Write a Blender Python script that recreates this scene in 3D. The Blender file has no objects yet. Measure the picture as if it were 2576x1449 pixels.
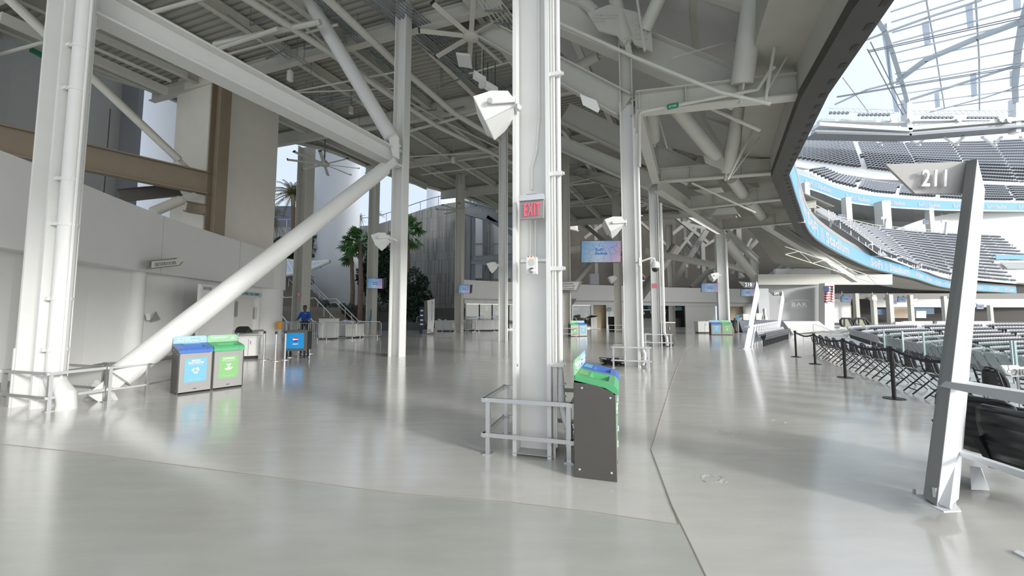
import bpy, bmesh, math, random
from mathutils import Vector, Matrix
random.seed(7)
SC = bpy.context.scene
COL = SC.collection
V = Vector
PI = math.pi

# ------------------------------------------------------------ camera, sky, sun, exposure
FPX, CX, CY, PITCH, EYE = 950.0, 1288.0, 724.5, math.atan(66.5 / 950.0), 1.58
cam_d = bpy.data.cameras.new('camera'); cam = bpy.data.objects.new('camera', cam_d); COL.objects.link(cam)
cam_d.sensor_width = 36; cam_d.lens = 36 * FPX / 2576; cam_d.clip_end = 900; cam_d.clip_start = .05
cam.location = (0, 0, EYE); cam.rotation_euler = (PI / 2 + PITCH, 0, 0)
SC.camera = cam
SC.view_settings.view_transform = 'Standard'; SC.view_settings.look = 'None'
SC.view_settings.gamma = 1; SC.view_settings.use_curve_mapping = False
SC.view_settings.exposure = 0.12
SC.cycles.use_denoising = True
SC.cycles.max_bounces = 8; SC.cycles.diffuse_bounces = 5; SC.cycles.glossy_bounces = 3
SC.cycles.transparent_max_bounces = 10; SC.cycles.sample_clamp_indirect = 6

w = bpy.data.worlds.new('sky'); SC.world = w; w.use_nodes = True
nt = w.node_tree; nt.nodes.clear(); N = nt.nodes.new; L = nt.links.new
tc = N('ShaderNodeTexCoord')
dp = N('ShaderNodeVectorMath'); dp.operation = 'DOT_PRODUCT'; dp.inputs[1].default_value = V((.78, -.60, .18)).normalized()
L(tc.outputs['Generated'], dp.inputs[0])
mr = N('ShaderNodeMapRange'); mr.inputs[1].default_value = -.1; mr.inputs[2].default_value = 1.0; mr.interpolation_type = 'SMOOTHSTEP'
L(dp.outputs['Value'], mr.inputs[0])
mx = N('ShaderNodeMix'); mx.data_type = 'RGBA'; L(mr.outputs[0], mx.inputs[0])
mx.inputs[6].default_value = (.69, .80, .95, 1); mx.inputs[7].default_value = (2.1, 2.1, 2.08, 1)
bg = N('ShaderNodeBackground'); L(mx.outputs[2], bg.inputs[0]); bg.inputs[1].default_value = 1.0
ow = N('ShaderNodeOutputWorld'); L(bg.outputs[0], ow.inputs[0])

sun_d = bpy.data.lights.new('sun', 'SUN'); sun_d.energy = 2.5; sun_d.angle = math.radians(9); sun_d.color = (1, .98, .95)
sun = bpy.data.objects.new('sun', sun_d); COL.objects.link(sun)
sun.rotation_euler = V((-.77, .60, -.30)).to_track_quat('-Z', 'Y').to_euler()

# ------------------------------------------------------------ picture -> place helpers
FW = V((0, math.cos(PITCH), math.sin(PITCH))); UPC = V((0, -math.sin(PITCH), math.cos(PITCH)))
def ray(x, y): return V(((x - CX) / FPX, 0, 0)) + UPC * ((CY - y) / FPX) + FW
def D(x, y, Y):
    r = ray(x, y); return V((r.x / r.y * Y, Y, EYE + r.z / r.y * Y))
def Z(x, y, z):
    r = ray(x, y); t = (z - EYE) / r.z; return V((r.x * t, r.y * t, z))
def F(x, y): return Z(x, y, 0)
A_ = V((.96, -.27, 0)).normalized(); B_ = V((.27, .96, 0)).normalized(); UZ = V((0, 0, 1))
U_ = V((.44, .90, 0)).normalized()

# ------------------------------------------------------------ materials
MATS = {}
def mat(name, col, rough=.5, metal=0, noise=0, nscale=8, bump=0, emit=None, estr=0, alpha=None, spec=None):
    if name in MATS: return MATS[name]
    m = bpy.data.materials.new(name); m.use_nodes = True; t = m.node_tree; b = t.nodes['Principled BSDF']
    b.inputs['Base Color'].default_value = (*col, 1); b.inputs['Roughness'].default_value = rough; b.inputs['Metallic'].default_value = metal
    if spec is not None: b.inputs['Specular IOR Level'].default_value = spec
    if emit: b.inputs['Emission Color'].default_value = (*emit, 1); b.inputs['Emission Strength'].default_value = estr
    if noise or bump:
        tc = t.nodes.new('ShaderNodeTexCoord'); n = t.nodes.new('ShaderNodeTexNoise'); n.inputs['Scale'].default_value = nscale; n.inputs['Detail'].default_value = 5
        t.links.new(tc.outputs['Object'], n.inputs['Vector'])
        if noise:
            mx = t.nodes.new('ShaderNodeMix'); mx.data_type = 'RGBA'; t.links.new(n.outputs[0], mx.inputs[0])
            mx.inputs[6].default_value = (*[c * (1 - noise) for c in col], 1); mx.inputs[7].default_value = (*[min(1, c * (1 + noise)) for c in col], 1)
            t.links.new(mx.outputs[2], b.inputs['Base Color'])
        if bump:
            bp = t.nodes.new('ShaderNodeBump'); bp.inputs['Strength'].default_value = bump; t.links.new(n.outputs[0], bp.inputs['Height']); t.links.new(bp.outputs[0], b.inputs['Normal'])
    if alpha is not None: b.inputs['Alpha'].default_value = alpha
    MATS[name] = m; return m
WHITE = mat('white_paint', (.72, .72, .70), .38, noise=.04, nscale=3)
PANEL = mat('white_wall_panel', (.74, .74, .725), .55, noise=.03, nscale=2)
STEELW = mat('offwhite_steel_paint', (.57, .56, .50), .5, noise=.05, nscale=3)
BEIGE = mat('beige_wall', (.78, .745, .67), .75, noise=.06, nscale=1.5)
BROWN = mat('brown_primed_steel', (.24, .195, .14), .7, noise=.12, nscale=2)
GREYW = mat('grey_wall', (.52, .52, .50), .7, noise=.06)
SOFF = mat('soffit_concrete', (.40, .39, .34), .85, noise=.12, nscale=1.2, bump=.1)
DARKP = mat('dark_fascia_metal', (.055, .051, .044), .55, noise=.15, nscale=2)
ALU = mat('brushed_aluminium', (.62, .62, .61), .32, .85)
CHROME = mat('polished_steel', (.72, .72, .72), .2, 1)
GALV = mat('galvanised_conduit', (.30, .33, .36), .4, .6)
BLACK = mat('black_plastic', (.018, .019, .022), .42)
DGREY = mat('charcoal_panel', (.085, .08, .073), .5, noise=.08, nscale=5)
BINGREY = mat('grey_metal_panel', (.33, .325, .315), .42, .35)
BLUE = mat('blue_lid', (.07, .17, .50), .35)
GREEN = mat('green_lid', (.10, .42, .18), .35)
SKYB = mat('light_blue_sticker', (.18, .45, .60), .4)
GRNS = mat('green_sticker', (.23, .47, .19), .4)
LBLUE = mat('pale_blue_board', (.32, .56, .68), .4)
LGREEN = mat('pale_green_board', (.30, .56, .34), .4)
LETW = mat('white_lettering', (.90, .90, .90), .5)
LETG = mat('grey_lettering', (.33, .34, .35), .5)
RED = mat('exit_red', (.62, .08, .12), .4, emit=(.85, .16, .22), estr=.35)
EXITG = mat('exit_sign_grey', (.30, .29, .28), .4, .3)
SGREY = mat('sign_grey', (.27, .26, .25), .45)
RUBBER = mat('belt_navy', (.03, .03, .06), .7)
SEATG = mat('grey_seat_shell', (.40, .41, .43), .42)
SEATD = mat('dark_seat_shell', (.055, .058, .065), .42)
SEATB = mat('black_seat_shell', (.018, .019, .02), .32)
CONC = mat('pale_concrete', (.46, .455, .44), .8, noise=.08, nscale=1)
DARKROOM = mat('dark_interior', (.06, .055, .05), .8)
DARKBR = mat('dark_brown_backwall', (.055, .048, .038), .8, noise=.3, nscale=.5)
TAN = mat('tan_door_recess', (.46, .38, .25), .7)
BLUEST = mat('blue_grey_steel', (.34, .37, .39), .5)
TOWER = mat('white_tower_plaster', (.62, .65, .70), .7)
WARMSTORE = mat('store_interior', (.50, .40, .28), .7, noise=.2, nscale=1)
LAMP = mat('warm_lamp', (1, .9, .7), .5, emit=(1, .78, .5), estr=5)
ORANGE = mat('orange_foam', (.75, .36, .05), .6)
GREENLAB = mat('green_pipe_label', (.03, .25, .11), .5)
TRUNK = mat('palm_trunk', (.20, .145, .11), .9, noise=.3, nscale=4)
FROND = mat('palm_frond', (.10, .22, .07), .6, noise=.4, nscale=3)
FRONDD = mat('dry_palm_frond', (.24, .22, .12), .7, noise=.4, nscale=3)
LEAFD = mat('dark_leaves', (.022, .05, .03), .7, noise=.5, nscale=2)
HEDGE = mat('hedge_leaves', (.055, .08, .06), .8, noise=.5, nscale=3)
def glassmat(name, col, a):
    m = bpy.data.materials.new(name); m.use_nodes = True; t = m.node_tree; t.nodes.clear()
    o = t.nodes.new('ShaderNodeOutputMaterial'); mxs = t.nodes.new('ShaderNodeMixShader'); tr = t.nodes.new('ShaderNodeBsdfTransparent'); g = t.nodes.new('ShaderNodeBsdfGlossy')
    g.inputs['Roughness'].default_value = .05; tr.inputs[0].default_value = (*col, 1); mxs.inputs[0].default_value = a
    t.links.new(tr.outputs[0], mxs.inputs[1]); t.links.new(g.outputs[0], mxs.inputs[2]); t.links.new(mxs.outputs[0], o.inputs[0]); return m
GLASS = glassmat('clear_glass', (.90, .95, .94), .10)
def etfe():
    m = bpy.data.materials.new('translucent_roof_film'); m.use_nodes = True; t = m.node_tree; t.nodes.clear()
    o = t.nodes.new('ShaderNodeOutputMaterial'); mxs = t.nodes.new('ShaderNodeMixShader'); tr = t.nodes.new('ShaderNodeBsdfTransparent'); g = t.nodes.new('ShaderNodeBsdfTranslucent')
    g.inputs[0].default_value = (.85, .88, .93, 1); tr.inputs[0].default_value = (.90, .94, .98, 1); mxs.inputs[0].default_value = .10
    t.links.new(tr.outputs[0], mxs.inputs[1]); t.links.new(g.outputs[0], mxs.inputs[2]); t.links.new(mxs.outputs[0], o.inputs[0]); return m
ETFE = etfe()
def led(name, col, s):
    m = mat(name, (.02, .02, .02), .5, emit=col, estr=s); return m
LEDB = led('ribbon_led_blue', (.17, .52, .80), .95)
LEDW = led('ribbon_led_white', (.85, .90, 1), .62)
LEDLOGO = mat('screen_logo_blue', (.0, .06, .2), .5, emit=(.0, .10, .30), estr=.5)
def screenmat():
    m = bpy.data.materials.new('lit_screen_picture'); m.use_nodes = True; t = m.node_tree; b = t.nodes['Principled BSDF']; n = t.nodes.new; l = t.links.new
    b.inputs['Base Color'].default_value = (.02, .02, .02, 1); b.inputs['Roughness'].default_value = .3
    tc = n('ShaderNodeTexCoord'); sp = n('ShaderNodeSeparateXYZ'); l(tc.outputs['UV'], sp.inputs[0])
    r = n('ShaderNodeValToRGB'); l(sp.outputs[0], r.inputs[0]); e = r.color_ramp.elements
    e[0].position = 0; e[0].color = (.10, .30, .48, 1); e[1].position = 1; e[1].color = (.62, .36, .46, 1)
    x = e.new(.45); x.color = (.42, .55, .68, 1); x = e.new(.75); x.color = (.34, .38, .62, 1)
    r2 = n('ShaderNodeValToRGB'); l(sp.outputs[1], r2.inputs[0]); e = r2.color_ramp.elements
    e[0].position = 0; e[0].color = (1.15, 1.0, .95, 1); e[1].position = 1; e[1].color = (.55, .75, .95, 1)
    mu = n('ShaderNodeMix'); mu.data_type = 'RGBA'; mu.blend_type = 'MULTIPLY'; mu.inputs[0].default_value = 1; l(r.outputs[0], mu.inputs[6]); l(r2.outputs[0], mu.inputs[7])
    vo = n('ShaderNodeTexVoronoi'); vo.feature = 'DISTANCE_TO_EDGE'; vo.inputs['Scale'].default_value = 4.2; l(tc.outputs['UV'], vo.inputs['Vector'])
    lt = n('ShaderNodeMath'); lt.operation = 'LESS_THAN'; lt.inputs[1].default_value = .012; l(vo.outputs['Distance'], lt.inputs[0])
    m2 = n('ShaderNodeMix'); m2.data_type = 'RGBA'; l(lt.outputs[0], m2.inputs[0]); l(mu.outputs[2], m2.inputs[6]); m2.inputs[7].default_value = (.03, .10, .16, 1)
    l(m2.outputs[2], b.inputs['Emission Color']); b.inputs['Emission Strength'].default_value = .62
    return m
SCREEN = screenmat()
def floormat():
    m = bpy.data.materials.new('polished_concrete_floor'); m.use_nodes = True; t = m.node_tree; b = t.nodes['Principled BSDF']; n = t.nodes.new; l = t.links.new
    tc = n('ShaderNodeTexCoord')
    a = n('ShaderNodeTexNoise'); a.inputs['Scale'].default_value = .35; a.inputs['Detail'].default_value = 6; l(tc.outputs['Object'], a.inputs['Vector'])
    mp = n('ShaderNodeMapping'); mp.inputs['Scale'].default_value = (1.2, 5, 1); mp.inputs['Rotation'].default_value = (0, 0, .35); l(tc.outputs['Object'], mp.inputs[0])
    c = n('ShaderNodeTexNoise'); c.inputs['Scale'].default_value = 1.3; c.inputs['Detail'].default_value = 8; c.inputs['Roughness'].default_value = .65; l(mp.outputs[0], c.inputs['Vector'])
    r = n('ShaderNodeValToRGB'); l(a.outputs[0], r.inputs[0]); e = r.color_ramp.elements
    e[0].position = .3; e[0].color = (.56, .55, .515, 1); e[1].position = .7; e[1].color = (.66, .65, .615, 1)
    r2 = n('ShaderNodeValToRGB'); l(c.outputs[0], r2.inputs[0]); e = r2.color_ramp.elements
    e[0].position = .3; e[0].color = (.93, .93, .93, 1); e[1].position = .72; e[1].color = (1.04, 1.04, 1.04, 1)
    mu = n('ShaderNodeMix'); mu.data_type = 'RGBA'; mu.blend_type = 'MULTIPLY'; mu.inputs[0].default_value = 1; l(r.outputs[0], mu.inputs[6]); l(r2.outputs[0], mu.inputs[7])
    l(mu.outputs[2], b.inputs['Base Color'])
    rr = n('ShaderNodeMapRange'); rr.inputs[3].default_value = .14; rr.inputs[4].default_value = .26; l(c.outputs[0], rr.inputs[0]); l(rr.outputs[0], b.inputs['Roughness'])
    b.inputs['Specular IOR Level'].default_value = .5; b.inputs['Coat Weight'].default_value = .75; b.inputs['Coat Roughness'].default_value = .14; b.inputs['Coat IOR'].default_value = 1.5
    bp = n('ShaderNodeBump'); bp.inputs['Strength'].default_value = .03; bp.inputs['Distance'].default_value = .02; l(c.outputs[0], bp.inputs['Height']); l(bp.outputs[0], b.inputs['Normal'])
    return m
FLOORM = floormat()
def ribbedmat():
    m = bpy.data.materials.new('board_formed_concrete'); m.use_nodes = True; t = m.node_tree; b = t.nodes['Principled BSDF']; n = t.nodes.new; l = t.links.new
    b.inputs['Roughness'].default_value = .9
    tc = n('ShaderNodeTexCoord'); br = n('ShaderNodeTexBrick'); br.inputs['Scale'].default_value = 1
    mp = n('ShaderNodeMapping'); mp.inputs['Rotation'].default_value = (0, 0, PI / 2); l(tc.outputs['UV'], mp.inputs[0]); l(mp.outputs[0], br.inputs['Vector'])
    br.inputs['Color1'].default_value = (.36, .36, .345, 1); br.inputs['Color2'].default_value = (.20, .205, .20, 1); br.inputs['Mortar'].default_value = (.12, .12, .115, 1)
    br.inputs['Brick Width'].default_value = 3.0; br.inputs['Row Height'].default_value = .22; br.inputs['Mortar Size'].default_value = .022; br.offset = .37
    l(br.outputs['Color'], b.inputs['Base Color']); return m
RIBBED = ribbedmat()

# ------------------------------------------------------------ mesh builder
class MB:
    def __init__(s): s.v = []; s.f = []; s.mi = []; s.m = 0; s.uv = None
    def add(s, vs, fs):
        o = len(s.v); s.v += [tuple(p) for p in vs]
        for f in fs: s.f.append([i + o for i in f]); s.mi.append(s.m)
        return s
    def obox(s, c, ex, ey, ez):
        c, ex, ey, ez = V(c), V(ex), V(ey), V(ez)
        p = [c + ex * a + ey * b + ez * d for d in (-1, 1) for b in (-1, 1) for a in (-1, 1)]
        return s.add(p, [(0, 2, 3, 1), (4, 5, 7, 6), (0, 1, 5, 4), (2, 6, 7, 3), (0, 4, 6, 2), (1, 3, 7, 5)])
    def box(s, x, y, z, sx, sy, sz, rz=0):
        c, n = math.cos(rz), math.sin(rz)
        return s.obox((x, y, z), (c * sx / 2, n * sx / 2, 0), (-n * sy / 2, c * sy / 2, 0), (0, 0, sz / 2))
    def fr(s, p, q, up=UZ):
        d = (V(q) - V(p)).normalized(); up = V(up)
        if abs(d.dot(up)) > .98: up = V((1, 0, 0)) if abs(d.x) < .9 else V((0, 1, 0))
        sd = d.cross(up).normalized(); return d, sd, sd.cross(d)
    def beam(s, p, q, w, h, up=UZ):
        p, q = V(p), V(q); d, sd, u = s.fr(p, q, up)
        return s.obox((p + q) / 2, (q - p) / 2, sd * w / 2, u * h / 2)
    def ibeam(s, p, q, w, h, tf=.04, tw=.03, up=UZ):
        p, q = V(p), V(q); d, sd, u = s.fr(p, q, up)
        for k in (-1, 1): s.obox((p + q) / 2 + u * k * (h / 2 - tf / 2), (q - p) / 2, sd * w / 2, u * tf / 2)
        return s.obox((p + q) / 2, (q - p) / 2, sd * tw / 2, u * (h / 2 - tf))
    def tube(s, p, q, r, n=10, r2=None, cap=True):
        p, q = V(p), V(q); d, sd, u = s.fr(p, q); r2 = r if r2 is None else r2
        vs = []
        for c, rr in ((p, r), (q, r2)):
            for i in range(n):
                a = 2 * PI * i / n; vs.append(c + sd * math.cos(a) * rr + u * math.sin(a) * rr)
        fs = [(i, (i + 1) % n, n + (i + 1) % n, n + i) for i in range(n)]
        if cap: fs += [tuple(range(n - 1, -1, -1)), tuple(range(n, 2 * n))]
        return s.add(vs, fs)
    def path(s, pts, r, n=8):
        pts = [V(p) for p in pts]; vs = []; u = None
        for i, c in enumerate(pts):
            d = (pts[min(i + 1, len(pts) - 1)] - pts[max(i - 1, 0)]).normalized()
            if u is None: u = V((0, 0, 1)) if abs(d.z) < .9 else V((1, 0, 0))
            sd = d.cross(u)
            if sd.length < 1e-4: sd = d.cross(V((0, 1, 0)))
            sd.normalize(); u = sd.cross(d).normalized()
            rr = r[i] if isinstance(r, (list, tuple)) else r
            vs += [c + sd * math.cos(2 * PI * k / n) * rr + u * math.sin(2 * PI * k / n) * rr for k in range(n)]
        fs = [(j * n + i, j * n + (i + 1) % n, (j + 1) * n + (i + 1) % n, (j + 1) * n + i) for j in range(len(pts) - 1) for i in range(n)]
        fs += [tuple(range(n - 1, -1, -1)), tuple(range((len(pts) - 1) * n, len(pts) * n))]
        return s.add(vs, fs)
    def prism(s, pts, off):
        pts = [V(p) for p in pts]; off = V(off); n = len(pts)
        vs = pts + [p + off for p in pts]
        fs = [tuple(range(n - 1, -1, -1)), tuple(range(n, 2 * n))] + [(i, (i + 1) % n, n + (i + 1) % n, n + i) for i in range(n)]
        return s.add(vs, fs)
    def strip(s, a, b):
        n = len(a); return s.add(list(a) + list(b), [(i, i + 1, n + i + 1, n + i) for i in range(n - 1)])
    def lathe(s, prof, c, n=16, ax=None):
        c = V(c); vs = []; d, sd, u = (V((0, 0, 1)), V((1, 0, 0)), V((0, 1, 0))) if ax is None else s.fr(V((0, 0, 0)), ax)
        for r, z in prof: vs += [c + d * z + sd * r * math.cos(2 * PI * k / n) + u * r * math.sin(2 * PI * k / n) for k in range(n)]
        fs = [(j * n + i, j * n + (i + 1) % n, (j + 1) * n + (i + 1) % n, (j + 1) * n + i) for j in range(len(prof) - 1) for i in range(n)]
        fs += [tuple(range(n - 1, -1, -1)), tuple(range((len(prof) - 1) * n, len(prof) * n))]
        return s.add(vs, fs)
    def sphere(s, c, r, n=12, sz=1):
        return s.lathe([(max(.0005, r * math.sin(PI * k / 8)), -r * sz * math.cos(PI * k / 8)) for k in range(9)], c, n)
    def hull(s, pts):
        bm = bmesh.new()
        for p in pts: bm.verts.new(p)
        bmesh.ops.convex_hull(bm, input=bm.verts); bm.verts.index_update()
        bm.verts.ensure_lookup_table()
        s.add([v.co.copy() for v in bm.verts], [[v.index for v in f.verts] for f in bm.faces]); bm.free(); return s
    def build(s, name, m, parent=None, smooth=False, bevel=0, world=True, solid=0):
        me = bpy.data.meshes.new(name); me.from_pydata(s.v, [], s.f); me.update()
        ml = m if isinstance(m, (list, tuple)) else [m]
        for x in ml: me.materials.append(x)
        if len(ml) > 1: me.polygons.foreach_set('material_index', s.mi)
        if smooth: me.polygons.foreach_set('use_smooth', [True] * len(me.polygons))
        bm = bmesh.new(); bm.from_mesh(me); bmesh.ops.recalc_face_normals(bm, faces=bm.faces)
        if smooth:
            for e in bm.edges:
                if len(e.link_faces) == 2 and e.calc_face_angle(0) > .7: e.smooth = False
        bm.to_mesh(me); bm.free()
        o = bpy.data.objects.new(name, me); COL.objects.link(o)
        if parent is not None:
            o.parent = parent
            if world: o.matrix_parent_inverse = parent.matrix_basis.inverted()
        if bevel:
            md = o.modifiers.new('bevel', 'BEVEL'); md.width = bevel; md.segments = 2; md.limit_method = 'ANGLE'
        if solid:
            md = o.modifiers.new('solid', 'SOLIDIFY'); md.thickness = solid; md.offset = 0
        return o
def tag(o, label, cat, group=None, kind=None):
    o['label'] = label; o['category'] = cat
    if group: o['group'] = group
    if kind: o['kind'] = kind
    return o
def E(name, loc, label, cat, group=None, rz=0):
    o = bpy.data.objects.new(name, None); COL.objects.link(o); o.empty_display_size = .2
    o.location = loc; o.rotation_euler = (0, 0, rz); o.matrix_basis = Matrix.Translation(V(loc)) @ Matrix.Rotation(rz, 4, 'Z')
    return tag(o, label, cat, group)
def struct(o): o['kind'] = 'structure'; return o
def dup(root, loc=None, rz=None, label=None, group=None, mtx=None):
    r = root.copy(); COL.objects.link(r)
    for k, c0 in enumerate([x for x in KIDS(root)]):
        c = c0.copy(); COL.objects.link(c); c.parent = r
        for g0 in KIDS(c0):
            g = g0.copy(); COL.objects.link(g); g.parent = c
    if mtx is not None: r.matrix_basis = mtx
    if loc is not None: r.location = loc
    if rz is not None: r.rotation_euler = (0, 0, rz)
    if label: r['label'] = label
    if group: r['group'] = group
    return r
def KIDS(o): return [x for x in COL.objects if x.parent == o]

# ------------------------------------------------------------ lettering, made once per text
TXC = {}
def txmesh(s, bold=0.0):
    k = (s, bold)
    if k in TXC: return TXC[k]
    cu = bpy.data.curves.new('lettering', 'FONT'); cu.body = s; cu.size = 1; cu.offset = bold; cu.extrude = .01; cu.resolution_u = 3; cu.space_character = 1.1
    cu.align_x = 'LEFT'
    ob = bpy.data.objects.new('lettering', cu); COL.objects.link(ob)
    dg = bpy.context.evaluated_depsgraph_get(); dg.update()
    me = bpy.data.meshes.new_from_object(ob.evaluated_get(dg)); bpy.data.objects.remove(ob)
    xs = [v.co.x for v in me.vertices]; ys = [v.co.y for v in me.vertices]
    x0, x1, y0, y1 = min(xs), max(xs), min(ys), max(ys)
    for v in me.vertices: v.co.x = (v.co.x - (x0 + x1) / 2) / (x1 - x0); v.co.y = (v.co.y - (y0 + y1) / 2) / (y1 - y0)
    me.materials.clear(); TXC[k] = me; return me
for _s, _b in (('211', .02), ('210', .02), ('209', .02), ('EXIT', .03), ('SoFi', .04), ('Stadium', .04), ('RESTROOM', 0), ('MIXED', .03), ('RECYCLING', .03), ('COMPOST', .03),
               ('Plastic & Aluminum', .0), ('Food & Food-Related', 0), ('Items Only', 0), ('BEER', 0), ('BAR', .03), ('SHOP', .02), ('WATER  BEER  SODA  CANDY', 0), ('pepsi', .02),
               ('ESCALATOR DOWN', 0), ('STAIRS 100 TO 200', 0), ('EXIT TO STREET', 0), ('Please empty liquids first', 0), ('Please, only food scraps', 0), ('Plastic and', 0), ('Aluminum', 0)):
    txmesh(_s, _b)
def text(s, c, xd, up, w, h, m, parent=None, bold=0.0, name='lettering', world=True):
    me0 = txmesh(s, bold); key = (s, bold, m.name)
    if key not in TXC:
        me = me0.copy(); me.materials.clear(); me.materials.append(m); TXC[key] = me
    o = bpy.data.objects.new(name, TXC[key]); COL.objects.link(o)
    xd = V(xd).normalized(); n = xd.cross(V(up)).normalized(); up = n.cross(xd).normalized()
    M = Matrix(((xd.x * w, up.x * h, n.x, c[0]), (xd.y * w, up.y * h, n.y, c[1]), (xd.z * w, up.z * h, n.z, c[2]), (0, 0, 0, 1)))
    if parent is not None:
        o.parent = parent
        if world: o.matrix_parent_inverse = parent.matrix_basis.inverted()
    o.matrix_basis = M; return o
def panel(name, c, xd, up, w, h, th, m, parent=None, world=True, uv=False, bevel=0):
    xd = V(xd).normalized(); n = xd.cross(V(up)).normalized(); up = n.cross(xd)
    b = MB(); b.obox(c, xd * w / 2, up * h / 2, n * th / 2); o = b.build(name, m, parent, world=world, bevel=bevel)
    if uv:
        me = o.data; l = me.uv_layers.new()
        for p in me.polygons:
            for li in p.loop_indices:
                q = me.vertices[me.loops[li].vertex_index].co - V(c); l.data[li].uv = (q.dot(xd) / w + .5, q.dot(up) / h + .5)
    return o
def catmull(P, step):
    P = [V(p) for p in P]; Q = [P[0] * 2 - P[1]] + P + [P[-1] * 2 - P[-2]]; out = []
    for i in range(1, len(Q) - 2):
        n = max(2, int((Q[i + 1] - Q[i]).length / step * 4))
        for k in range(n):
            t = k / n; a, b, c, d = Q[i - 1], Q[i], Q[i + 1], Q[i + 2]
            out.append(.5 * ((2 * b) + (c - a) * t + (2 * a - 5 * b + 4 * c - d) * t * t + (3 * b - a - 3 * c + d) * t ** 3))
    out.append(P[-1]); res = [out[0]]; acc = 0
    for i in range(1, len(out)):
        seg = (out[i] - out[i - 1]).length; 
        while acc + seg >= step:
            t = (step - acc) / seg; p = out[i - 1].lerp(out[i], t); res.append(p); out[i - 1] = p; seg = (out[i] - p).length; acc = 0
        acc += seg
    return res
def normals2(P):
    r = []
    for i in range(len(P)):
        d = P[min(i + 1, len(P) - 1)] - P[max(i - 1, 0)]; r.append(V((-d.y, d.x, 0)).normalized())   # left of travel
    return r

# ============================================================ SETTING: floor, bowl edge, ceiling, decks
EDGE = catmull([(3.9, -8, 0), (5.6, -4, 0), (6.9, 0, 0), (8.2, 3.5, 0), (9.7, 7, 0), (13.2, 14, 0), (16.6, 19.5, 0), (20.5, 25, 0), (25, 31, 0), (32, 38, 0), (44, 44.5, 0), (60, 49.5, 0), (85, 53, 0), (120, 56, 0)], .5)
EN = normals2(EDGE)
def slabmat(name, k):
    m = FLOORM.copy(); m.name = name
    for n in m.node_tree.nodes:
        if n.type == 'VALTORGB' and n.color_ramp.elements[0].color[2] < .6:
            for e in n.color_ramp.elements: e.color = (*[c * q for c, q in zip(e.color[:3], k)], 1)
    return m
SLABD = slabmat('polished_concrete_darker_pour', (.80, .83, .81))
J1 = [F(x, y) for x, y in ((-900, 1000), (-300, 1078), (0, 1118), (190, 1138), (560, 1186), (1000, 1243), (1290, 1266), (1500, 1291), (1708, 1322))]
J2 = [F(x, y) for x, y in ((1638, 1132), (1690, 1272), (1740, 1375), (1790, 1480), (1900, 1750))]
J3 = [F(x, y) for x, y in ((1790, 830), (1722, 880), (1690, 960), (1638, 1132))]
b = MB(); b.add([(p.x, p.y, 0) for p in EDGE] + [(120, 140, 0), (-45, 140, 0), (-45, -8, 0)], [tuple(range(len(EDGE) + 3))])
floor = struct(b.build('floor', FLOORM))
b = MB(); pts = [(p.x, p.y, .004) for p in J1] + [(p.x, p.y, .004) for p in J2[1:]] + [(0.9, -6, .004), (-20, -6, .004)]
b.add(pts, [tuple(range(len(pts)))]); struct(b.build('floor_slab', SLABD, floor))
b = MB()
for Jn in (J1, J2, J3):
    for p, q in zip(Jn, Jn[1:]): b.beam(p + V((0, 0, .003)), q + V((0, 0, .003)), .008 if Jn is not J3 else .006, .008)
joint = struct(b.build('floor_joint', mat('joint_sealant', (.36, .32, .26), .8), floor))
b = MB(); pw = mat('pale_floor_scuffs', (.66, .66, .64), .5)
for cx, cy, n, sc in ((1790, 1205, 30, .10), (1840, 1090, 14, .16), (2040, 960, 5, .05), (1960, 1060, 8, .10)):
    c = F(cx, cy)
    for i in range(n):
        a = random.uniform(0, 6.3); r = sc * random.uniform(.5, 1); p = c + V((math.cos(a) * r * 1.6, math.sin(a) * r, .0035))
        q = p + V((-math.sin(a), math.cos(a), 0)) * random.uniform(.015, .06); b.beam(p, q, .004, .002)
struct(b.build('floor_scuffs', pw, floor))
b = MB(); b.add([(-900, -60, -.12), (900, -60, -.12), (900, 900, -.12), (-900, 900, -.12)], [(0, 1, 2, 3)])
b2 = MB(); b2.add([(-900, 30, -.06), (-10, 30, -.06), (60, 900, -.06), (-900, 900, -.06)], [(0, 1, 2, 3)])
struct(b2.build('ground_plaza', CONC))

# ---- lower bowl: concrete terraces stepping down from the concourse edge
ROWS = 34; TREAD, RISE = .86, .36
def off(P, N, o, z=None): return [V((p.x - n.x * o, p.y - n.y * o, p.z if z is None else z)) for p, n in zip(P, N)]
fwd = [i for i, p in enumerate(EDGE) if p.y > -4]
EB = [EDGE[i] for i in fwd]; NB = [EN[i] for i in fwd]
BOWLC = mat('pale_bowl_concrete', (.50, .505, .50), .8, noise=.05)
b = MB()
for k in range(ROWS):
    o0, o1 = 1.5 + k * TREAD, 1.5 + (k + 1) * TREAD
    if k == 0: b.strip(off(EB, NB, 0, 0), off(EB, NB, 1.5, 0))
    z = -RISE * (k + 1)
    b.strip(off(EB, NB, o0, z + RISE), off(EB, NB, o0, z)); b.strip(off(EB, NB, o0, z), off(EB, NB, o1, z))
struct(b.build('floor_bowl_terraces', BOWLC))
b = MB(); b.add([(20, -60, -12.4), (260, -60, -12.4), (260, 80, -12.4), (20, 80, -12.4)], [(0, 1, 2, 3)])
struct(b.build('floor_field_level', mat('field_surface', (.30, .33, .30), .9)))

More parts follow.
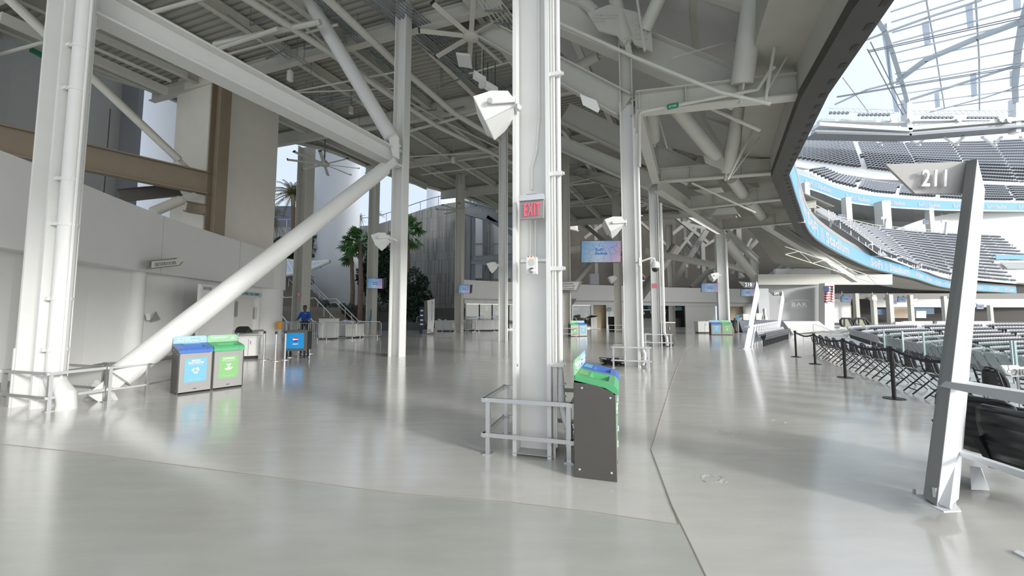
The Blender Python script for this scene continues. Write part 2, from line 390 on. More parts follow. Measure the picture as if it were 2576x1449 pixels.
# ---- middle deck edge, fascia plate and sloping stepped soffit
DP = [V((1.6, -9, 7.4)), V((3.6, -4.5, 7.4)), V((5.6, 1.5, 7.4)), Z(2250, 0, 7.4), Z(2085, 237, 7.35), Z(1985, 440, 7.4), Z(2010, 518, 7.3), Z(2036, 585, 7.2), Z(2076, 620, 7.0), Z(2146, 657, 6.8),
      Z(2208, 681, 6.6), Z(2300, 702, 6.4), Z(2400, 728, 6.2), Z(2576, 740, 6.2), V((135, 95, 6.2))]
def poly_step(P, st):
    out = [P[0]]
    for a, c in zip(P, P[1:]):
        n = max(1, round((c - a).length / st)); out += [a.lerp(c, k / n) for k in range(1, n + 1)]
    return out
_nk = 6
DE = poly_step(DP[:_nk], .6) + catmull(DP[_nk - 1:], .6)[1:]; DN = normals2(DE)
for _ in range(6): DN = [(DN[max(0, i - 1)] + DN[i] + DN[min(len(DN) - 1, i + 1)]).normalized() for i in range(len(DN))]
def DF(i):                                  # how steeply the deck behind the edge rises there
    x = DE[i].x; return 1.0 if x < 21 else max(.06, 1 - (x - 21) / 12.0)
PROF = [(.6, .3), (.62, 1.15), (1.7, 1.45), (1.7, 3.1), (3.2, 3.4), (3.2, 4.5), (4.7, 4.8), (4.7, 5.9), (6.2, 6.2), (6.2, 7.2)]
rows = [[V((p.x + n.x * o, p.y + n.y * o, p.z + dz * DF(i))) for i, (p, n) in enumerate(zip(DE, DN))] for o, dz in PROF]
b = MB()
for r0, r1 in zip(rows, rows[1:]): b.strip(r0, r1)
struct(b.build('ceiling_stepped_soffit', SOFF))
b = MB()
for i in range(6, len(DE) - 1, 5):           # panel joints and downstand ribs under the steps
    if DE[i].x < 22:
        for (o0, z0), (o1, z1) in zip(PROF[1:], PROF[2:]):
            pass
for i in range(2, len(DE), 6):
    p, n = DE[i], DN[i]; f = DF(i)
    if p.x > 24 or p.y < 2: continue
    q0 = V((p.x + n.x * 1.8, p.y + n.y * 1.8, p.z + 2.7 * f)); q1 = V((p.x + n.x * 6.2, p.y + n.y * 6.2, p.z + 6.1 * f))
    b.beam(q0 - UZ * .12, q1 - UZ * .12, .22, .3)
o = b.build('soffit_ribs', mat('soffit_rib', (.50, .48, .43), .7)); struct(o); o.name = 'ceiling_soffit_ribs'
b = MB()
for o_, dz_ in ((3.3, 3.9), (4.8, 5.3), (6.2, 6.5)):
    Q = [V((p.x + n.x * o_, p.y + n.y * o_, p.z + dz_ * DF(i))) for i, (p, n) in enumerate(zip(DE, DN)) if p.x < 14]
    for a_, c_ in zip(Q[::4], Q[4::4]): b.beam(a_ - UZ * .05, c_ - UZ * .05, .22, .42)
struct(b.build('ceiling_soffit_stringers', STEELW))
# unseen seating deck over the concourse roof, added and stretched to shade the plaza
b = MB(); i9 = [i for i, p in enumerate(DE) if p.x < 16]; P0 = [DE[i] + UZ * 1.6 for i in i9]; P1 = [DE[i] + DN[i] * 52 + UZ * 32 for i in i9]
b.strip(P0, P1); b.strip([p - UZ * .3 for p in P1], P1); struct(b.build('floor_upper_shading_deck', CONC))
e = E('deck_fascia', DE[20], 'long dark steel fascia plate along the edge of the deck overhead', 'fascia')
out = off(DE, DN, 0)
b = MB(); inn = [V((p.x + n.x * .62, p.y + n.y * .62, p.z)) for p, n in zip(DE, DN)]
b.strip(DE, inn); b.strip(DE, [p + UZ * .14 for p in DE]); b.strip(inn, [p + UZ * .3 for p in inn]); b.build('plate', DARKP, e)
b = MB()
for i in range(2, len(DE), 1):
    p, n = DE[i], DN[i]
    if 4 < p.x < 60 and p.y > 3: b.obox(p + n * .14 - UZ * .006, n * .055, V((n.y, -n.x, 0)) * .09, UZ * .006)
o = b.build('drain_slots', mat('slot_black', (.03, .03, .028), .6), e)
o['kind'] = 'stuff'
iR = next(i for i, p in enumerate(DE) if p.y > 5)
R1 = DE[iR:]; RN1 = DN[iR:]
rb = E('ribbon_board', DE[iR + 30], 'bright blue lit ribbon board along the near deck edge, large white stadium lettering', 'ribbon board', rz=0)
def face(P, N, o, z0, z1): return ([p - n * o + UZ * z0 for p, n in zip(P, N)], [p - n * o + UZ * z1 for p, n in zip(P, N)])
b = MB(); lo, hi = face(R1, RN1, .02, .15, 1.45); b.strip(lo, hi); lo2, hi2 = face(R1, RN1, -.12, .15, 1.45); b.strip(hi, hi2); b.strip(lo, lo2); b.build('display', LEDB, rb)
b = MB(); lo, hi = face(R1, RN1, .03, 1.46, 1.8); lo2, hi2 = face(R1, RN1, -.3, 1.46, 1.8); b.strip(lo, hi); b.strip(hi, hi2); b.strip(lo, lo2); b.strip(lo2, hi2)
b.build('top_band', mat('ribbon_top_band', (.30, .29, .28), .6), rb)
def mark(c, xd, up, s, m, parent):           # lattice emblem between the two words
    xd = V(xd).normalized(); n = xd.cross(V(up)).normalized(); up = n.cross(xd); b = MB()
    for i in range(4):
        for j in range(4):
            q = V(c) + xd * (i - 1.5) * s * .27 + up * (j - 1.5) * s * .27
            h = s * (.10 if (i + j) % 2 else .065)
            if (i + j) % 2: b.prism([q + xd * h, q + up * h, q - xd * h, q - up * h], n * .012)
            else: b.obox(q + n * .006, xd * h, up * h, n * .006)
    for i in range(3):
        for j in range(3):
            q = V(c) + xd * (i - 1) * s * .27 + up * (j - 1) * s * .27; k = 1 if (i + j) % 2 else -1
            b.obox(q + n * .006, (xd + up * k) * s * .12, (up - xd * k) * s * .022, n * .006)
    return b.build('emblem', m, parent)
def ribbon_text(P, N, s0, s1, zc, h, m, parent, o=.05, mk=True):   # words laid along the ribbon from arc length s0 to s1
    ac = [0]
    for p, q in zip(P, P[1:]): ac.append(ac[-1] + (q - p).length)
    def at(s):
        for i in range(len(ac) - 1):
            if ac[i + 1] >= s:
                t = (s - ac[i]) / (ac[i + 1] - ac[i]); return P[i].lerp(P[i + 1], t) - N[i] * o + UZ * zc
        return P[-1] - N[-1] * o + UZ * zc
    Ls = s1 - s0
    for wd, f0, f1 in (('SoFi', 0, .30), ('Stadium', .47, 1)):
        a, c = at(s0 + Ls * f0), at(s0 + Ls * f1)
        text(wd, (a + c) / 2, c - a, UZ, (c - a).length, h, m, parent, bold=.04)
    a, c = at(s0 + Ls * .335), at(s0 + Ls * .435)
    if mk: mark((a + c) / 2, c - a, UZ, h * 1.0, m, parent)
def arc_at_px(P, px):
    ac = 0
    for p, q in zip(P, P[1:]):
        if q.y > 1:
            x = CX + q.x / (q.y * math.cos(PITCH) + (q.z - EYE) * math.sin(PITCH)) * FPX
            if q.y > 20 and x >= px: return ac
        ac += (q - p).length
    return ac
RF = off(R1, RN1, 0)
for x0, x1 in ((2030, 2137), (2190, 2290)):
    ribbon_text(R1, RN1, arc_at_px(R1, x0), arc_at_px(R1, x1), .80, .95 if x0 < 2100 else .95, LEDW, rb)
s = arc_at_px(R1, 2300)
for k in range(9): ribbon_text(R1, RN1, s + 1 + k * 8.4, s + 6.4 + k * 8.4, .80, .72, LEDW, rb, mk=True)
ribbon_text(R1, RN1, 16.0, 22.5, .80, .9, LEDW, rb)

# ---- corrugated roof over the concourse, cut between its outer rim and the soffit
OUT = [V((-75, 2, 14.2)), V((-48, 4, 14.2))] + [Z(x, y, 14.2) for x, y in ((0, 72), (235, 166), (440, 234), (690, 333), (830, 371), (925, 411), (1020, 447), (1160, 487), (1290, 531), (1400, 562), (1500, 588), (1600, 606))] + [V((60, 74, 14.2))]
RIM = catmull(OUT, 1.0)
INN = [V((p.x + n.x * 11.6, p.y + n.y * 3.2, 14.2)) for p, n in zip(DE, DN) if p.x < 17]
INN = [INN[0] - U_ * 12] + INN + [INN[-1] + V((30, 20, 0))]
def hit(p, d, poly):
    best = None
    for a, c in zip(poly, poly[1:]):
        e_ = c - a; den = d.x * e_.y - d.y * e_.x
        if abs(den) < 1e-9: continue
        t = ((a.x - p.x) * e_.y - (a.y - p.y) * e_.x) / den; u = ((a.x - p.x) * d.y - (a.y - p.y) * d.x) / den
        if -1e-6 <= u <= 1 + 1e-6 and (best is None or abs(t) < abs(best)): best = t
    return best
RD = V((-.95, .31, 0)).normalized(); RU = V((.31, .95, 0)).normalized()
PL, PR = [], []
def chord(s):
    p = RU * s + V((-2, 0, 14.2)); l = hit(p, RD, RIM); r = hit(p, RD, INN)
    return (None if l is None or r is None else (p + RD * l, p + RD * r))
s = -16.0; k = 0; b = MB(); prev = None
seq = ((0, 0), (.1, 0), (.14, -.09), (.24, -.09), (.28, 0))
while s < 62:
    L_, R_ = [], []
    for ds, dz in seq:
        c = chord(s + ds)
        if c is None: L_ = None; break
        L_.append(c[0] + UZ * dz); R_.append(c[1] + UZ * dz)
    if L_: b.strip(L_, R_)
    s += .28
struct(b.build('ceiling', mat('corrugated_deck_paint', (.40, .39, .345), .75, noise=.06, nscale=1)))
b = MB(); b.add([(-75, -40, 14.4), (0, -40, 14.4), (8, 60, 14.4), (-20, 60, 14.4)], [(0, 1, 2, 3)])
# ---- ceiling members
def thin(name, segs, r, m, label, cat, group=None, n=8):
    b = MB()
    for sg in segs: b.path(sg, r, n)
    return tag(b.build(name, m, smooth=True), label, cat, group)
rimo = thin('rim_pipe', [[p - UZ * .25 for p in RIM if p.y > 4 and p.x < 10]], .17, STEELW, 'thick pale pipe following the outer rim of the concourse roof', 'pipe')
b = MB(); rr = [p for p in RIM if p.y > 4 and p.x < 10]; b.strip([p + UZ * .05 for p in rr], [p - UZ * .15 for p in rr]); b.strip([p + UZ * 1.4 for p in rr], [p + UZ * .05 for p in rr]); struct(b.build('trim_roof_rim', STEELW))
ORD = ['first', 'second', 'third', 'fourth', 'fifth', 'sixth', 'seventh', 'eighth', 'ninth', 'tenth', 'eleventh', 'twelfth', 'thirteenth', 'fourteenth', 'fifteenth']
# long joists along the concourse and cross girders
jn = 0
def clip(p, d):
    l = hit(p, d, RIM); return l
for k in range(-1, 12):
    p = V((-3.5, 3.0, 13.75)) + RD * (k * 3.1)
    q0 = p - U_ * 10; t = None
    for tt in range(0, 90):
        q = p + U_ * (tt * .8); c = chord((q - V((-2, 0, 14.2))).dot(RU))
        if c is None: break
        if (q - c[0]).dot(RD) > -.3: break
        if (q - c[1]).dot(RD) > .2: t = tt
        elif t is None: p0 = q
    if t is None: continue
    b = MB(); b.ibeam(q0 if t > 0 else p, p + U_ * (t * .8), .26, .5, .03, .02)
    tag(b.build('roof_joist', STEELW), ORD[k + 1] + ' long steel joist under the corrugated roof, counted from the central column leftwards', 'beam', 'joists under the corrugated roof')
for k, s in enumerate((1.5, 7.2, 13.5, 19.5, 26.0, 33.5, 41, 49)):
    c = chord(s)
    if c is None: continue
    b = MB(); h = .8 if k % 2 else .6
    b.ibeam(c[0] - UZ * (.35 + h / 2), c[1] - UZ * (.35 + h / 2), .3, h, .035, .02)
    tag(b.build('cross_girder', STEELW), ORD[k] + ' nearest steel girder crossing under the joists of the concourse roof', 'beam', 'cross girders of the concourse roof')
b = MB()
PIPES = [([(805, -20), (988, 152), (1143, 285), (1203, 321), (1300, 378), (1420, 440)], 12.3, .15, 'large white pipe overhead passing just left of the ceiling fan'),
         ([(600, -14), (640, 10), (825, 129), (984, 242), (1100, 318), (1250, 391), (1400, 462)], 12.4, .13, 'white pipe overhead crossing behind the upper sloping brace'),
         ([(640, -10), (760, 62), (850, 140), (975, 226), (1110, 302), (1255, 372)], 12.9, .06, 'slim white pipe running beside the larger white pipe overhead')]
for pts, z, r, lab in PIPES:
    b = MB(); b.path([Z(x, y, z) for x, y in pts], r, 10); tag(b.build('overhead_pipe', STEELW, smooth=True), lab, 'pipe')
CROSS = [((0, 137), (640, -40), 12.6, .07), ((440, 160), (700, 72), 12.2, .08), ((540, 112), (806, 55), 12.4, .10), ((560, 140), (850, 62), 12.9, .05), ((640, 250), (1000, 180), 12.8, .04), ((700, 235), (1000, 222), 12.6, .03),
         ((1180, 185), (1300, 150), 12.8, .04), ((1030, 330), (1300, 255), 12.6, .08), ((1010, 395), (1290, 380), 12.9, .05), ((1060, 440), (1300, 410), 12.9, .05), ((1400, 470), (1560, 430), 12.8, .05), ((1410, 520), (1570, 480), 12.9, .05)]
for a, c, z, r in CROSS:
    b = MB(); b.tube(Z(*a, z), Z(*c, z), r, 8); tag(b.build('sprinkler_pipe', STEELW, smooth=True), 'thin white pipe crossing under the concourse roof', 'pipe', 'thin pipes crossing under the roof')
def bundle(a0, a1, c0, c1, n, z, r, m, lab, hang=True):
    e = E('conduit_bundle', Z(*a0, z), lab, 'conduits')
    for k in range(n):
        t = k / (n - 1); p = Z(a0[0] + (a1[0] - a0[0]) * t, a0[1] + (a1[1] - a0[1]) * t, z); q = Z(c0[0] + (c1[0] - c0[0]) * t, c0[1] + (c1[1] - c0[1]) * t, z)
        b = MB(); b.tube(p, q, r, 6); b.build('conduit', m, e)
    p0, p1 = Z(*a0, z), Z(*a1, z); q0, q1 = Z(*c0, z), Z(*c1, z)
    for k in range(1, 7):
        t = k / 7; b = MB(); a, c = p0.lerp(q0, t), p1.lerp(q1, t); b.beam(a - UZ * .05, c - UZ * .05, .05, .05)
        for s_ in (a, c): b.tube(s_, s_ + UZ * (14.2 - z), .012, 5)
        b.build('hanger', GALV, e)
bundle((900, -10), (1000, -10), (1330, 330), (1420, 330), 10, 13.45, .028, GALV, 'wide bundle of grey conduits running overhead behind the tall white column')
bundle((784, -5), (806, -5), (1035, 240), (1060, 240), 4, 13.3, .025, GALV, 'narrow bundle of dark conduits overhead between two white pipes')
bundle((690, 262), (690, 284), (1036, 225), (1036, 243), 4, 13.2, .022, GALV, 'flat run of bluish conduits crossing the roof above the hanging fan')
bundle((1195, -10), (1250, -10), (1330, 180), (1400, 180), 6, 12.9, .025, STEELW, 'bundle of white conduits overhead at the right of the big ceiling fan')
# fine hanging rods, wires and dark ceiling clutter
for gx, gy, gw, gh, n in ((720, 230, 280, 110, 26), (1060, 380, 240, 90, 30), (1060, 200, 200, 160, 18), (1420, 400, 140, 120, 22), (560, 60, 300, 130, 14)):
    b = MB()
    for k in range(n):
        x, y = gx + random.random() * gw, gy + random.random() * gh; p = Z(x, y, 13.2); b.tube(p, p + UZ * 1.0, .012, 5)
        if k % 3 == 0:
            q = p + RD * random.uniform(-2, 2) + RU * random.uniform(-.3, .3); b.beam(p, q, .06, .05)
        if k % 4 == 0: b.tube(p, p + RU * random.uniform(-3, 3), .02, 5)
    tag(b.build('ceiling_hangers', GALV), 'cluster of thin hanger rods and struts under the concourse roof', 'hangers', 'hanger rods under the roof', kind='stuff')

# ============================================================ columns, braces, beams
def column(x, y, h, label, rz=None, sep=.42, w=.42, tf=.04, name='steel_column', m=WHITE, z0=0, plate=True):
    e = E(name, (x, y, z0), label, 'column'); a = A_ if rz is None else V((math.cos(rz), math.sin(rz), 0))
    b = MB(); bb = V((-a.y, a.x, 0))
    for k in (-1, 1): b.obox((x + a.x * k * (sep / 2 - tf / 2), y + a.y * k * (sep / 2 - tf / 2), z0 + h / 2), a * tf / 2, bb * w / 2, UZ * h / 2)
    b.obox((x, y, z0 + h / 2), a * (sep / 2 - tf), bb * .02, UZ * h / 2); b.build('shaft', m, e)
    return e
def ring(c, r, m, parent, h=.03, name='pipe_clip'):
    b = MB(); b.tube(V(c) - UZ * h / 2, V(c) + UZ * h / 2, r, 12); b.beam(V(c), V(c) + A_ * (r + .05), .02, .02); b.build(name, m, parent)
# central column with its conduits
C1 = V((.275, 4.50, 0)); e = column(C1.x, C1.y, 11.5, 'tall bright white I-section column in the centre carrying the exit sign', sep=.44, w=.42, tf=.045); c1 = e
b = MB(); b.obox(C1 + UZ * .47, A_ * .245, B_ * .215, UZ * .47)
fc = C1 - B_ * .21                                       # front plane of the column
def onf(a, z, o=0.0): return fc + A_ * a + UZ * z - B_ * o
b = MB(); b.tube(onf(.245, 0, -.06), onf(.245, 11.3, -.06), .016, 8); b.build('conduit', WHITE, e, smooth=True)
b = MB(); b.tube(onf(.272, .12, -.05), onf(.272, 11.3, -.05), .013, 8); b.build('conduit', WHITE, e, smooth=True)
b = MB(); b.tube(onf(.312, .9, -.1), onf(.312, 11.3, -.1), .030, 12); b.path([onf(.312, .95, -.1), onf(.315, .62, -.1), onf(.36, .45, -.1), onf(.40, .32, -.1), onf(.40, .12, -.1)], [.033, .05, .05, .045, .04], 12)
for z in (.22, .3, .38, .66, .8): b.tube(onf(.4 if z < .42 else .32, z, -.1), onf(.4 if z < .42 else .32, z + .012, -.1), .055, 12)
b.build('drain_pipe', WHITE, e, smooth=True)
for z in (1.02, 2.1, 3.2, 4.4, 5.6):
    b = MB(); b.obox(onf(.29, z, -.04), A_ * .075, B_ * .02, UZ * .022); b.tube(onf(.37, z, -.05), onf(.385, z, -.05), .02, 8); b.build('pipe_clip', WHITE, e)
b = MB(); b.path([onf(-.02, 3.08, -.16), onf(-.02, 3.35, -.16), onf(.04, 3.55, -.16), onf(.075, 4.0, -.16), onf(.075, 9, -.16)], .014, 8); b.build('conduit', WHITE, e, smooth=True)
for dx in (-.04, .02):
    b = MB(); b.tube(onf(dx, 2.26, -.16), onf(dx, 2.72, -.16), .012, 8); b.build('conduit', WHITE, e, smooth=True)
b = MB(); b.obox(onf(-.0, 2.22, -.17), A_ * .17, B_ * .01, UZ * .018); b.build('strut_rail', ALU, e)
b = MB(); b.box(*onf(-.18, 1.08, -.02), .012, .004, .07); b.box(*onf(-.17, 1.0, -.02), .02, .003, .03); b.build('paint_scrape', mat('scrape_grey', (.25, .24, .22), .8), e)
b = MB(); b.obox(C1 + UZ * .03, A_ * .235, B_ * .215, UZ * .004); b.build('base_grout', CONC, e)
# exit sign
ex = D(1338, 526, 4.22); e = E('exit_sign', ex, 'grey exit sign with glowing red letters on the central column', 'exit sign')
panel('housing', ex + UZ * .0, A_, UZ, .278, .235, .03, EXITG, e, bevel=.004)
panel('top_bracket', ex + UZ * .125 - B_ * .01, A_, UZ, .29, .062, .06, ALU, e)
panel('mount_plate', ex + UZ * .163, A_, UZ, .12, .012, .06, EXITG, e)
text('EXIT', ex - B_ * .021 + A_ * .01 - UZ * .01, A_, UZ, .19, .15, RED, e, bold=.012)
# alarm strobe box
sx = D(1338, 669, 4.24); e = E('alarm_box', sx, 'white speaker strobe box on the central column below the exit sign', 'alarm box')
panel('box', sx, A_, UZ, .128, .195, .06, WHITE, e, bevel=.006)
b = MB(); b.lathe([(.033, 0), (.033, .012), (.022, .024), (.001, .03)], sx - B_ * .03 + A_ * .006 - UZ * .055, 16, -B_); b.build('strobe_lens', CHROME, e, smooth=True)
for dx, dz in ((-.055, .085), (.055, .085), (-.055, -.085), (.055, -.085)):
    b = MB(); b.lathe([(.005, 0), (.004, .004)], sx - B_ * .03 + A_ * dx + UZ * dz, 8, -B_); b.build('screw', ALU, e)
b = MB(); b.lathe([(.04, 0), (.038, .001)], sx - B_ * .03 + UZ * .035, 20, -B_); b.build('speaker_grille', STEELW, e)
# copper couplings
b = MB()
for dx in (-.03, .005): b.tube(sx + A_ * dx + UZ * .098, sx + A_ * dx + UZ * .115, .014, 8)
b.build('coupling', mat('copper_coupling', (.55, .22, .1), .4, .6), e)

cols = {}
def pxcol(key, x, y, top, label, **k):
    p = F(x, y); cols[key] = p + B_ * .21; cols[key].z = 0
    return column(cols[key].x, cols[key].y, top, label, **k)
e = pxcol('c2', 1590, 924, 7.9 + .35, 'white I-section column in a low guard rail, next right of the centre', sep=.42, w=.42)
e2 = column(cols['c2'].x, cols['c2'].y, 2.6, 'upper stub of the guarded white column rising into the rakers', z0=8.25, sep=.4, w=.34, name='column_extension', m=STEELW)
p = cols['c2'] + A_ * .30 - B_ * .16
b = MB(); b.path([p + UZ * 7.2, p + UZ * .55, p + A_ * .06 + UZ * .42, p + A_ * .06 + UZ * .22, p + A_ * .0 + UZ * .08], .055, 10); b.build('drain_pipe', WHITE, e, smooth=True)
b = MB(); b.tube(p - A_ * .07, p - A_ * .07 + UZ * 7.4, .03, 8); b.build('conduit', WHITE, e, smooth=True)
for z in (.75, 2.6, 4.6, 6.4): ring(p + UZ * z, .065, WHITE, e)
e = pxcol('c3', 1654, 872, 7.9 + .4, 'white I-section column with a small exit sign, behind the first guarded column', sep=.44, w=.42)
column(cols['c3'].x, cols['c3'].y, 2.4, 'upper stub of the second guarded column beneath the rakers', z0=8.3, sep=.4, w=.34, name='column_extension', m=STEELW)
p = cols['c3'] + A_ * .34 - B_ * .1
b = MB(); b.path([p + UZ * 7.2, p + UZ * .7, p + A_ * .1 + UZ * .45, p + A_ * .12 + UZ * .05], .07, 10); b.build('drain_pipe', WHITE, e, smooth=True)
for k in (.12, .22):
    b = MB(); b.tube(p - A_ * k, p - A_ * k + UZ * 7.4, .03, 8); b.build('conduit', WHITE, e, smooth=True)
e = pxcol('c4', 1822, 842, 8.0, 'large white column rising behind the pair of far recycling bins', sep=.68, w=.6)
p = cols['c4'] + A_ * .42
b = MB(); b.tube(p, p + UZ * 7.6, .09, 8); b.build('drain_pipe', WHITE, e, smooth=True)
pxcol('c990', 990, 898, 14.2, 'tall cream I-section column where the sloping braces and long beam meet', sep=.48, w=.44)
e = pxcol('c1265', 1263, 859, 14.2, 'slim white column just left of the bright central column', sep=.46, w=.42)
b = MB(); q = cols['c1265'] + A_ * .28 - B_ * .1; b.tube(q + UZ * 0.0, q + UZ * 13, .03, 8); b.build('conduit', WHITE, e)
pxcol('c1155', 1152, 837, 14.2, 'grey-white column beside the shop front, carrying a tilted screen', sep=.62, w=.6, m=STEELW)
pxcol('c935', 929, 838, 14.2, 'grey-white column behind the barricades, carrying a tilted screen', sep=.66, w=.62, m=STEELW)
pxcol('c745', 748, 846, 14.2, 'broad grey-white column in front of the outdoor stairs, carrying a small exit sign', sep=.85, w=.8, m=STEELW)
pxcol('c1425', 1426, 847, 14.2, 'grey column behind the far bins right of the central column', sep=.55, w=.42, m=STEELW)
pxcol('c1556', 1556, 835, 14.2, 'grey column behind the first guarded column, black bin at its foot', sep=.7, w=.55, m=STEELW)
pxcol('c1690', 1691, 823, 13, 'dim grey column before the dark food counters', sep=.75, w=.6, m=STEELW)
pxcol('c1910', 1905, 822, 9, 'tall grey column between the two section signs in the distance', sep=.8, w=.6, m=STEELW)
# left column group
C0 = V((-8.22, 6.68, 0)); e = column(C0.x, C0.y, 14.2, 'massive white double-flange column at the left with a fat drain pipe', sep=.56, w=.42, tf=.05)
p = C0 + A_ * .44 - B_ * .02
b = MB(); b.path([p + UZ * 13.6, p + UZ * .62, p + UZ * .5, p + A_ * .12 + UZ * .36, p + A_ * .34 + UZ * .22, p + A_ * .36 + UZ * .1, p + A_ * .36 + UZ * .0], [.125, .125, .13, .135, .13, .12, .13], 18); b.build('drain_pipe', WHITE, e, smooth=True)
for z in (.98, 1.85, 3.15, 3.95, 5.6, 6.4): 
    b = MB(); b.tube(p + UZ * (z - .03), p + UZ * (z + .03), .135, 16); b.obox(p - A_ * .18 - B_ * .13 + UZ * z, A_ * .12, B_ * .02, UZ * .03); b.build('pipe_clip', WHITE, e)
b = MB(); b.tube(C0 + A_ * .60 - B_ * .02, C0 + A_ * .60 - B_ * .02 + UZ * 13.5, .022, 8); b.build('conduit', WHITE, e)
b = MB(); b.obox(C0 + A_ * .3 + UZ * .27, A_ * .02, B_ * .14, UZ * .27); b.obox(C0 - A_ * .295 + UZ * .5, A_ * .015, B_ * .22, UZ * .5); b.build('base_plate', WHITE, e)

# ---- long white beam, braces
NODE = cols['c990'] - B_ * .0
b = MB(); b.ibeam(C0 + V((.1, 0, 7.55)), V((NODE.x, NODE.y, 7.55)) - U_ * .15, .5, .62, .045, .03)
e = tag(b.build('long_beam', WHITE), 'long white beam sloping across the upper left to the cream column', 'beam')
def brace(p, q, r, label, m=WHITE, ends=(1, 1), name='round_brace'):
    p, q = V(p), V(q); d = (q - p).normalized(); e = E(name, p, label, 'brace'); b = MB()
    b.tube(p + d * (.45 if ends[0] else 0), q - d * (.7 if ends[1] else 0), r, 28); b.build('tube', m, e, smooth=True)
    sd = d.cross(UZ).normalized()
    for k, c in enumerate((p, q)):
        if not ends[k]: continue
        s_ = 1 if k == 0 else -1; b = MB(); b.beam(c, c + d * s_ * 1.0, .05, r * .9, up=sd.cross(d)); b.beam(c + sd * .05, c + sd * .05 + d * s_ * .9, .02, r * 1.1, up=sd.cross(d))
        b.build('gusset', m, e)
        for i in range(5):
            b = MB(); b.lathe([(.022, 0), (.018, .025)], c + d * s_ * (.2 + .1 * i) - sd * .05 * (1 if sd.y > 0 else -1), 8, -sd * (1 if sd.y > 0 else -1)); b.build('bolt', m, e)
    return e
br0 = brace(D(232, 1002, 6.95), D(992, 405, 13.7), .235, 'thick white tube brace rising from the floor at left to the cream column', ends=(1, 1))
b = MB(); q = F(262, 1005); b.prism([q + V((-.35, -.05, 0)), q + V((.25, -.05, 0)), q + V((.12, 0, .12)), q + V((-.2, 0, .35))], B_ * .05); b.build('foot_plate', WHITE, br0)
brace(D(1000, 372, 13.75), D(762, -25, 14.3), .27, 'upper cream tube brace rising from the cream column into the roof', m=WHITE, ends=(1, 0))
b = MB(); b.prism([D(970, 320, 13.7), D(1003, 345, 13.7), D(1003, 400, 13.7), D(988, 392, 13.7)], B_ * .06); tag(b.build('node_gusset', WHITE), 'bolted gusset plate where the upper brace meets the long beam', 'gusset plate')
brace(D(15, -10, 12.2), D(486, 436, 17.0), .16, 'slim cream tube brace behind the left column reaching the brown steel', m=STEELW, ends=(0, 1))
brace(D(385, 533, 15.6), D(492, 488, 17.0), .2, 'short grey tube stub below the brown beam', m=STEELW, ends=(0, 1))

# ---- brown frame and walls beyond the left parapet
tag(MB().ibeam(D(-60, 338, 12.4), D(522, 462, 17.2), .4, 1.05, .06, .05).build('brown_beam', BROWN), 'deep brown primed beam crossing behind the left column', 'beam')
b = MB(); q = D(538, 600, 17.3); b.ibeam(V((q.x, q.y, 3.0)), V((q.x, q.y, 14.2)), .5, .62, .05, .04, up=A_); tag(b.build('brown_column', BROWN), 'brown primed steel column against the beige core wall', 'column')
b = MB(); b.ibeam(D(300, 492, 16.4), D(452, 478, 18), .3, .55, .05, .04); tag(b.build('brown_strut', mat('grey_brown_steel', (.13, .12, .11), .7)), 'short dark strut under the brown beam', 'beam')
b = MB(); b.ibeam(D(470, 520, 17.2) , D(520, 528, 17.2), .3, .5, .05, .04); tag(b.build('beam_stub', BROWN), 'brown beam stub beside the short tube', 'beam')
def wallq(name, pts, m, th=.25, n=None):
    b = MB(); pts = [V(p) for p in pts]; nn = n or (pts[1] - pts[0]).cross(pts[2] - pts[0]).normalized(); 
    if nn.y < 0: nn = -nn
    b.prism(pts, nn * th); return struct(b.build(name, m))
def vwall(name, a, c, z0, z1, m, th=.3):
    a, c = V((a[0], a[1], 0)), V((c[0], c[1], 0)); d = (c - a).normalized(); n = V((-d.y, d.x, 0))
    if n.y < 0: n = -n
    b = MB(); b.obox((a + c) / 2 + n * th / 2 + UZ * (z0 + z1) / 2, (c - a) / 2, n * th / 2, UZ * (z1 - z0) / 2); return struct(b.build(name, m))
q = D(556, 400, 17.6); r = D(697, 400, 21.5)
core = vwall('wall_core_front', q, r, 2, 14.4, BEIGE, .2)
q2 = D(440, 400, 19.2); vwall('wall_core_side', D(436, 400, 19.4), D(520, 400, 18.4), 2, 14.4, BEIGE, .2)
b = MB(); p = D(697, 400, 21.5); p.z = 0
b.obox(p + V((-1.5, 1.8, 8.2)), V((1.5, -.2, 0)), V((.0, 1.5, 0)), UZ * 6.1)
b = MB(); z0, z1 = 3, 17
b.strip([V((D(x, 400, Y).x, Y, z0)) for x, Y in ((-140, 14), (0, 16.5), (140, 19), (262, 21.5), (300, 22.5))], [V((D(x, 400, Y).x, Y, z1)) for x, Y in ((-140, 14), (0, 16.5), (140, 19), (262, 21.5), (300, 22.5))])
struct(b.build('wall_back_left', GREYW, solid=.2))
b = MB()
for x, Y in ((268, 21.4), (196, 20)):
    c = D(x, 400, Y - .15); b.box(c.x, c.y, 8.3, .03, .04, 10.5)
struct(b.build('trim_wall_seams', mat('seam_dark', (.12, .12, .11), .8)))
p = D(306, 400, 22.2); vwall('wall_pier', (p.x - .45, p.y), (p.x + .45, p.y + .3), 2, 16.5, mat('blue_grey_plaster', (.28, .29, .32), .8), .5)
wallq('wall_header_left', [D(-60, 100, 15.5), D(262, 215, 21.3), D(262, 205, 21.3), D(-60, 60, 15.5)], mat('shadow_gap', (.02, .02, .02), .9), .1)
for pts, r, lab in (([(-40, 60), (120, 118), (235, 172), (330, 212), (440, 238)], .16, 'thick pale pipe along the rim above the left openings'),):
    pass
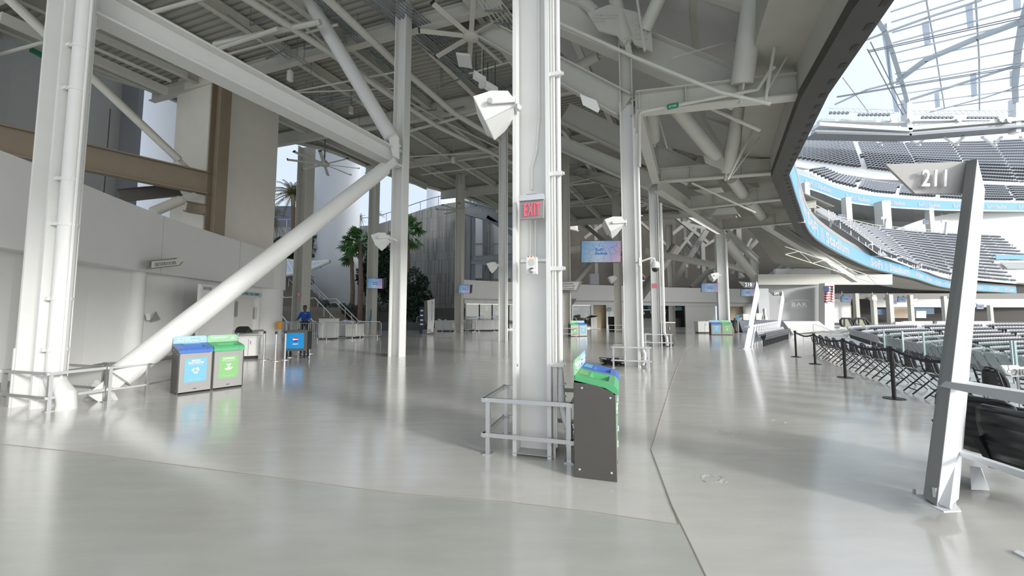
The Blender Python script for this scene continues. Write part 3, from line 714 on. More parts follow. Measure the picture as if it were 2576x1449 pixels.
for a, c, z, r, lab in (((0, 42), (420, 230), 12.7, .16, 'flat pale beam above the left opening, behind the column'), ((240, 88), (470, 190), 13.4, .12, 'short pale beam crossing above the left opening'), ((235, 120), (430, 205), 12.4, .05, 'thin pale pipe above the left opening')):
    b = MB(); b.beam(Z(*a, z), Z(*c, z), r * 1.6, r * 2.2); tag(b.build('rim_beam', STEELW), lab, 'beam')
b = MB(); p = Z(78, 113, 12.9); q = Z(125, 138, 12.9); b.beam(p - UZ * .2, q - UZ * .2, .1, .22); b.build
tag(b.build('pipe_label', GREENLAB), 'green label band on the pipe at far upper left', 'label')

# ---- left concession building: curved parapet, soffit, base wall
TOPP = [Z(x, y, 4.9) for x, y in ((-420, 218), (-200, 300), (0, 378), (100, 416), (205, 461), (330, 512), (440, 553), (560, 593), (640, 618), (698, 636))]
e0 = TOPP[-1]; TOPP += [e0 + V((.12, .45, 0)), e0 + V((-.35, 1.4, 0)), e0 + V((-1.4, 2.2, 0)), e0 + V((-3.5, 2.4, 0))]
PT = catmull(TOPP, .5); b = MB(); b.strip(PT, [V((p.x, p.y, 2.95)) for p in PT]); PNn = normals2(PT)
b.strip(PT, [p + n * .25 for p, n in zip(PT, PNn)]); b.strip([V((p.x, p.y, 2.95)) for p in PT], [V((p.x + n.x * 3.0, p.y + n.y * 3.0, 2.95)) for p, n in zip(PT, PNn)])
b.strip([p + n * .25 for p, n in zip(PT, PNn)], [V((p.x + n.x * .25, p.y + n.y * .25, 2.95)) for p, n in zip(PT, PNn)])
struct(b.build('wall_left_parapet', PANEL))
b = MB()
for p, n in list(zip(PT, PNn))[6::9]: b.obox(p - n * .003 - UZ * .97, n * .004, V((n.y, -n.x, 0)) * .006, UZ * .97)
struct(b.build('trim_parapet_seams', mat('seam_grey', (.42, .42, .41), .8)))
BW = catmull([F(x, y) for x, y in ((-500, 1090), (-200, 1015), (0, 977), (170, 941), (320, 917), (345, 913), (440, 901), (520, 888), (600, 876), (650, 868), (672, 865))], .5)
b = MB(); b.strip(BW, [p + UZ * 3.0 for p in BW]); struct(b.build('wall_left', PANEL))
b = MB(); b.strip([p + V((.02, -.03, 0)) for p in BW], [p + V((.02, -.03, .12)) for p in BW]); struct(b.build('baseboard_left', mat('base_grey', (.30, .30, .29), .7)))
p = F(330, 916); b = MB(); b.tube(p, p + UZ * 3, .22, 20); struct(b.build('wall_left_pilaster', PANEL, smooth=True))
# rounded end wall under the parapet end
b = MB(); b.tube(V((-13.6, 20.6, 0)), V((-13.6, 20.6, 3.0)), .95, 32); struct(b.build('wall_rounded_end', PANEL, smooth=True))
# restroom sign
c = D(425, 661, 12.2); xd = (D(470, 655, 12.75) - D(372, 665, 11.6)).normalized()
e = E('restroom_sign', c, 'pale blade sign reading restroom on the left parapet', 'sign')
nn = xd.cross(UZ).normalized(); 
if nn.y > 0: nn = -nn
b = MB(); b.prism([c + xd * x + UZ * z for x, z in ((-.62, -.14), (.35, -.14), (.62, .14), (-.62, .14))], -nn * .05); b.build('backing', SGREY, e)
c2 = c + nn * .09 - xd * .02
b = MB(); b.prism([c2 + xd * x + UZ * z for x, z in ((-.55, -.10), (.28, -.10), (.33, -.02), (.50, .03), (.63, .17), (.25, .17), (.18, .10), (-.55, .10))], -nn * .03); b.build('face', STEELW, e)
text('RESTROOM', c2 + nn * .012 - xd * .16 - UZ * .01, xd, UZ, .62, .11, LETG, e)
# small wall notice: white card and dark triangle
p = D(391, 796, 12.84); b = MB(); n_ = (V((0, 0, 1)).cross(xd)).normalized(); b.prism([p + xd * -.16 - UZ * .14, p + xd * .16 - UZ * .14, p + UZ * .17], -n_ * .02 if n_.y > 0 else n_ * .02)
e = tag(b.build('restroom_plaque', SGREY), 'dark triangle plaque on the white wall under the restroom sign', 'plaque'); panel('inset', p + V((0, -.03, -.04)), xd, UZ, .11, .11, .01, PANEL, e)
p = D(372, 797, 12.56); panel_ = panel('notice_card', p, xd, UZ, .12, .22, .012, mat('white_card', (.72, .72, .73), .5)); tag(panel_, 'small white notice card left of the triangle plaque', 'notice')
# concession front
a_ = D(497, 800, 12.9); c_ = D(648, 800, 16.6); a_.z = c_.z = 0; xd2 = (c_ - a_).normalized(); W2 = (c_ - a_).length; n2 = V((xd2.y, -xd2.x, 0))
e = E('concession_stand', (a_ + c_) / 2, 'white food stand with lettered header and closed roller shutter at left', 'food stand')
def onc(x, z, o=0): return a_ + xd2 * x + UZ * z + n2 * o
def cp(nm, x0, x1, z0, z1, th, m, o=0):
    b = MB(); b.obox(onc((x0 + x1) / 2, (z0 + z1) / 2, o), xd2 * (x1 - x0) / 2, n2 * th / 2, UZ * (z1 - z0) / 2); return b.build(nm, m, e)
cp('side_panel', 0, W2 * .52, 0, 2.62, .1, PANEL); cp('jamb', W2 * .93, W2, 0, 2.62, .1, PANEL)
cp('header', W2 * .52, W2, 2.3, 2.62, .14, PANEL, .03)
cp('header_band', W2 * .50, W2, 2.34, 2.52, .02, mat('teal_band', (.38, .55, .58), .5), .12)
sh = cp('shutter', W2 * .52, W2 * .93, .95, 2.3, .04, PANEL, -.05)
for k in range(22): 
    pass
b = MB()
for k in range(24): b.obox(onc(W2 * .725, .98 + k * .055, -.02), xd2 * W2 * .2, n2 * .008, UZ * .012)
o = b.build('shutter_slats', STEELW, sh)
cp('counter', W2 * .50, W2 * .96, .85, .93, .5, ALU, .1); cp('counter_front', W2 * .52, W2 * .93, .1, .85, .1, PANEL, .05); cp('kick', W2 * .5, W2, 0, .1, .06, DARKROOM, .08)
cp('menu_board', W2 * .53, W2 * .56, 1.5, 2.1, .03, SGREY, .08); cp('menu_board', W2 * .90, W2 * .93, 1.4, 1.9, .03, STEELW, .08)
cp('teal_header_band', 0.02, W2 * .3, 2.42, 2.56, .02, mat('teal_band2', (.62, .70, .72), .5), .06)
text('BEER', onc(W2 * .08, 2.49, .08), xd2, UZ, .42, .10, LETG, e)
text('WATER  BEER  SODA  CANDY', onc(W2 * .74, 2.43, .14), xd2, UZ, W2 * .4, .10, LETG, e)

# ---- radial rakers, cantilevers and tubes under the seating deck
def rk(name, p, q, w, h, label, m=STEELW, grp=None):
    b = MB(); b.ibeam(p, q, w, h, .05, .03); o = b.build(name, m); return tag(o, label, 'beam', grp)
def cant(p, q, label, h=.66):
    e = E('cantilever_beam', p, label, 'beam'); b = MB(); b.ibeam(p, q, .36, h, .045, .03); b.build('web_and_flanges', STEELW, e); d = (V(q) - V(p)); L_ = d.length; d.normalize(); s_ = d.cross(UZ).normalized()
    for t in (.02, .28, .7, .985): 
        b = MB(); b.obox(V(p) + d * L_ * t, d * .012, s_ * .17, UZ * (h / 2 - .05)); b.build('stiffener', STEELW, e)
    b = MB()
    for i in range(5):
        for j in range(4): b.lathe([(.022, 0), (.016, .02)], V(p) + d * (.12 + .09 * j) + s_ * .016 + UZ * (.2 - .1 * i), 6, s_)
    b.obox(V(p) + d * .26 + s_ * .018, d * .2, s_ * .006, UZ * .26); b.build('bolted_splice', STEELW, e); return e
cant(D(1598, 262, 11.2), D(2079, 210, 10.0), 'white cantilever beam from the first guarded column to the dark fascia, topmost')
cant(D(1658, 443, 18.3), D(1964, 418, 16.4), 'white cantilever beam from the second guarded column to the fascia')
cant(D(1738, 512, 22.3), D(1990, 482, 18.6), 'third white cantilever beam down, short of the blue ribbon', .75)
cant(D(1818, 566, 28.6), D(2022, 543, 22.8), 'lowest white cantilever beam, above the distant white column', .8)
rk('raker_beam', D(1382, 28, 12.4), D(1870, 232, 11.2), .4, 1.05, 'deep raker girder above the topmost cantilever beam')
rk('raker_beam', D(1420, 285, 20.5), D(1745, 440, 18.3), .4, 1.1, 'deep raker girder above the second cantilever beam')
rk('raker_beam', D(1570, 425, 29), D(1800, 530, 25), .4, 1.2, 'raker girder above the third cantilever beam')
rk('radial_girder', D(1045, -20, 17), D(1572, 268, 11.6), .42, .75, 'long girder passing behind the ceiling fan to the first guarded column')
rk('radial_girder', D(1200, 270, 24), D(1642, 462, 18.6), .42, .75, 'long girder behind the central column reaching the second guarded column')
rk('radial_girder', D(1410, 418, 33), D(1745, 525, 25), .42, .8, 'distant girder meeting the third cantilever beam')
rk('raker_beam', D(1895, 540, 27), D(2150, 700, 37), .45, .8, 'long sloping girder under the far deck, ending left of the flag')
rk('ring_beam', D(1655, 466, 18.2), D(1745, 527, 24.2), .38, .62, 'white ring beam segment from second guarded column to third cantilever')
rk('ring_beam', D(1745, 527, 24.2), D(1822, 580, 31), .38, .66, 'white ring beam segment ending at the distant white column')
rk('ring_beam', D(1600, 268, 11.4), D(1650, 450, 18.1), .34, .5, 'ring beam between the two guarded columns high above')
rk('ring_beam', D(1830, 590, 31), D(1906, 655, 45), .38, .7, 'far ring beam dropping toward the column by the section signs')
# big round tubes above
def rtube(p, q, r, lab, n=24): 
    e = E('round_strut', p, lab, 'tube strut'); b = MB(); b.tube(p, q, r, n); d = (V(q) - V(p)).normalized(); b.build('tube', STEELW, e, smooth=True)
    b = MB(); b.beam(V(q), V(q) + d * .5, .06, r * .8); b.build('end_plate', STEELW, e)
rtube(D(1905, -60, 9.4), D(1866, 212, 10.3), .29, 'fat round strut coming down at upper right to the topmost cantilever')
rtube(D(1864, 262, 14.2), D(1828, 428, 16.5), .27, 'round strut from the topmost cantilever down to the second one')
rtube(D(1700, 270, 13.5), D(1800, 392, 16.0), .27, 'slanting round strut left of the vertical one between two cantilevers')
rtube(D(1540, -30, 11.5), D(1576, 105, 11.3), .2, 'round strut entering the large bolted gusset from above')
rtube(D(1665, -20, 10.6), D(1622, 75, 11.2), .2, 'round strut right of the large bolted gusset')
rtube(D(1440, -20, 12.2), D(1500, 32, 11.8), .17, 'round strut left of the large bolted gusset')
rtube(D(1640, 250, 14), D(1646, 350, 16.5), .24, 'short round strut behind the first guarded column')
rtube(D(1840, 448, 18), D(1880, 505, 21), .27, 'round strut below the second cantilever beam')
rtube(D(1885, 505, 22), D(1938, 570, 28), .3, 'distant round strut below the third cantilever beam')
rtube(D(1420, 185, 16), D(1505, 140, 15), .2, 'round strut lying left behind the central column')
b = MB(); b.prism([D(1478, 32, 11.2), D(1530, 12, 11.2), D(1600, 30, 11.2), D(1638, 60, 11.2), D(1642, 128, 11.2), D(1596, 110, 11.2), D(1585, 90, 11.2), D(1570, 112, 11.2), D(1552, 88, 11.2), D(1505, 75, 11.2)], B_ * .06)
g = tag(b.build('gusset_plate', STEELW), 'large many-sided bolted gusset plate at the top centre right', 'gusset plate')
for k in range(40):
    b = MB(); x, y = (1495 + (k % 8) * 8, 38 + (k // 8) * 8) if k < 20 else (1600 + (k % 4) * 9, 50 + ((k - 20) // 4) * 12); b.lathe([(.024, 0), (.02, .03)], D(x, y, 11.18), 6, -B_); b.build('bolt', STEELW, g)
b = MB(); b.prism([D(1768, 385, 15.9), D(1815, 380, 15.9), D(1822, 400, 15.9), D(1818, 425, 15.9), D(1775, 408, 15.9)], B_ * .08); tag(b.build('gusset_plate', STEELW), 'rounded gusset plate where two round struts meet', 'gusset plate')
# slim vertical stubs of upper deck framing, pipes
SLIM = [([(1380, 45), (1600, 145), (1812, 232), (1938, 262)], 10.0, .045, 'long slim white pipe crossing diagonally at the upper right'),
        ([(1788, 272), (1912, 328)], 12, .06, 'short slim pipe below the topmost cantilever'),
        ([(1975, -30), (1925, 252)], 9.6, .04, 'slim upright pipe near the dark fascia'),
        ([(1895, 325), (1830, 452)], 14, .05, 'slim hanger pipe beside the round strut'),
        ([(1600, -20), (1622, 128)], 10.4, .035, 'slim hanger pipe right of the gusset plate'),
        ([(1690, 145), (1862, 98)], 11.0, .03, 'slim level pipe between two upper ribs'),
        ([(2030, -20), (1945, 85)], 9.3, .03, 'thin slanting stay near the dark fascia'),
        ([(1980, 143), (1928, 232)], 9.8, .025, 'thin stay above the end of the long slim pipe'),
        ([(1740, 460), (1900, 535)], 18, .05, 'slim pipe hanging under the second cantilever'),
        ([(1655, 290), (1678, 372)], 14, .03, 'thin hanger left of the slanting strut'),
        ([(1912, 345), (1842, 440)], 14.5, .025, 'thin stay beside the slim hanger pipe')]
for pts, Y, r, lab in SLIM:
    b = MB(); b.path([D(x, y, Y - (k * .25 if len(pts) > 2 else 0)) for k, (x, y) in enumerate(pts)], r, 8); tag(b.build('slim_pipe', STEELW, smooth=True), lab, 'pipe')
b = MB(); b.path([D(1608, 420, 10.9), D(1608, 292, 10.9), D(1611, 284, 10.9), D(1622, 280, 10.85), D(1890, 228, 10.2), D(1905, 226, 10.2), D(1935, 180, 10.0), D(1950, 168, 9.9)], .05, 10)
e = tag(b.build('drain_line', STEELW, smooth=True), 'bent white drain line under the topmost cantilever with green label', 'pipe')
b = MB(); b.beam(D(1679, 269.5, 10.62), D(1706, 264, 10.55), .115, .115); b.build('label_band', GREENLAB, e)
text('EXIT TO STREET', D(1692, 266.5, 10.52), D(1706, 264, 10.5) - D(1679, 269.5, 10.56), UZ, .2, .04, LETW, e)
# floodlights and small fixtures under the deck
def hullobj(name, pts, m, label, cat, parent=None): 
    b = MB(); b.hull([V(p) for p in pts]); o = b.build(name, m, parent, bevel=.01)
    if parent is None: tag(o, label, cat)
    return o
def slab(px, Y, dY): return [D(x, y, Y) for x, y in px] + [D(x, y, Y + dY) for x, y in px]
hullobj('panel_speaker', slab(((1458, 236), (1500, 252), (1509, 275), (1504, 284), (1466, 264)), 8.2, .25), WHITE, 'white rounded box speaker hung right of the central column', 'speaker')
hullobj('panel_light', slab(((1716, 556), (1745, 566), (1778, 572), (1775, 577), (1740, 572)), 22, .4), WHITE, 'white slanting light box under the girders near the far column', 'light')
hullobj('panel_light', slab(((1860, 686), (1872, 694), (1874, 698), (1862, 690)), 38, .4), WHITE, 'small white light box above the 210 sign', 'light')
# triangular tube truss hanging below the far deck
def truss(a, c, n, w, lab):
    e = E('tube_truss', a, lab, 'truss'); a, c = V(a), V(c); d = (c - a); u = UZ * w; b = MB(); b.tube(a, c, .035, 6); b.tube(a + u, c + u, .035, 6); b.build('chord', STEELW, e); b = MB()
    for k in range(n): b.tube(a + d * (k / n) + (u if k % 2 else V((0, 0, 0))), a + d * ((k + 1) / n) + (V((0, 0, 0)) if k % 2 else u), .03, 5)
    o = b.build('lattice', STEELW, e)
truss(D(1975, 640, 28), D(2205, 715, 36), 8, .6, 'far end of the slim truss above the flag')

# ============================================================ furniture of the concourse
def guard(c, la, lb, label, back=True, z1=.61, z0=.22, nfront=2, sides=True):
    c = V(c); e = E('guard_rail', c, label, 'guard rail'); h = la / 2; g = lb / 2
    P4 = [c - A_ * h - B_ * g, c + A_ * h - B_ * g, c + A_ * h + B_ * g, c - A_ * h + B_ * g]
    for p in P4:
        b = MB(); b.beam(p, p + UZ * (z1 + .02), .05, .05, up=A_); b.obox(p + UZ * .006, A_ * .05, B_ * .05, UZ * .006); b.build('post', ALU, e)
    for i in range(4):
        p, q = P4[i], P4[(i + 1) % 4]; d = (q - p).normalized(); o = V((d.y, -d.x, 0)) * .035
        for z in (z1, z0):
            b = MB(); b.beam(p - d * .07 + o + UZ * z, q + d * .07 + o + UZ * z, .03, .045); b.build('rail', ALU, e)
    b = MB()
    for p in P4:
        for z in (z1, z0):
            for k in (-.05, .0): b.lathe([(.009, 0), (.008, .008)], p - B_ * .05 + A_ * k + UZ * z, 6, -B_)
    b.build('bolts', CHROME, e)
    return e
p0 = F(1228, 1141); guard(p0 + A_ * .46 + B_ * .36, .92, .72, 'low metal guard rail around the foot of the central column')
guard(cols['c2'] + B_ * .0 - A_ * .03, 1.0, .8, 'low metal guard rail around the next column right of the centre')
guard(cols['c3'] + A_ * .02, 1.15, .9, 'low metal guard rail around the second guarded column')
guard(cols['c1556'], 1.7, 1.3, 'low guard rail at the foot of a distant grey column by the black bin')
guard(cols['c1425'], 1.4, 1.2, 'low guard rail at the distant grey column by the green and blue bins')
guard(cols['c1155'], 2.4, 1.6, 'low guard rail at the column beside the shop', z1=.9, z0=.3)
cz = F(120, 1035); guard(cz - A_ * .62 + B_ * .36, 1.24, .72, 'low metal guard rail wrapping the massive left column')
# long rail by the sloping brace
e = E('brace_guard', F(368, 995), 'long metal guard rail along the foot of the sloping white tube', 'guard rail')
G = [V((-7.30, 6.95, 0)), F(368, 996), V((-7.0, 8.35, 0)) + V((-.2, .1, 0))]
for a, c in zip(G, G[1:]):
    for z in (.61, .22):
        b = MB(); b.beam(a + UZ * z, c + UZ * z, .045, .03); b.build('rail', ALU, e)
for p in G + [V((-7.5, 8.5, 0)), V((-8.1, 7.6, 0))]:
    b = MB(); b.beam(p, p + UZ * .63, .05, .05, up=A_); b.build('post', ALU, e)
b = MB(); b.path([V((-7.5, 8.5, .61)), V((-8.1, 7.6, .61)), V((-8.0, 7.3, .61))], .02, 6); b.build('rail', ALU, e)

# ---- recycling and compost bins, built facing local -Y
def bin_pair(loc, rz, order, labels, s=1.0, detail=True, wx=1.0):
    for k, kind in enumerate(order):
        w = .54 * wx; x0 = (-w / 2 if k == 0 else w / 2)
        c, sn = math.cos(rz), math.sin(rz); L_ = V((loc[0] + c * x0 * s, loc[1] + sn * x0 * s, 0))
        e = E(('recycling_bin' if kind == 'r' else 'compost_bin'), L_, labels[k], 'bin', 'waste bins', rz=rz); e.scale = (s, s, s)
        LID, STK, BRD = (BLUE, SKYB, LBLUE) if kind == 'r' else (GREEN, GRNS, LGREEN); hw = w / 2 - .004
        def B(nm, f, m, bev=0, par=None): b = MB(); f(b); return b.build(nm, m, par or e, world=False, bevel=bev)
        def side(x, t): 
            pr = [(-.20, .0), (.20, .0), (.20, .91), (-.02, .895), (-.17, .83), (-.20, .79)]
            return lambda b: b.prism([(x, y, z) for y, z in pr], (t, 0, 0))
        for sx in (-hw, hw - .02): 
            o = B('side_panel', side(sx, .02), DGREY, .004)
            b = MB(); xx = sx - .004 if sx < 0 else sx + .02
            if detail:
                for y, z in ((-.15, .78), (.12, .86), (-.15, .08), (.15, .08)): b.lathe([(.012, 0), (.012, .004), (.006, .007)], (xx + (.004 if sx < 0 else 0), y, z), 8, (-1 if sx < 0 else 1, 0, 0))
                b.build('bolts', CHROME, o, world=False)
        B('front_panel', lambda b: b.obox((0, -.192, .42), (hw - .02, 0, 0), (0, .008, 0), (0, 0, .385)), BINGREY, .003)
        B('back_panel', lambda b: b.obox((0, .19, .45), (hw - .02, 0, 0), (0, .008, 0), (0, 0, .45)), DGREY)
        B('inner_liner', lambda b: b.obox((0, 0, .70), (hw - .03, 0, 0), (0, .17, 0), (0, 0, .02)), BLACK)
        def lid(b):
            o = [(-.225, .80), (-.225, .86), (-.19, .905), (-.10, .925), (.20, .985), (.20, .93), (-.10, .87)]
            for xa, xb in ((-hw, -hw * .62), (hw * .62, hw)): b.prism([(xa, y, z) for y, z in o], (xb - xa, 0, 0))
            for ya, yb in (((-.225, .80), (-.225, .86)),): pass
            f = [(-.225, .80), (-.225, .86), (-.19, .905), (-.13, .918), (-.13, .86)]; b.prism([(-hw * .62, y, z) for y, z in f], (hw * 1.24, 0, 0))
            g = [(.05, .905), (.05, .955), (.20, .985), (.20, .93)]; b.prism([(-hw * .62, y, z) for y, z in g], (hw * 1.24, 0, 0))
            b.add([(-hw * .62, -.13, .918), (hw * .62, -.13, .918), (hw * .40, -.09, .80), (-hw * .40, -.09, .80)], [(0, 1, 2, 3)])
            b.add([(-hw * .62, .05, .955), (hw * .62, .05, .955), (hw * .40, .0, .83), (-hw * .40, .0, .83)], [(0, 1, 2, 3)])
            for q in (-1, 1): b.add([(q * hw * .62, -.13, .918), (q * hw * .62, .05, .955), (q * hw * .40, .0, .83), (q * hw * .40, -.09, .80)], [(0, 1, 2, 3)])
        B('lid', lid, LID, .004)
        B('lid_label', lambda b: b.obox((0, .12, .972), (hw * .5, 0, 0), (0, .045, .009), (0, -.0002, .001)), STK)
        def brd(b):
            r = .05; pts = [(-hw, .93), (-hw, 1.13 - r)] + [(-hw + r - r * math.cos(a), 1.13 - r + r * math.sin(a)) for a in (.4, .8, 1.2, 1.57)] + [(hw - r + r * math.sin(a), 1.13 - r + r * math.cos(a)) for a in (0, .4, .8, 1.2, 1.57)] + [(hw, .93)]
            b.prism([(x, .185, z) for x, z in pts], (0, .012, 0))
        bd = B('header_board', brd, BRD)
        if detail: B('board_back', lambda b: b.obox((0, .2005, 1.0), (hw - .01, 0, 0), (0, .003, 0), (0, 0, .1)), ALU)
        st = B('sticker', lambda b: b.obox((0, -.2015, .46), (.17 * wx, 0, 0), (0, .001, 0), (0, 0, .235)), STK)
        X, U = V((1, 0, 0)), UZ
        def T(s_, x, y, z, w_, h_, par, bold=.03): text(s_, (x, y, z), X, U, w_, h_, LETW, par, bold=bold, world=False)
        yy = -.204
        if kind == 'r':
            T('MIXED', 0, yy, .648, .13 * wx, .032, st); T('RECYCLING', 0, yy, .606, .235 * wx, .032, st)
            if detail: T('Plastic & Aluminum', 0, yy, .57, .22, .018, st, 0)
            b = MB()                                       # three chasing arrows
            for i in range(3):
                a0 = i * 2 * PI / 3 + PI / 2
                def pt(a, r): return V((math.cos(a) * r, yy, .45 + math.sin(a) * r))
                pr = [pt(a0 + .25, .052), pt(a0 + .75, .06), pt(a0 + 1.25, .06), pt(a0 + 1.45, .052)]; qr = [pt(a0 + .25, .03), pt(a0 + .75, .036), pt(a0 + 1.25, .036), pt(a0 + 1.45, .03)]
                b.strip(pr, qr); tip = pt(a0 + 1.95, .046); b.add([pt(a0 + 1.4, .078), tip, pt(a0 + 1.4, .018)], [(0, 1, 2)])
            b.build('recycling_symbol', LETW, st, world=False)
            if detail: T('Please empty liquids first', 0, yy, .268, .21, .018, st, 0)
            T('MIXED', -hw * .42, .178, 1.078, hw * .75, .032, bd); T('RECYCLING', -hw * .2, .178, 1.032, hw * 1.2, .034, bd)
            if detail: T('Plastic and', hw * .28, .178, 1.085, hw * .5, .014, bd, 0); T('Aluminum', hw * .25, .178, 1.066, hw * .4, .014, bd, 0)
            b = MB(); cx_, cz_ = hw * .72, 1.06
            for i in range(3):
                a0 = i * 2.094 + PI / 2
                def pt(a, r): return V((cx_ + math.cos(a) * r, .178, cz_ + math.sin(a) * r))
                b.strip([pt(a0 + .25 + .3 * j, .034) for j in range(4)], [pt(a0 + .25 + .3 * j, .02) for j in range(4)]); b.add([pt(a0 + 1.1, .045), pt(a0 + 1.75, .027), pt(a0 + 1.1, .01)], [(0, 1, 2)])
            b.build('recycling_symbol', LETW, bd, world=False)
        else:
            T('COMPOST', 0, yy, .64, .215 * wx, .036, st)
            if detail: T('Food & Food-Related', 0, yy, .598, .235, .02, st, 0); T('Items Only', 0, yy, .572, .11, .018, st, 0)
            def plant(cx_, cz_, k, y_, par):
                b = MB(); b.obox((cx_, y_, cz_ + .01 * k), (.003 * k, 0, 0), (0, .001, 0), (0, 0, .03 * k))
                for q in (-1, 1): b.prism([(cx_ + q * x * k, y_, cz_ + z * k) for x, z in ((.003, .03), (.012, .055), (.035, .058), (.03, .038), (.012, .028))], (0, -.001, 0))
                b.prism([(cx_ + x * k, y_, cz_ + z * k) for x, z in ((-.03, -.015), (-.015, .003), (.015, .005), (.03, -.012))], (0, -.001, 0))
                b.prism([(cx_ + x * k, y_, cz_ + z * k) for x, z in ((-.06, -.02), (-.035, -.028), (-.01, -.02), (.02, -.022), (.055, -.008), (.065, -.018), (.03, -.05), (-.02, -.058), (-.06, -.045))], (0, -.001, 0))
                b.build('plant_symbol', LETW, par, world=False)
            plant(0, .46, 1.15, yy, st); 
            if detail: T('Please, only food scraps', 0, yy, .268, .21, .018, st, 0)
            T('COMPOST', -hw * .25, .178, 1.07, hw * 1.05, .036, bd)
            if detail: T('Food & Food-Related', -hw * .3, .178, 1.03, hw * .9, .014, bd, 0)
            plant(hw * .66, 1.06, .55, .178, bd)
        if detail:
            B('latch', lambda b: b.obox((hw - .04, -.203, .80), (.012, 0, 0), (0, .004, 0), (0, 0, .012)), CHROME)
            B('pull_slot', lambda b: b.obox((0, -.2, .09), (.03, 0, 0), (0, .003, 0), (0, 0, .006)), BLACK)
bin_pair((.95, 4.25), math.radians(73.7), 'cr', ('dark-sided compost bin with green lid, nearest the camera beside the central column', 'recycling bin with blue lid behind the near green-lidded bin'))
bin_pair((-6.42, 8.10), math.radians(56), 'rc', ('grey recycling bin with blue lid and light blue sticker, left foreground', 'grey compost bin with green lid and green sticker, left foreground'), wx=1.05)
p = F(1817, 843); bin_pair((p.x, p.y + .2), math.radians(-6), 'rc', ('distant recycling bin with blue lid in front of the large white column', 'distant compost bin with green lid in front of the large white column'), detail=False, wx=1.45)
p = F(1455, 847); bin_pair((p.x, p.y + .3), math.radians(22), 'cr', ('distant compost bin with green lid and black side, right of the central column', 'distant recycling bin with blue lid, right of the central column'), detail=False, wx=1.3, s=1.0)
p = F(1617, 832); bin_pair((p.x, p.y + .2), math.radians(5), 'c', ('distant compost bin with green sticker glimpsed between two guarded columns',), detail=False, wx=1.3)
def simplebin(p, w, d, h, rz, label, m, topm, cat='cabinet', name='counter_cabinet', wheels=False):
    e = E(name, p, label, cat, rz=rz)
    b = MB(); b.box(0, 0, h / 2 + .05, w, d, h - .1); b.build('body', m, e, world=False, bevel=.01)
    b = MB(); b.box(0, 0, h, w + .06, d + .06, .05); b.build('top', topm, e, world=False, bevel=.008)
    b = MB(); b.box(0, 0, .05, w - .1, d - .1, .1); b.build('plinth', BLACK, e, world=False)
    b = MB(); b.box(0, -d / 2 - .004, h * .5, .012, .006, h * .8); b.build('door_seam', SGREY, e, world=False)
    b = MB(); b.box(w * .12, -d / 2 - .02, h * .75, .03, .03, .12); b.build('handle', ALU, e, world=False)
    return e
q = F(1768, 838); simplebin(q, 1.1, .7, .98, 0, 'white cabinet on a dark plinth left of the distant bins', WHITE, WHITE)
q = F(1857, 836); simplebin(q, .5, .5, 1.25, -.2, 'grey slim cabinet right of the distant green-lidded bin', BINGREY, WHITE)
q = F(1690, 872); simplebin(q + V((-.15, .4, 0)), .72, .6, 1.18, .05, 'dark brown podium cabinet with pale top behind the second guarded column', DGREY, STEELW, 'podium', 'podium')
# black cable coil on the floor by guard
b = MB(); c = F(1540, 917)
for k in range(14):
    r = .16 + .1 * random.random(); ph = random.random() * 6; cc = c + V((random.uniform(-.1, .1), random.uniform(-.1, .1), .02 + .012 * k)); b.path([cc + V((math.cos(a + ph) * r * 1.3, math.sin(a + ph) * r, .02 * math.sin(2 * a))) for a in [2 * PI * j / 14 for j in range(14)]], .012, 6)
b.path([c + V((.2, -.1, .02)), c + V((.5, -.2, .02)), c + V((.75, .05, .02)), c + V((1.1, .1, .02))], .02, 6)
tag(b.build('cable_coil', BLACK, smooth=True), 'heap of coiled black cable on the floor by the guarded column', 'cable')

# ---- horn speakers
def horn(c, s, label, arm_to):
    """c: centre, s: size scale (px/px of the near one), hull like the near one"""
    c = V(c); e = E('horn_speaker', c, label, 'speaker')
    o = lambda x, y, d: c + V((x * s, d * s, -y * s))
    near = [(-.248, -.21), (-.04, -.28), (.153, -.277), (.234, -.17), (.23, -.10), (.08, -.04), (-.11, .08)]
    b = MB(); b.hull([o(x, y, -.12) for x, y in near] + [o(x * .9, y * .9 + .02, .25) for x, y in near]); b.build('mouth_shell', WHITE, e, bevel=.006)
    b = MB(); b.hull([o(x, y, -.115) for x, y in ((.23, -.11), (.08, -.045), (-.11, .075))] + [o(x, y, .12) for x, y in ((-.01, .2), (.108, .095), (.234, -.068))] + [o(x, y, .24) for x, y in ((.2, -.1), (0, .1), (-.1, .05))]); b.build('rear_shell', WHITE, e, bevel=.006)
    b = MB(); b.beam(o(-.05, -.13, -.15), o(.24, -.15, -.15), .02 * s, .06 * s); b.obox(o(.25, -.15, -.03), V((.012 * s, 0, 0)), V((0, .13 * s, 0)), V((0, 0, .05 * s))); b.beam(o(.25, -.15, -.02), V(arm_to), .05, .05); b.build('bracket', WHITE, e)
    b = MB(); b.lathe([(.035 * s, 0), (.03 * s, .012)], o(-.05, -.13, -.165), 14, (0, -1, 0)); b.build('pivot', ALU, e)
    return e
hc = D(1245, 300, 4.28); horn(hc, 1.0, 'large white horn speaker bracketed to the left of the central column', hc + V((.30, -.0, .12)))
hc = D(1544, 577, 11.0); horn(hc, 1.25, 'white horn speaker left of the first guarded column above the big screen', hc + V((.45, .3, .18)))
hc = D(958, 612, 13.6); horn(hc, 1.3, 'cream horn speaker on the left side of the cream column', hc + V((.45, .4, .18)))
hc = D(1238, 676, 21.6); horn(hc, 1.3, 'small horn speaker left of the slim column before the shop', hc + V((.45, .6, .18)))
hc = D(1540, 706, 33.5); horn(hc, 1.5, 'tiny horn speaker beside the grey column above the black bin', hc + V((.6, .8, .18)))
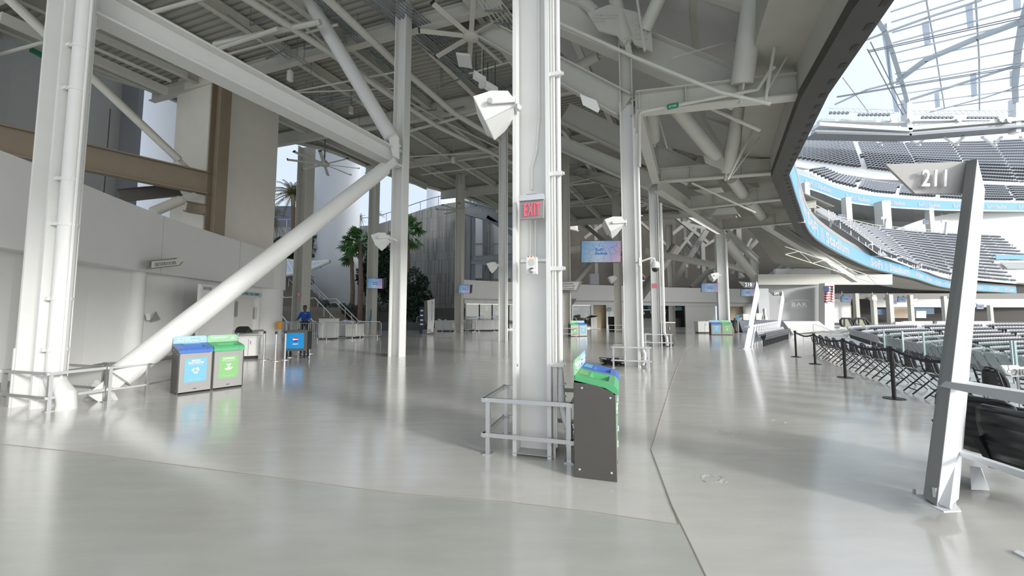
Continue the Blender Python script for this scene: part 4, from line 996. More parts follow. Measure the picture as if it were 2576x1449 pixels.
hc = D(1797, 700, 29.3); horn(hc, 1.5, 'small horn speaker above a screen at the large white column', hc + V((.5, .1, .18)))
# dome camera on the guarded column
c = D(1648, 668, 10.95); e = E('dome_camera', c, 'white dome security camera on an arm from the first guarded column', 'camera')
b = MB(); b.lathe([(.02, .12), (.09, .11), (.125, .02), (.13, -.06), (.11, -.08)], c, 20); b.build('hood', WHITE, e, smooth=True)
b = MB(); b.sphere(c - UZ * .1, .095, 16); b.build('dome', BLACK, e, smooth=True)
b = MB(); b.path([c + UZ * .1, c + V((-.02, 0, .2)), c + V((-.12, 0, .22)), c + V((-.36, .1, .14)), c + V((-.44, .34, .12))], .03, 8); b.obox(c + V((-.42, .1, .12)), (.03, 0, 0), (0, .06, 0), (0, 0, .12)); b.build('arm', WHITE, e, smooth=True)
c = D(1632, 656, 10.75); 

# ---- ceiling fans
def fan(c, R, a0, label, rod):
    c = V(c); e = E('ceiling_fan', c, label, 'fan', 'large ceiling fans')
    b = MB(); b.lathe([(.24, -.17), (.31, -.13), (.31, .0), (.22, .1), (.12, .2)], c, 24); b.build('hub', STEELW, e, smooth=True)
    b = MB(); b.tube(c + UZ * .2, c + UZ * rod, .05, 8); b.lathe([(.1, 0), (.2, .06), (.2, .1)], c + UZ * (rod - .1), 12); b.build('down_rod', GALV, e)
    for k in range(8):
        a = a0 + k * PI / 4; d = V((math.cos(a), math.sin(a), 0)); s_ = V((-d.y, d.x, .25)).normalized()
        b = MB(); b.obox(c + d * (R / 2 + .1) - UZ * .06, d * (R / 2 - .1), s_ * .10, d.cross(s_) * .014); bl = b.build('blade', STEELW, e)
        b = MB(); b.obox(c + d * (R + .03) - UZ * .04, d * .04, s_ * .1, d.cross(s_) * .03); b.build('winglet', BLACK, bl)
    b = MB()
    for k in range(4): a = k * PI / 2 + .5; b.tube(c + UZ * .2, c + V((math.cos(a) * .8, math.sin(a) * .8, rod)), .006, 4)
    b.build('guy_wires', GALV, e)
fan(D(1185, 88, 14.8), 2.05, .15, 'large white eight-blade ceiling fan left of the central column at the top', 1.6)
fan(D(816, 411, 25), 2.15, .35, 'grey eight-blade ceiling fan hanging against the bright sky at left', 4.4)
fan(D(1157, 527, 33.6), 2.0, .1, 'distant eight-blade ceiling fan before the ribbed concrete wall', 3.5)
fan(D(1635, 512, 33), 2.0, .6, 'distant ceiling fan between the two guarded columns', 3.5)
# pendant speakers / downlights
for x, y, Y, lab in ((730, 190, 17, 'white can light hanging above the long beam at left'), (883, 276, 22, 'white can light hanging right of the left fan rod'), (1140, 402, 27, 'white can light hanging behind the cream column'), (1212, 205, 15.2, 'small can light under the big fan')):
    c = D(x, y, Y); e = E('pendant_light', c, lab, 'light')
    b = MB(); b.lathe([(.12, -.25), (.14, -.24), (.14, .18), (.1, .22)], c, 16); b.build('shade', WHITE, e, smooth=True)
    b = MB(); b.tube(c + UZ * .2, V((c.x, c.y, 14)), .015, 6); b.build('stem', STEELW, e)
for x, y in ((1206, 196), (1236, 222)):
    c = D(x, y, 13.6); b = MB(); b.obox(c, V((.22, .06, -.10)), V((-.04, .12, 0)), UZ * .10); e = tag(b.build('driver_box', WHITE, bevel=.01), 'white driver box hung on struts under the big fan' + (', upper of two' if x == 1212 else ', lower of two'), 'box')
    b = MB(); 
    for k in (-1, 1): b.tube(c + V((.14 * k, 0, .06)), c + V((.14 * k, 0, 1.0)), .015, 5)
    b.build('hanger_rods', BLACK, e)
c = D(1168, 152, 15.5); b = MB(); b.obox(c, V((.3, .0, -.04)), V((0, .4, 0)), UZ * .05); tag(b.build('antenna_panel', WHITE, bevel=.01), 'flat white antenna panel under the big fan', 'antenna')

# ---- screens
def screen(c, w, h, xd, up, label, arm=None, double=None, logo=True, grp='stadium screens'):
    c = V(c); e = E('wall_screen', c, label, 'screen', grp); xd = V(xd).normalized(); n = xd.cross(V(up)).normalized(); up = n.cross(xd).normalized()
    panel('bezel', c - n * .03, xd, up, w + .04, h + .04, .06, BLACK, e)
    panel('display', c + n * .003, xd, up, w, h, .006, SCREEN, e, uv=True)
    text('SoFi', c + n * .012 + up * h * .09 - xd * w * .045, xd, up, w * .20, h * .14, LEDLOGO, e, bold=.04)
    if w > 1.2: mark(c + n * .012 + up * h * .08 + xd * w * .12, xd, up, h * .14, LEDLOGO, e)
    text('Stadium', c + n * .012 - up * h * .08, xd, up, w * .31, h * .13, LEDLOGO, e, bold=.04)
    if arm is not None: b = MB(); b.beam(c - n * .06, V(arm), .06, .06); b.build('bracket', BLACK, e)
    if double: panel('rear_screen', c + xd * w * .55 - n * .25 * w * .8, (xd * .35 + n * -.9), up, w * .5, h, .05, BLACK, e)
    return e
c = D(1512, 633, 10.6); screen(c, 1.10, .60, (.99, -.05, 0), (0, -.12, 1), 'large lit screen left of the first guarded column', c + V((.62, .3, 0)))
c = D(944, 713, 30.9); screen(c, 1.25, .82, (.97, .2, -.03), (0, -.25, 1), 'tilted lit screen on the column behind the barricades', double=True)
c = D(1169, 727, 31.5); screen(c, 1.0, .70, (.97, .2, -.05), (0, -.25, 1), 'tilted lit screen on the column beside the shop', double=True)
c = D(1786, 724, 29.8); screen(c, 1.32, .70, (.99, -.05, 0), (0, -.1, 1), 'lit screen left of the large white column')
c = D(1881, 736, 36); screen(c, 1.25, .66, (.99, -.05, 0), (0, -.1, 1), 'lit screen partly behind the 210 sign post')

# ---- small exit signs
for x, y, Y, s_, lab in ((1648, 719, 18.3, .30, 'small exit sign on the second guarded column'), (753, 741, 27.3, .32, 'small red exit sign on the broad column before the stairs')):
    c = D(x, y, Y); e = E('exit_sign', c, lab, 'exit sign'); panel('housing', c, A_, UZ, s_, s_ * .8, .05, EXITG, e); panel('bracket', c + B_ * .1, A_, UZ, .06, .06, .24, EXITG, e); text('EXIT', c - B_ * .03, A_, UZ, s_ * .8, s_ * .5, RED, e, bold=.03)
c = D(1414, 722, 26.6); e = E('wayfinding_sign', c, 'grey angled wayfinding sign right of the central column with three lines', 'sign')
b = MB(); b.prism([D(1380, 705, 26.8), D(1466, 708, 26.8), D(1452, 734, 26.8), D(1380, 734, 26.8)], (0, .25, 0)); b.build('backing', SGREY, e)
b = MB(); b.prism([D(1370, 710, 26.5), D(1458, 709, 26.5), D(1449, 729, 26.5), D(1370, 730, 26.5)], (0, -.08, 0)); b.build('face', mat('sign_face_pale', (.55, .55, .53), .5), e)
for k, t_ in enumerate(('ESCALATOR DOWN', 'STAIRS 100 TO 200', 'EXIT TO STREET')): text(t_, D(1425, 714 + k * 6, 26.38), (1, 0, 0), UZ, 1.2 if k else 1.0, .09, LETG, e)

# ---- section signs on slanting posts
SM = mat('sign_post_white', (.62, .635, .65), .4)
def section_sign(num, b0, b1, top, px, py, Yb, wpx, label):
    pass
e = E('section_sign', F(2365, 1270), 'tall slanting white post with grey blade sign 211, right foreground', 'section sign', 'section signs')
# near post: wedge section, leaning toward the upper right
Yb, Yt = 3.08, 3.75
bot = [D(2322, 1250, 3.12), D(2356, 1272, 3.02), D(2390, 1272, 3.08), D(2372, 1245, 3.3)]
top = [D(2424, 430, 3.72), D(2440, 402, 3.62), D(2468, 402, 3.68), D(2474, 470, 3.9)]
b = MB(); b.add([bot[0], bot[1], bot[3], D(2432, 404, 3.72), D(2458, 400, 3.60), D(2462, 440, 3.9)], [(0, 1, 4, 3), (1, 2, 5, 4), (2, 0, 3, 5), (0, 2, 1), (3, 4, 5)]); b.build('shadow_flank', mat('post_shade_grey', (.27, .27, .265), .5), e)  # left flank coloured grey to stand for the shaded side of the post
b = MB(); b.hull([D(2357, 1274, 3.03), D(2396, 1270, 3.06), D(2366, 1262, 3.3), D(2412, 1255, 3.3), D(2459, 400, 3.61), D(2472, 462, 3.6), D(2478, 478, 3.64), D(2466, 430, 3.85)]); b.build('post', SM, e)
b = MB(); b.prism([D(2228, 413, 3.86), D(2438, 406, 3.72), D(2424, 487, 3.70), D(2303, 487, 3.8)], (0.01, .03, 0)); bl = b.build('blade', mat('blade_grey', (.40, .39, .375), .5), e)
a_, c_ = D(2316, 449, 3.775), D(2378, 449, 3.72); text('211', (a_ + c_) / 2 + V((0, -.008, 0)), c_ - a_, UZ, (c_ - a_).length, .175, LETW, bl, bold=.02)
b = MB(); b.prism([D(2286, 1245, 3.18), D(2374, 1286, 2.96), D(2418, 1284, 2.99), D(2404, 1268, 3.12), D(2330, 1243, 3.24)], UZ * -.012); b.build('base_plate', SM, e)
b = MB()
for x, y in ((2300, 1240), (2336, 1262), (2372, 1272), (2402, 1268)): q = F(x, y); b.lathe([(.011, .0), (.011, .03), (.006, .035)], q, 8)
b.build('anchor_bolts', CHROME, e)
b = MB(); b.obox(D(2356, 1242, 3.06), V((.03, .01, 0)), V((-.002, .01, 0)), UZ * .05); b.build('cleat', ALU, e)
# rail assembly beside it
e = E('seating_rail', F(2430, 1275), 'white metal rail frame running right from the 211 post before the black seats', 'rail')
def zat(x, y, Y): return D(x, y, Y)
b = MB(); b.beam(D(2378, 1278, 3.02), D(2425, 938, 3.5), .055, .07); b.build('slanting_post', SM, e)
b = MB(); b.hull([D(2357, 956, 3.32), D(2425, 957, 3.38), D(2900, 1035, 2.0), D(2900, 1090, 1.96), D(2360, 971, 3.28)]); b.build('top_rail', SM, e)
b = MB(); b.hull([D(2392, 1130, 3.28), D(2410, 1128, 3.35), D(2900, 1290, 2.0), D(2900, 1325, 1.96), D(2395, 1140, 3.24)]); b.build('lower_rail', SM, e)
b = MB(); b.hull([D(2440, 1172, 3.65), D(2466, 1176, 3.62), D(2443, 1232, 3.50), D(2490, 1234, 3.48), D(2470, 1180, 3.8), D(2482, 1228, 3.62)]); b.build('curved_foot', SM, e)
b = MB(); b.prism([F(2550, 1392), F(2640, 1440), F(2640, 1420), F(2560, 1388)], UZ * .012); b.build('base_plate', SM, e)
# 210 and 209 section signs with slanting posts and rail
def farsign(num, base, topx, topy, Y, hblade, px, label):
    p = F(*base) if base[1] > 0 else V((D(base[0], 791, Y).x, Y, 0)); p.z = 0
    e = E('section_sign', p, label, 'section sign', 'section signs'); t = D(topx, topy, Y + .35); k = Y / 950
    b = MB(); b.hull([p + V((-.10, -.05, 0)), p + V((.10, -.05, 0)), p + V((.08, .1, 0)), t + V((-.03, 0, 0)), t + V((.03, 0, -.15)), t + V((.09, .0, -.6)), t + V((.0, .1, -.5))]); b.build('post', SM, e)
    w_, h_ = px
    b = MB(); a = t + V((-.05, .02, 0)); b.prism([a + V((-w_ * k, 0, -.02)), a + V((0, 0, -.08)), a + V((-.02, 0, -h_ * k)), a + V((-w_ * k * .66, 0, -h_ * k))], (0, .05, 0)); bl = b.build('blade', mat('blade_charcoal', (.09, .095, .10), .5), e)
    text(num, a + V((-w_ * k * .46, -.03, -h_ * k * .55)), (1, 0, 0), UZ, w_ * k * .38, h_ * k * .55, LETW, bl, bold=.02)
    b = MB(); b.box(p.x, p.y, .01, .42, .3, .02); b.build('base_plate', SM, e); return p, t
P210, T210 = farsign('210', (1876, 877), 1905, 707, 17.5, 3.1, (46, 17), 'slanting white post with dark blade sign 210 in the middle distance')
P209, T209 = farsign('209', (1950, -1), 1969, 731, 25.5, 3.1, (33, 13), 'slanting white post with dark blade sign 209, farther off')
e = E('seating_rail', P210, 'slanting-post white rail between the 210 and 209 signs', 'rail')
for k in range(1, 14):
    t = k / 14; p = P210.lerp(P209, t) + V((.0, 0, 0)); b = MB(); b.beam(p, p + V((.25, 0, 1.1)), .06, .1); b.build('slanting_post', SM, e)
b = MB(); b.beam(P210 + V((-.15, -.4, 1.02)), P209 + V((.25, 0, 1.12)), .22, .07); b.build('top_rail', SM, e)

# ---- belt stanchions (black, right) and silver posts (left)
def stan(p, label, m, h=.98, grp=None, belt=None):
    p = V(p); e = E('stanchion', p, label, 'stanchion', grp)
    b = MB(); b.lathe([(.165, 0), (.165, .012), (.10, .022), (.03, .035)], p, 24); b.build('base', ALU if m is CHROME else m, e, smooth=True)
    b = MB(); b.tube(p + UZ * .02, p + UZ * (h - .09), .032, 14); b.build('post', m, e, smooth=True)
    b = MB(); b.tube(p + UZ * (h - .09), p + UZ * h, .038, 14); b.build('belt_head', BLACK, e, smooth=True)
    return e
SP = [F(2003, 898), F(2051, 916), F(2127, 950), F(2250, 1003), F(2437, 1078)]
SL = ['farthest black belt stanchion, at the end of the folding chairs', 'second farthest black belt stanchion by the folding chairs', 'middle black belt stanchion before the folding chairs', 'nearest whole black belt stanchion before the folding chairs', 'black belt stanchion half hidden by the 211 post']
for p, l in zip(SP, SL): stan(p, l, mat('dark_stanchion', (.035, .032, .03), .35, .5))
for k in range(4):
    a, c = SP[k] + UZ * .93, SP[k + 1] + UZ * .93; n = 8; top_ = [a.lerp(c, i / n) - UZ * (.10 * math.sin(PI * i / n)) for i in range(n + 1)]
    b = MB(); b.strip([q + UZ * .025 for q in top_], [q - UZ * .025 for q in top_])
    tag(b.build('retractable_belt', RUBBER, solid=.004), ('farthest', 'second', 'third', 'nearest')[k] + ' span of navy belt strung between black stanchions', 'belt')
for x, y, lab in ((663, 905, 'leftmost silver post before the blue drinks cart'), (692, 908, 'silver post in front of the blue drinks cart centre'), (716, 905, 'silver post at the right edge of the blue drinks cart'), (727, 899, 'silver post leaning right of the drinks cart'), (750, 891, 'third silver post from the right beyond the drinks cart'), (765, 891, 'second silver post from the right'), (777, 890, 'rightmost silver post near the barricade'), (597, 893, 'lone silver post behind the left compost bin')):
    stan(F(x, y), lab, CHROME, 1.0)

# ---- folding chairs
def folding_chair():
    e = E('folding_chair', (0, 0, 0), 'x', 'chair', 'row of black folding chairs')
    # sitter faces +X; back at -X side
    b = MB(); pts = []
    for i in range(9):
        a = PI * i / 8; pts.append((-.245 - .06 * math.sin(a) * 0, -.235 * math.cos(a), .66 + .20 * math.sin(a)))
    ring_ = [(0 - .24 - .02 * (z - .5), y, z) for y, z in [(-.235, .52)] + [(-.235 * math.cos(PI * i / 10), .62 + .22 * math.sin(PI * i / 10)) for i in range(11)] + [(.235, .52)]]
    b.prism([V((x - .04 * (z - .5) + .03 * (y / .235) ** 2, y, z)) for x, y, z in ring_], (.025, 0, -.0)); b.m = 1
    for i in range(9): a = PI * i / 8; b.box(-.266, -.205 * math.cos(a), .63 + .18 * math.sin(a), .03, .03, .02)
    b.build('back_rest', [BLACK, mat('stud_grey', (.22, .23, .25), .4)], e, world=False)
    b = MB(); b.prism([(-.19, -.2, .445), (.17, -.21, .455), (.215, -.15, .455), (.215, .15, .455), (.17, .21, .455), (-.19, .2, .445)], (0, 0, .04)); b.build('seat', mat('chair_seat_grey', (.06, .062, .068), .45), e, world=False, bevel=.012)
    for k in (-1, 1):
        b = MB(); b.path([(-.30, .225 * k, .80), (-.25, .235 * k, .55), (.02, .235 * k, .25), (.24, .235 * k, .01)], .013, 6); b.build('front_leg', BLACK, e, world=False)
        b = MB(); b.path([(.12, .20 * k, .44), (-.05, .20 * k, .25), (-.27, .20 * k, .01)], .013, 6); b.build('rear_leg', BLACK, e, world=False)
    b = MB(); b.tube((.15, -.235, .09), (.15, .235, .09), .01, 6); b.tube((-.2, -.2, .09), (-.2, .2, .09), .01, 6); b.tube((-.29, -.23, .76), (-.29, .23, .76), .01, 6); b.build('stretcher', BLACK, e, world=False)
    return e
fc0 = folding_chair()
NCH = 14; ca, cb = V((11.75, 14.4, 0)), V((6.65, 4.6, 0))
ordn = ['farthest', 'second farthest', 'third farthest', 'fourth farthest', 'fifth farthest', 'sixth farthest', 'seventh farthest', 'seventh nearest', 'sixth nearest', 'fifth nearest', 'fourth nearest', 'third nearest', 'second nearest', 'nearest']
for k in range(NCH):
    t = k / (NCH - 1); p = ca.lerp(cb, t); rz = math.radians(-26 + random.uniform(-4, 4)); lab = ordn[k] + ' black folding chair in the row behind the belt stanchions'
    if k == 0: fc0.location = p; fc0.rotation_euler = (0, 0, rz); fc0['label'] = lab
    else: dup(fc0, p, rz, lab)

# ---- stadium seats
def seat_mesh(b, s=1.0, lod=0, o=V((0, 0, 0)), fx=V((0, 1, 0)), flat=False):
    """occupant faces fx; local right = fx x up"""
    rt = V((fx.y, -fx.x, 0)); g = lambda x, y, z: o + rt * x * s + fx * y * s + UZ * z * s
    if lod == 2:
        b.add([g(-.21, -.12, .45), g(.21, -.12, .45), g(.21, -.2, .86), g(-.21, -.2, .86)], [(0, 1, 2, 3)]); b.mi[-1] = 0
        b.add([g(-.20, -.06, .44), g(.20, -.06, .44), g(.20, .12, .66), g(-.20, .12, .66)], [(0, 1, 2, 3)]); b.mi[-1] = 1
        b.add([g(-.20, .12, .66), g(.20, .12, .66), g(.20, .09, .74), g(-.20, .09, .74)], [(0, 1, 2, 3)]); b.mi[-1] = 0
        return
for _ in (0,):
    def stadium_seat(name, label, M1, M2, M3, parts=True):
        e = E(name, (0, 0, 0), label, 'seat', 'stadium seats')
        xs = [-.24, -.2, -.1, 0, .1, .2, .24]; rowsb = []
        for z, w_, y0 in ((.42, .82, -.06), (.50, 1, -.11), (.62, 1.02, -.15), (.74, 1.0, -.18), (.84, .9, -.21), (.875, .75, -.235)):
            rowsb.append([V((x * w_, y0 - .05 * (1 - (x / .24) ** 2), z)) for x in xs])
        b = MB()
        for r0, r1 in zip(rowsb, rowsb[1:]): b.strip(r0, r1)
        b.build('back_rest', M1, e, world=False, smooth=True, solid=.025)
        b = MB(); rs = []
        for y, z in ((-.02, .42), (.06, .43), (.1, .52), (.13, .64), (.12, .74), (.09, .78)): rs.append([V((x * .95, y + .03 * (x / .24) ** 2, z)) for x in xs])
        for r0, r1 in zip(rs, rs[1:]): b.strip(r0, r1)
        b.build('seat_pan', M2, e, world=False, smooth=True, solid=.03)
        b = MB(); b.hull([V(q) for q in ((-.27, -.08, .40), (-.23, -.08, .40), (-.27, .06, .40), (-.23, .06, .40), (-.27, -.2, .62), (-.23, -.2, .62), (-.27, .17, .62), (-.23, .17, .62))]); b.build('arm_rest', M3, e, world=False)
        b = MB(); b.box(-.25, -.02, .2, .04, .1, .4); b.build('pedestal', M3, e, world=False)
        return e
ns = stadium_seat('stadium_seat', 'large black stadium seat seen from behind at the right edge, nearer of two', SEATB, SEATB, SEATB)

# ============================================================ seats on the right
def place(e, p, rz, s=1, zs=None): e.location = p; e.rotation_euler = (0, 0, rz); e.scale = (s, s, zs or s)
for c in [c for c in KIDS(ns) if c.name.startswith('pedestal')]: bpy.data.objects.remove(c)
place(ns, (4.52, 3.25, -.33), math.radians(-84), 1.27)
dup(ns, V((4.82, 3.86, -.33)), math.radians(-78), 'large black stadium seat seen from behind at the right edge, farther of two')
rs_ = stadium_seat('stadium_seat', 'x', SEATG, SEATD, SEATD)
rs_['group'] = 'row of flipped-up grey seats by the 210 sign'
a_, c_ = V((12.35, 18.7, -.1)), V((17.6, 24.3, -.1)); dd = (c_ - a_).normalized(); rz = math.atan2(-dd.x, dd.y) - PI / 2
for k in range(19):
    p = a_.lerp(c_, k / 18)
    lab = 'grey flipped-up seat in the tidy row beside the slanting 210 rail'
    if k == 0: place(rs_, p, rz); rs_['label'] = lab
    else: dup(rs_, p, rz, lab)
# shared light seat for the bowl
def seat_lod1(b, o, fx, s=1.0):
    rt = V((fx.y, -fx.x, 0)); g = lambda x, y, z: o + rt * x * s + fx * y * s + UZ * z * s
    def sh(rows, mi):
        vs = []; n = len(rows[0])
        for r in rows: vs += [g(*q) for q in r]
        k0 = len(b.f); b.add(vs, [(j * n + i, j * n + i + 1, (j + 1) * n + i + 1, (j + 1) * n + i) for j in range(len(rows) - 1) for i in range(n - 1)])
        for i in range(k0, len(b.f)): b.mi[i] = mi
    sh([[(x * w_, y0 - .05 * (1 - (x / .24) ** 2), z) for x in (-.24, -.12, 0, .12, .24)] for z, w_, y0 in ((.42, .85, -.06), (.6, 1, -.14), (.84, .92, -.21), (.875, .75, -.16))], 0)
    sh([[(x * .93, y, z) for x in (-.24, 0, .24)] for y, z in ((-.02, .43), (.10, .50), (.13, .64), (.09, .74))], 1)
    sh([[(x * .95, y, z) for x in (-.24, 0, .24)] for y, z in ((.09, .74), (.05, .77), (-.02, .73))], 0)
    sh([[(-.25, -.06, 0), (-.25, .04, 0)], [(-.25, -.1, .5), (-.25, .08, .5)]], 1)
spos = []
EO = 1.5
import bisect
def seat_rows():
    ac = [0.0]
    for p, q in zip(EB, EB[1:]): ac.append(ac[-1] + (q - p).length)
    for k in range(ROWS):
        o = EO + (k + .62) * TREAD; z = -RISE * (k + 1); s = 0.0; Pk = [(p - n * o) for p, n in zip(EB, NB)]; last = None; run = 0
        for i in range(len(Pk) - 1):
            d = Pk[i + 1] - Pk[i]; ln = d.length
            if ln < 1e-3 or d.dot(EB[i + 1] - EB[i]) < 0: continue
            t = 0
            while run <= ln:
                p = Pk[i] + d * (run / ln); sc = ac[i] + (ac[i + 1] - ac[i]) * run / ln
                if sc % 13.0 > 1.3: spos.append((V((p.x, p.y, z)), -NB[i], k))
                run += .52
            run -= ln
seat_rows()
def proj(p):
    v = V(p) - V((0, 0, EYE)); dpt = v.dot(FW)
    if dpt < .1: return None
    return CX + v.x / dpt * FPX, CY - v.dot(UPC) / dpt * FPX
def onfloor(p):                                   # True when that spot at z=0 lies on the concourse floor
    best = min(range(0, len(EDGE), 2), key=lambda i: (EDGE[i].x - p.x) ** 2 + (EDGE[i].y - p.y) ** 2)
    return (p - EDGE[best]).dot(EN[best]) > -.3
vis = []; rest = []
for p, f, k in spos:
    if p.y < 3: continue
    top = p + UZ * .85; q = proj(top)
    if q is None or not (1990 < q[0] < 2620 and 780 < q[1] < 1150): continue
    if top.z < EYE:
        t = EYE / max(1e-6, EYE - top.z); g = V((top.x * t, top.y * t, 0))
        if top.z < 0 and onfloor(g): continue
    vis.append((p.length, p, f, k))
vis.sort(key=lambda x: x[0])
b = MB(); seat_lod1(b, V((0, 0, 0)), V((0, 1, 0))); s0 = b.build('stadium_seat', [SEATG, SEATD], smooth=True)
tag(s0, 'grey stadium seat in the lower bowl rows beyond the folding chairs', 'seat', 'nearest seats of the lower bowl')
for i, (_, p, f, k) in enumerate(vis[:300]):
    o = s0 if i == 0 else s0.copy()
    if i: COL.objects.link(o)
    o.location = p; o.rotation_euler = (0, 0, math.atan2(-f.x, f.y))
b = MB()
for _, p, f, k in vis[300:]:
    seat_lod1(b, p, f)
tag(b.build('stadium_seats', [SEATG, SEATD]), 'mass of grey seats filling the farther rows of the lower bowl', 'seats', kind='stuff')
# aisle hoops and glass screens over the bowl
def hoop(p, d, L_, h, lab, m=ALU, r=.022, drop=.42):
    p = V(p); d = V(d).normalized(); b = MB(); sl = UZ * (-drop * L_)
    b.path([p, p + UZ * (h - .1), p + d * .08 + UZ * h, p + d * (L_ - .08) + UZ * h + sl, p + d * L_ + UZ * (h - .1) + sl, p + d * L_ + sl], r, 6)
    b.tube(p + UZ * h * .55, p + d * L_ + sl + UZ * h * .55, r * .8, 6); b.tube(p + d * L_ * .5 + sl * .5, p + d * L_ * .5 + sl * .5 + UZ * h, r, 6)
    tag(b.build('aisle_handrail', m, smooth=True), lab, 'handrail', 'aisle handrails in the lower bowl')
HP = [(1985, 832, 24, 50), (2045, 815, 30, 60), (2105, 818, 38, 80), (2150, 812, 40, 60), (2190, 850, 22, 60), (2165, 842, 26, 50), (2240, 858, 20, 60), (2275, 842, 30, 70), (2282, 870, 18, 40), (2310, 835, 32, 60), (2205, 860, 18, 60), (2440, 905, 14, 60), (2430, 860, 24, 50), (2480, 890, 17, 50), (2520, 915, 13, 50), (2355, 860, 24, 50), (2130, 835, 30, 50)]
for x, y, Y, L_ in HP:
    h = .95; top = D(x, y, Y); i = min(range(len(EDGE)), key=lambda i: (EDGE[i] - V((top.x, top.y, 0))).length)
    hoop(top - UZ * h, -EN[i] * .9 + V((.3, -.3, 0)), L_ * Y / 950 * 1.1, h, 'slim metal handrail stepping down an aisle between grey seat rows')
for k, (x, y, Y) in enumerate(((2060, 855, 15.5), (2130, 880, 12.5), (2210, 905, 10.4), (2300, 930, 8.6), (2410, 960, 7.0))):
    p = D(x, y, Y); i = min(range(len(EDGE)), key=lambda i: (EDGE[i] - V((p.x, p.y, 0))).length); t_ = V((EN[i].y, -EN[i].x, 0)); q = EDGE[i] - EN[i] * .9
    e = E('glass_screen', q, ('farthest', 'second farthest', 'middle', 'second nearest', 'nearest')[k] + ' clear glass screen standing beyond the folding chairs', 'glass screen')
    b = MB(); b.obox(q + UZ * .5, t_ * .95, EN[i] * .006, UZ * .45); b.build('pane', GLASS, e)
    for s_ in (-1, 1): b = MB(); b.beam(q + t_ * .95 * s_, q + t_ * .95 * s_ + UZ * .98, .03, .05); b.build('post', mat('glass_edge_teal', (.45, .56, .56), .3), e)
# accessible sign 210
e = E('accessible_sign', D(2548, 940, 4.8), 'white sign with wheelchair symbol and 210 at the right edge', 'sign')
b = MB(); b.prism([D(x, y, 4.8) for x, y in ((2519, 919), (2562, 919), (2567, 923), (2620, 922), (2620, 948), (2546, 948), (2541, 942), (2534, 942))], (0, .02, 0)); b.build('face', WHITE, e)
text('210', D(2566, 936, 4.78), (1, 0, 0), UZ, .13, .075, LETG, e)
b = MB(); c = D(2539, 932, 4.78); b.path([c + V((math.cos(a) * .028, 0, math.sin(a) * .028 - .01)) for a in [2.4 + .5 * i for i in range(9)]], .0035, 5); b.path([c + V((-.008, 0, .04)), c + V((-.004, 0, .0)), c + V((.022, 0, .0)), c + V((.034, 0, -.03)), c + V((.042, 0, -.028))], .004, 5); b.sphere(c + V((-.008, 0, .055)), .008, 8); b.build('wheelchair_symbol', LETG, e)
b = MB(); b.tube(D(2560, 948, 4.82), D(2560, 948, 4.82) - UZ * .8, .015, 6); b.build('stem', ALU, e)

# ============================================================ middle and upper tiers across the bowl
def lerp2(P, n):
    P = [V(p) for p in P]; ac = [0]
    for p, q in zip(P, P[1:]): ac.append(ac[-1] + (q - p).length)
    out = []
    for i in range(n):
        s = ac[-1] * i / (n - 1)
        for j in range(len(ac) - 1):
            if ac[j + 1] >= s - 1e-6: t = (s - ac[j]) / (ac[j + 1] - ac[j]); out.append(P[j].lerp(P[j + 1], t)); break
    return out
def tier(front, back, rows_, lab, matd, sp=.6, s=1.2, aisle=11, seatm=(SEATG, SEATD)):
    n = 160; A, B = lerp2([D(*p) for p in front], n), lerp2([D(*p) for p in back], n)
    b = MB(); b.strip(A, B); o = struct(b.build('floor_tier_' + lab.split()[0], matd)); b = MB()
    for k in range(rows_):
        t = (k + .3) / rows_; R = [a.lerp(c, t) for a, c in zip(A, B)]; run = 0; tot = 0
        for i in range(n - 1):
            d = R[i + 1] - R[i]; ln = d.length; inw = (A[i] - B[i]); inw.z = 0; inw.normalize()
            while run <= ln:
                if (tot + run) % aisle > 1.4: seat_mesh(b, s, 2, R[i] + d * (run / ln) - UZ * .25, inw)
                run += sp
            run -= ln; tot += ln
    for i in range(len(b.mi)): b.mi[i] = i % 3 % 2 
    tag(b.build('stadium_seats', list(seatm)), lab, 'seats', kind='stuff'); return A, B
SEATM1 = mat('mid_tier_seat', (.62, .63, .65), .5); TIERC = mat('tier_concrete_light', (.62, .62, .62), .8)
mA, mB = tier([(2085, 556, 33), (2140, 592, 35.5), (2208, 640, 41), (2300, 676, 50), (2400, 700, 64), (2576, 716, 84), (2700, 720, 96)],
     [(2050, 536, 38), (2110, 562, 48), (2200, 580, 58), (2300, 588, 68), (2400, 592, 80), (2576, 598, 104), (2700, 602, 118)], 15, 'mid tier of grey and white seats rising behind the near blue ribbon', TIERC, seatm=(SEATM1, mat('mid_seat_dark', (.16, .165, .175), .5)))
tA, tB = tier([(1990, 404, 96), (2130, 425, 98), (2300, 446, 104), (2450, 462, 110), (2640, 474, 120)], [(2000, 356, 122), (2130, 364, 124), (2300, 366, 130), (2450, 362, 136), (2640, 352, 146)], 15, 'topmost tier of dark seats under the translucent roof', TIERC, sp=1.3, s=2.3, aisle=22, seatm=(SEATM1, SEATD))
uA, uB = tier([(2020, 428, 70), (2100, 466, 72), (2200, 490, 76), (2300, 499, 81), (2450, 509, 86), (2640, 511, 94)], [(2060, 424, 84), (2110, 446, 86), (2200, 462, 90), (2300, 474, 94), (2450, 470, 100), (2640, 476, 108)], 7, 'narrow tier of grey seats just above the upper blue ribbon', TIERC, sp=1.0, s=1.7, aisle=14, seatm=(SEATM1, SEATD))
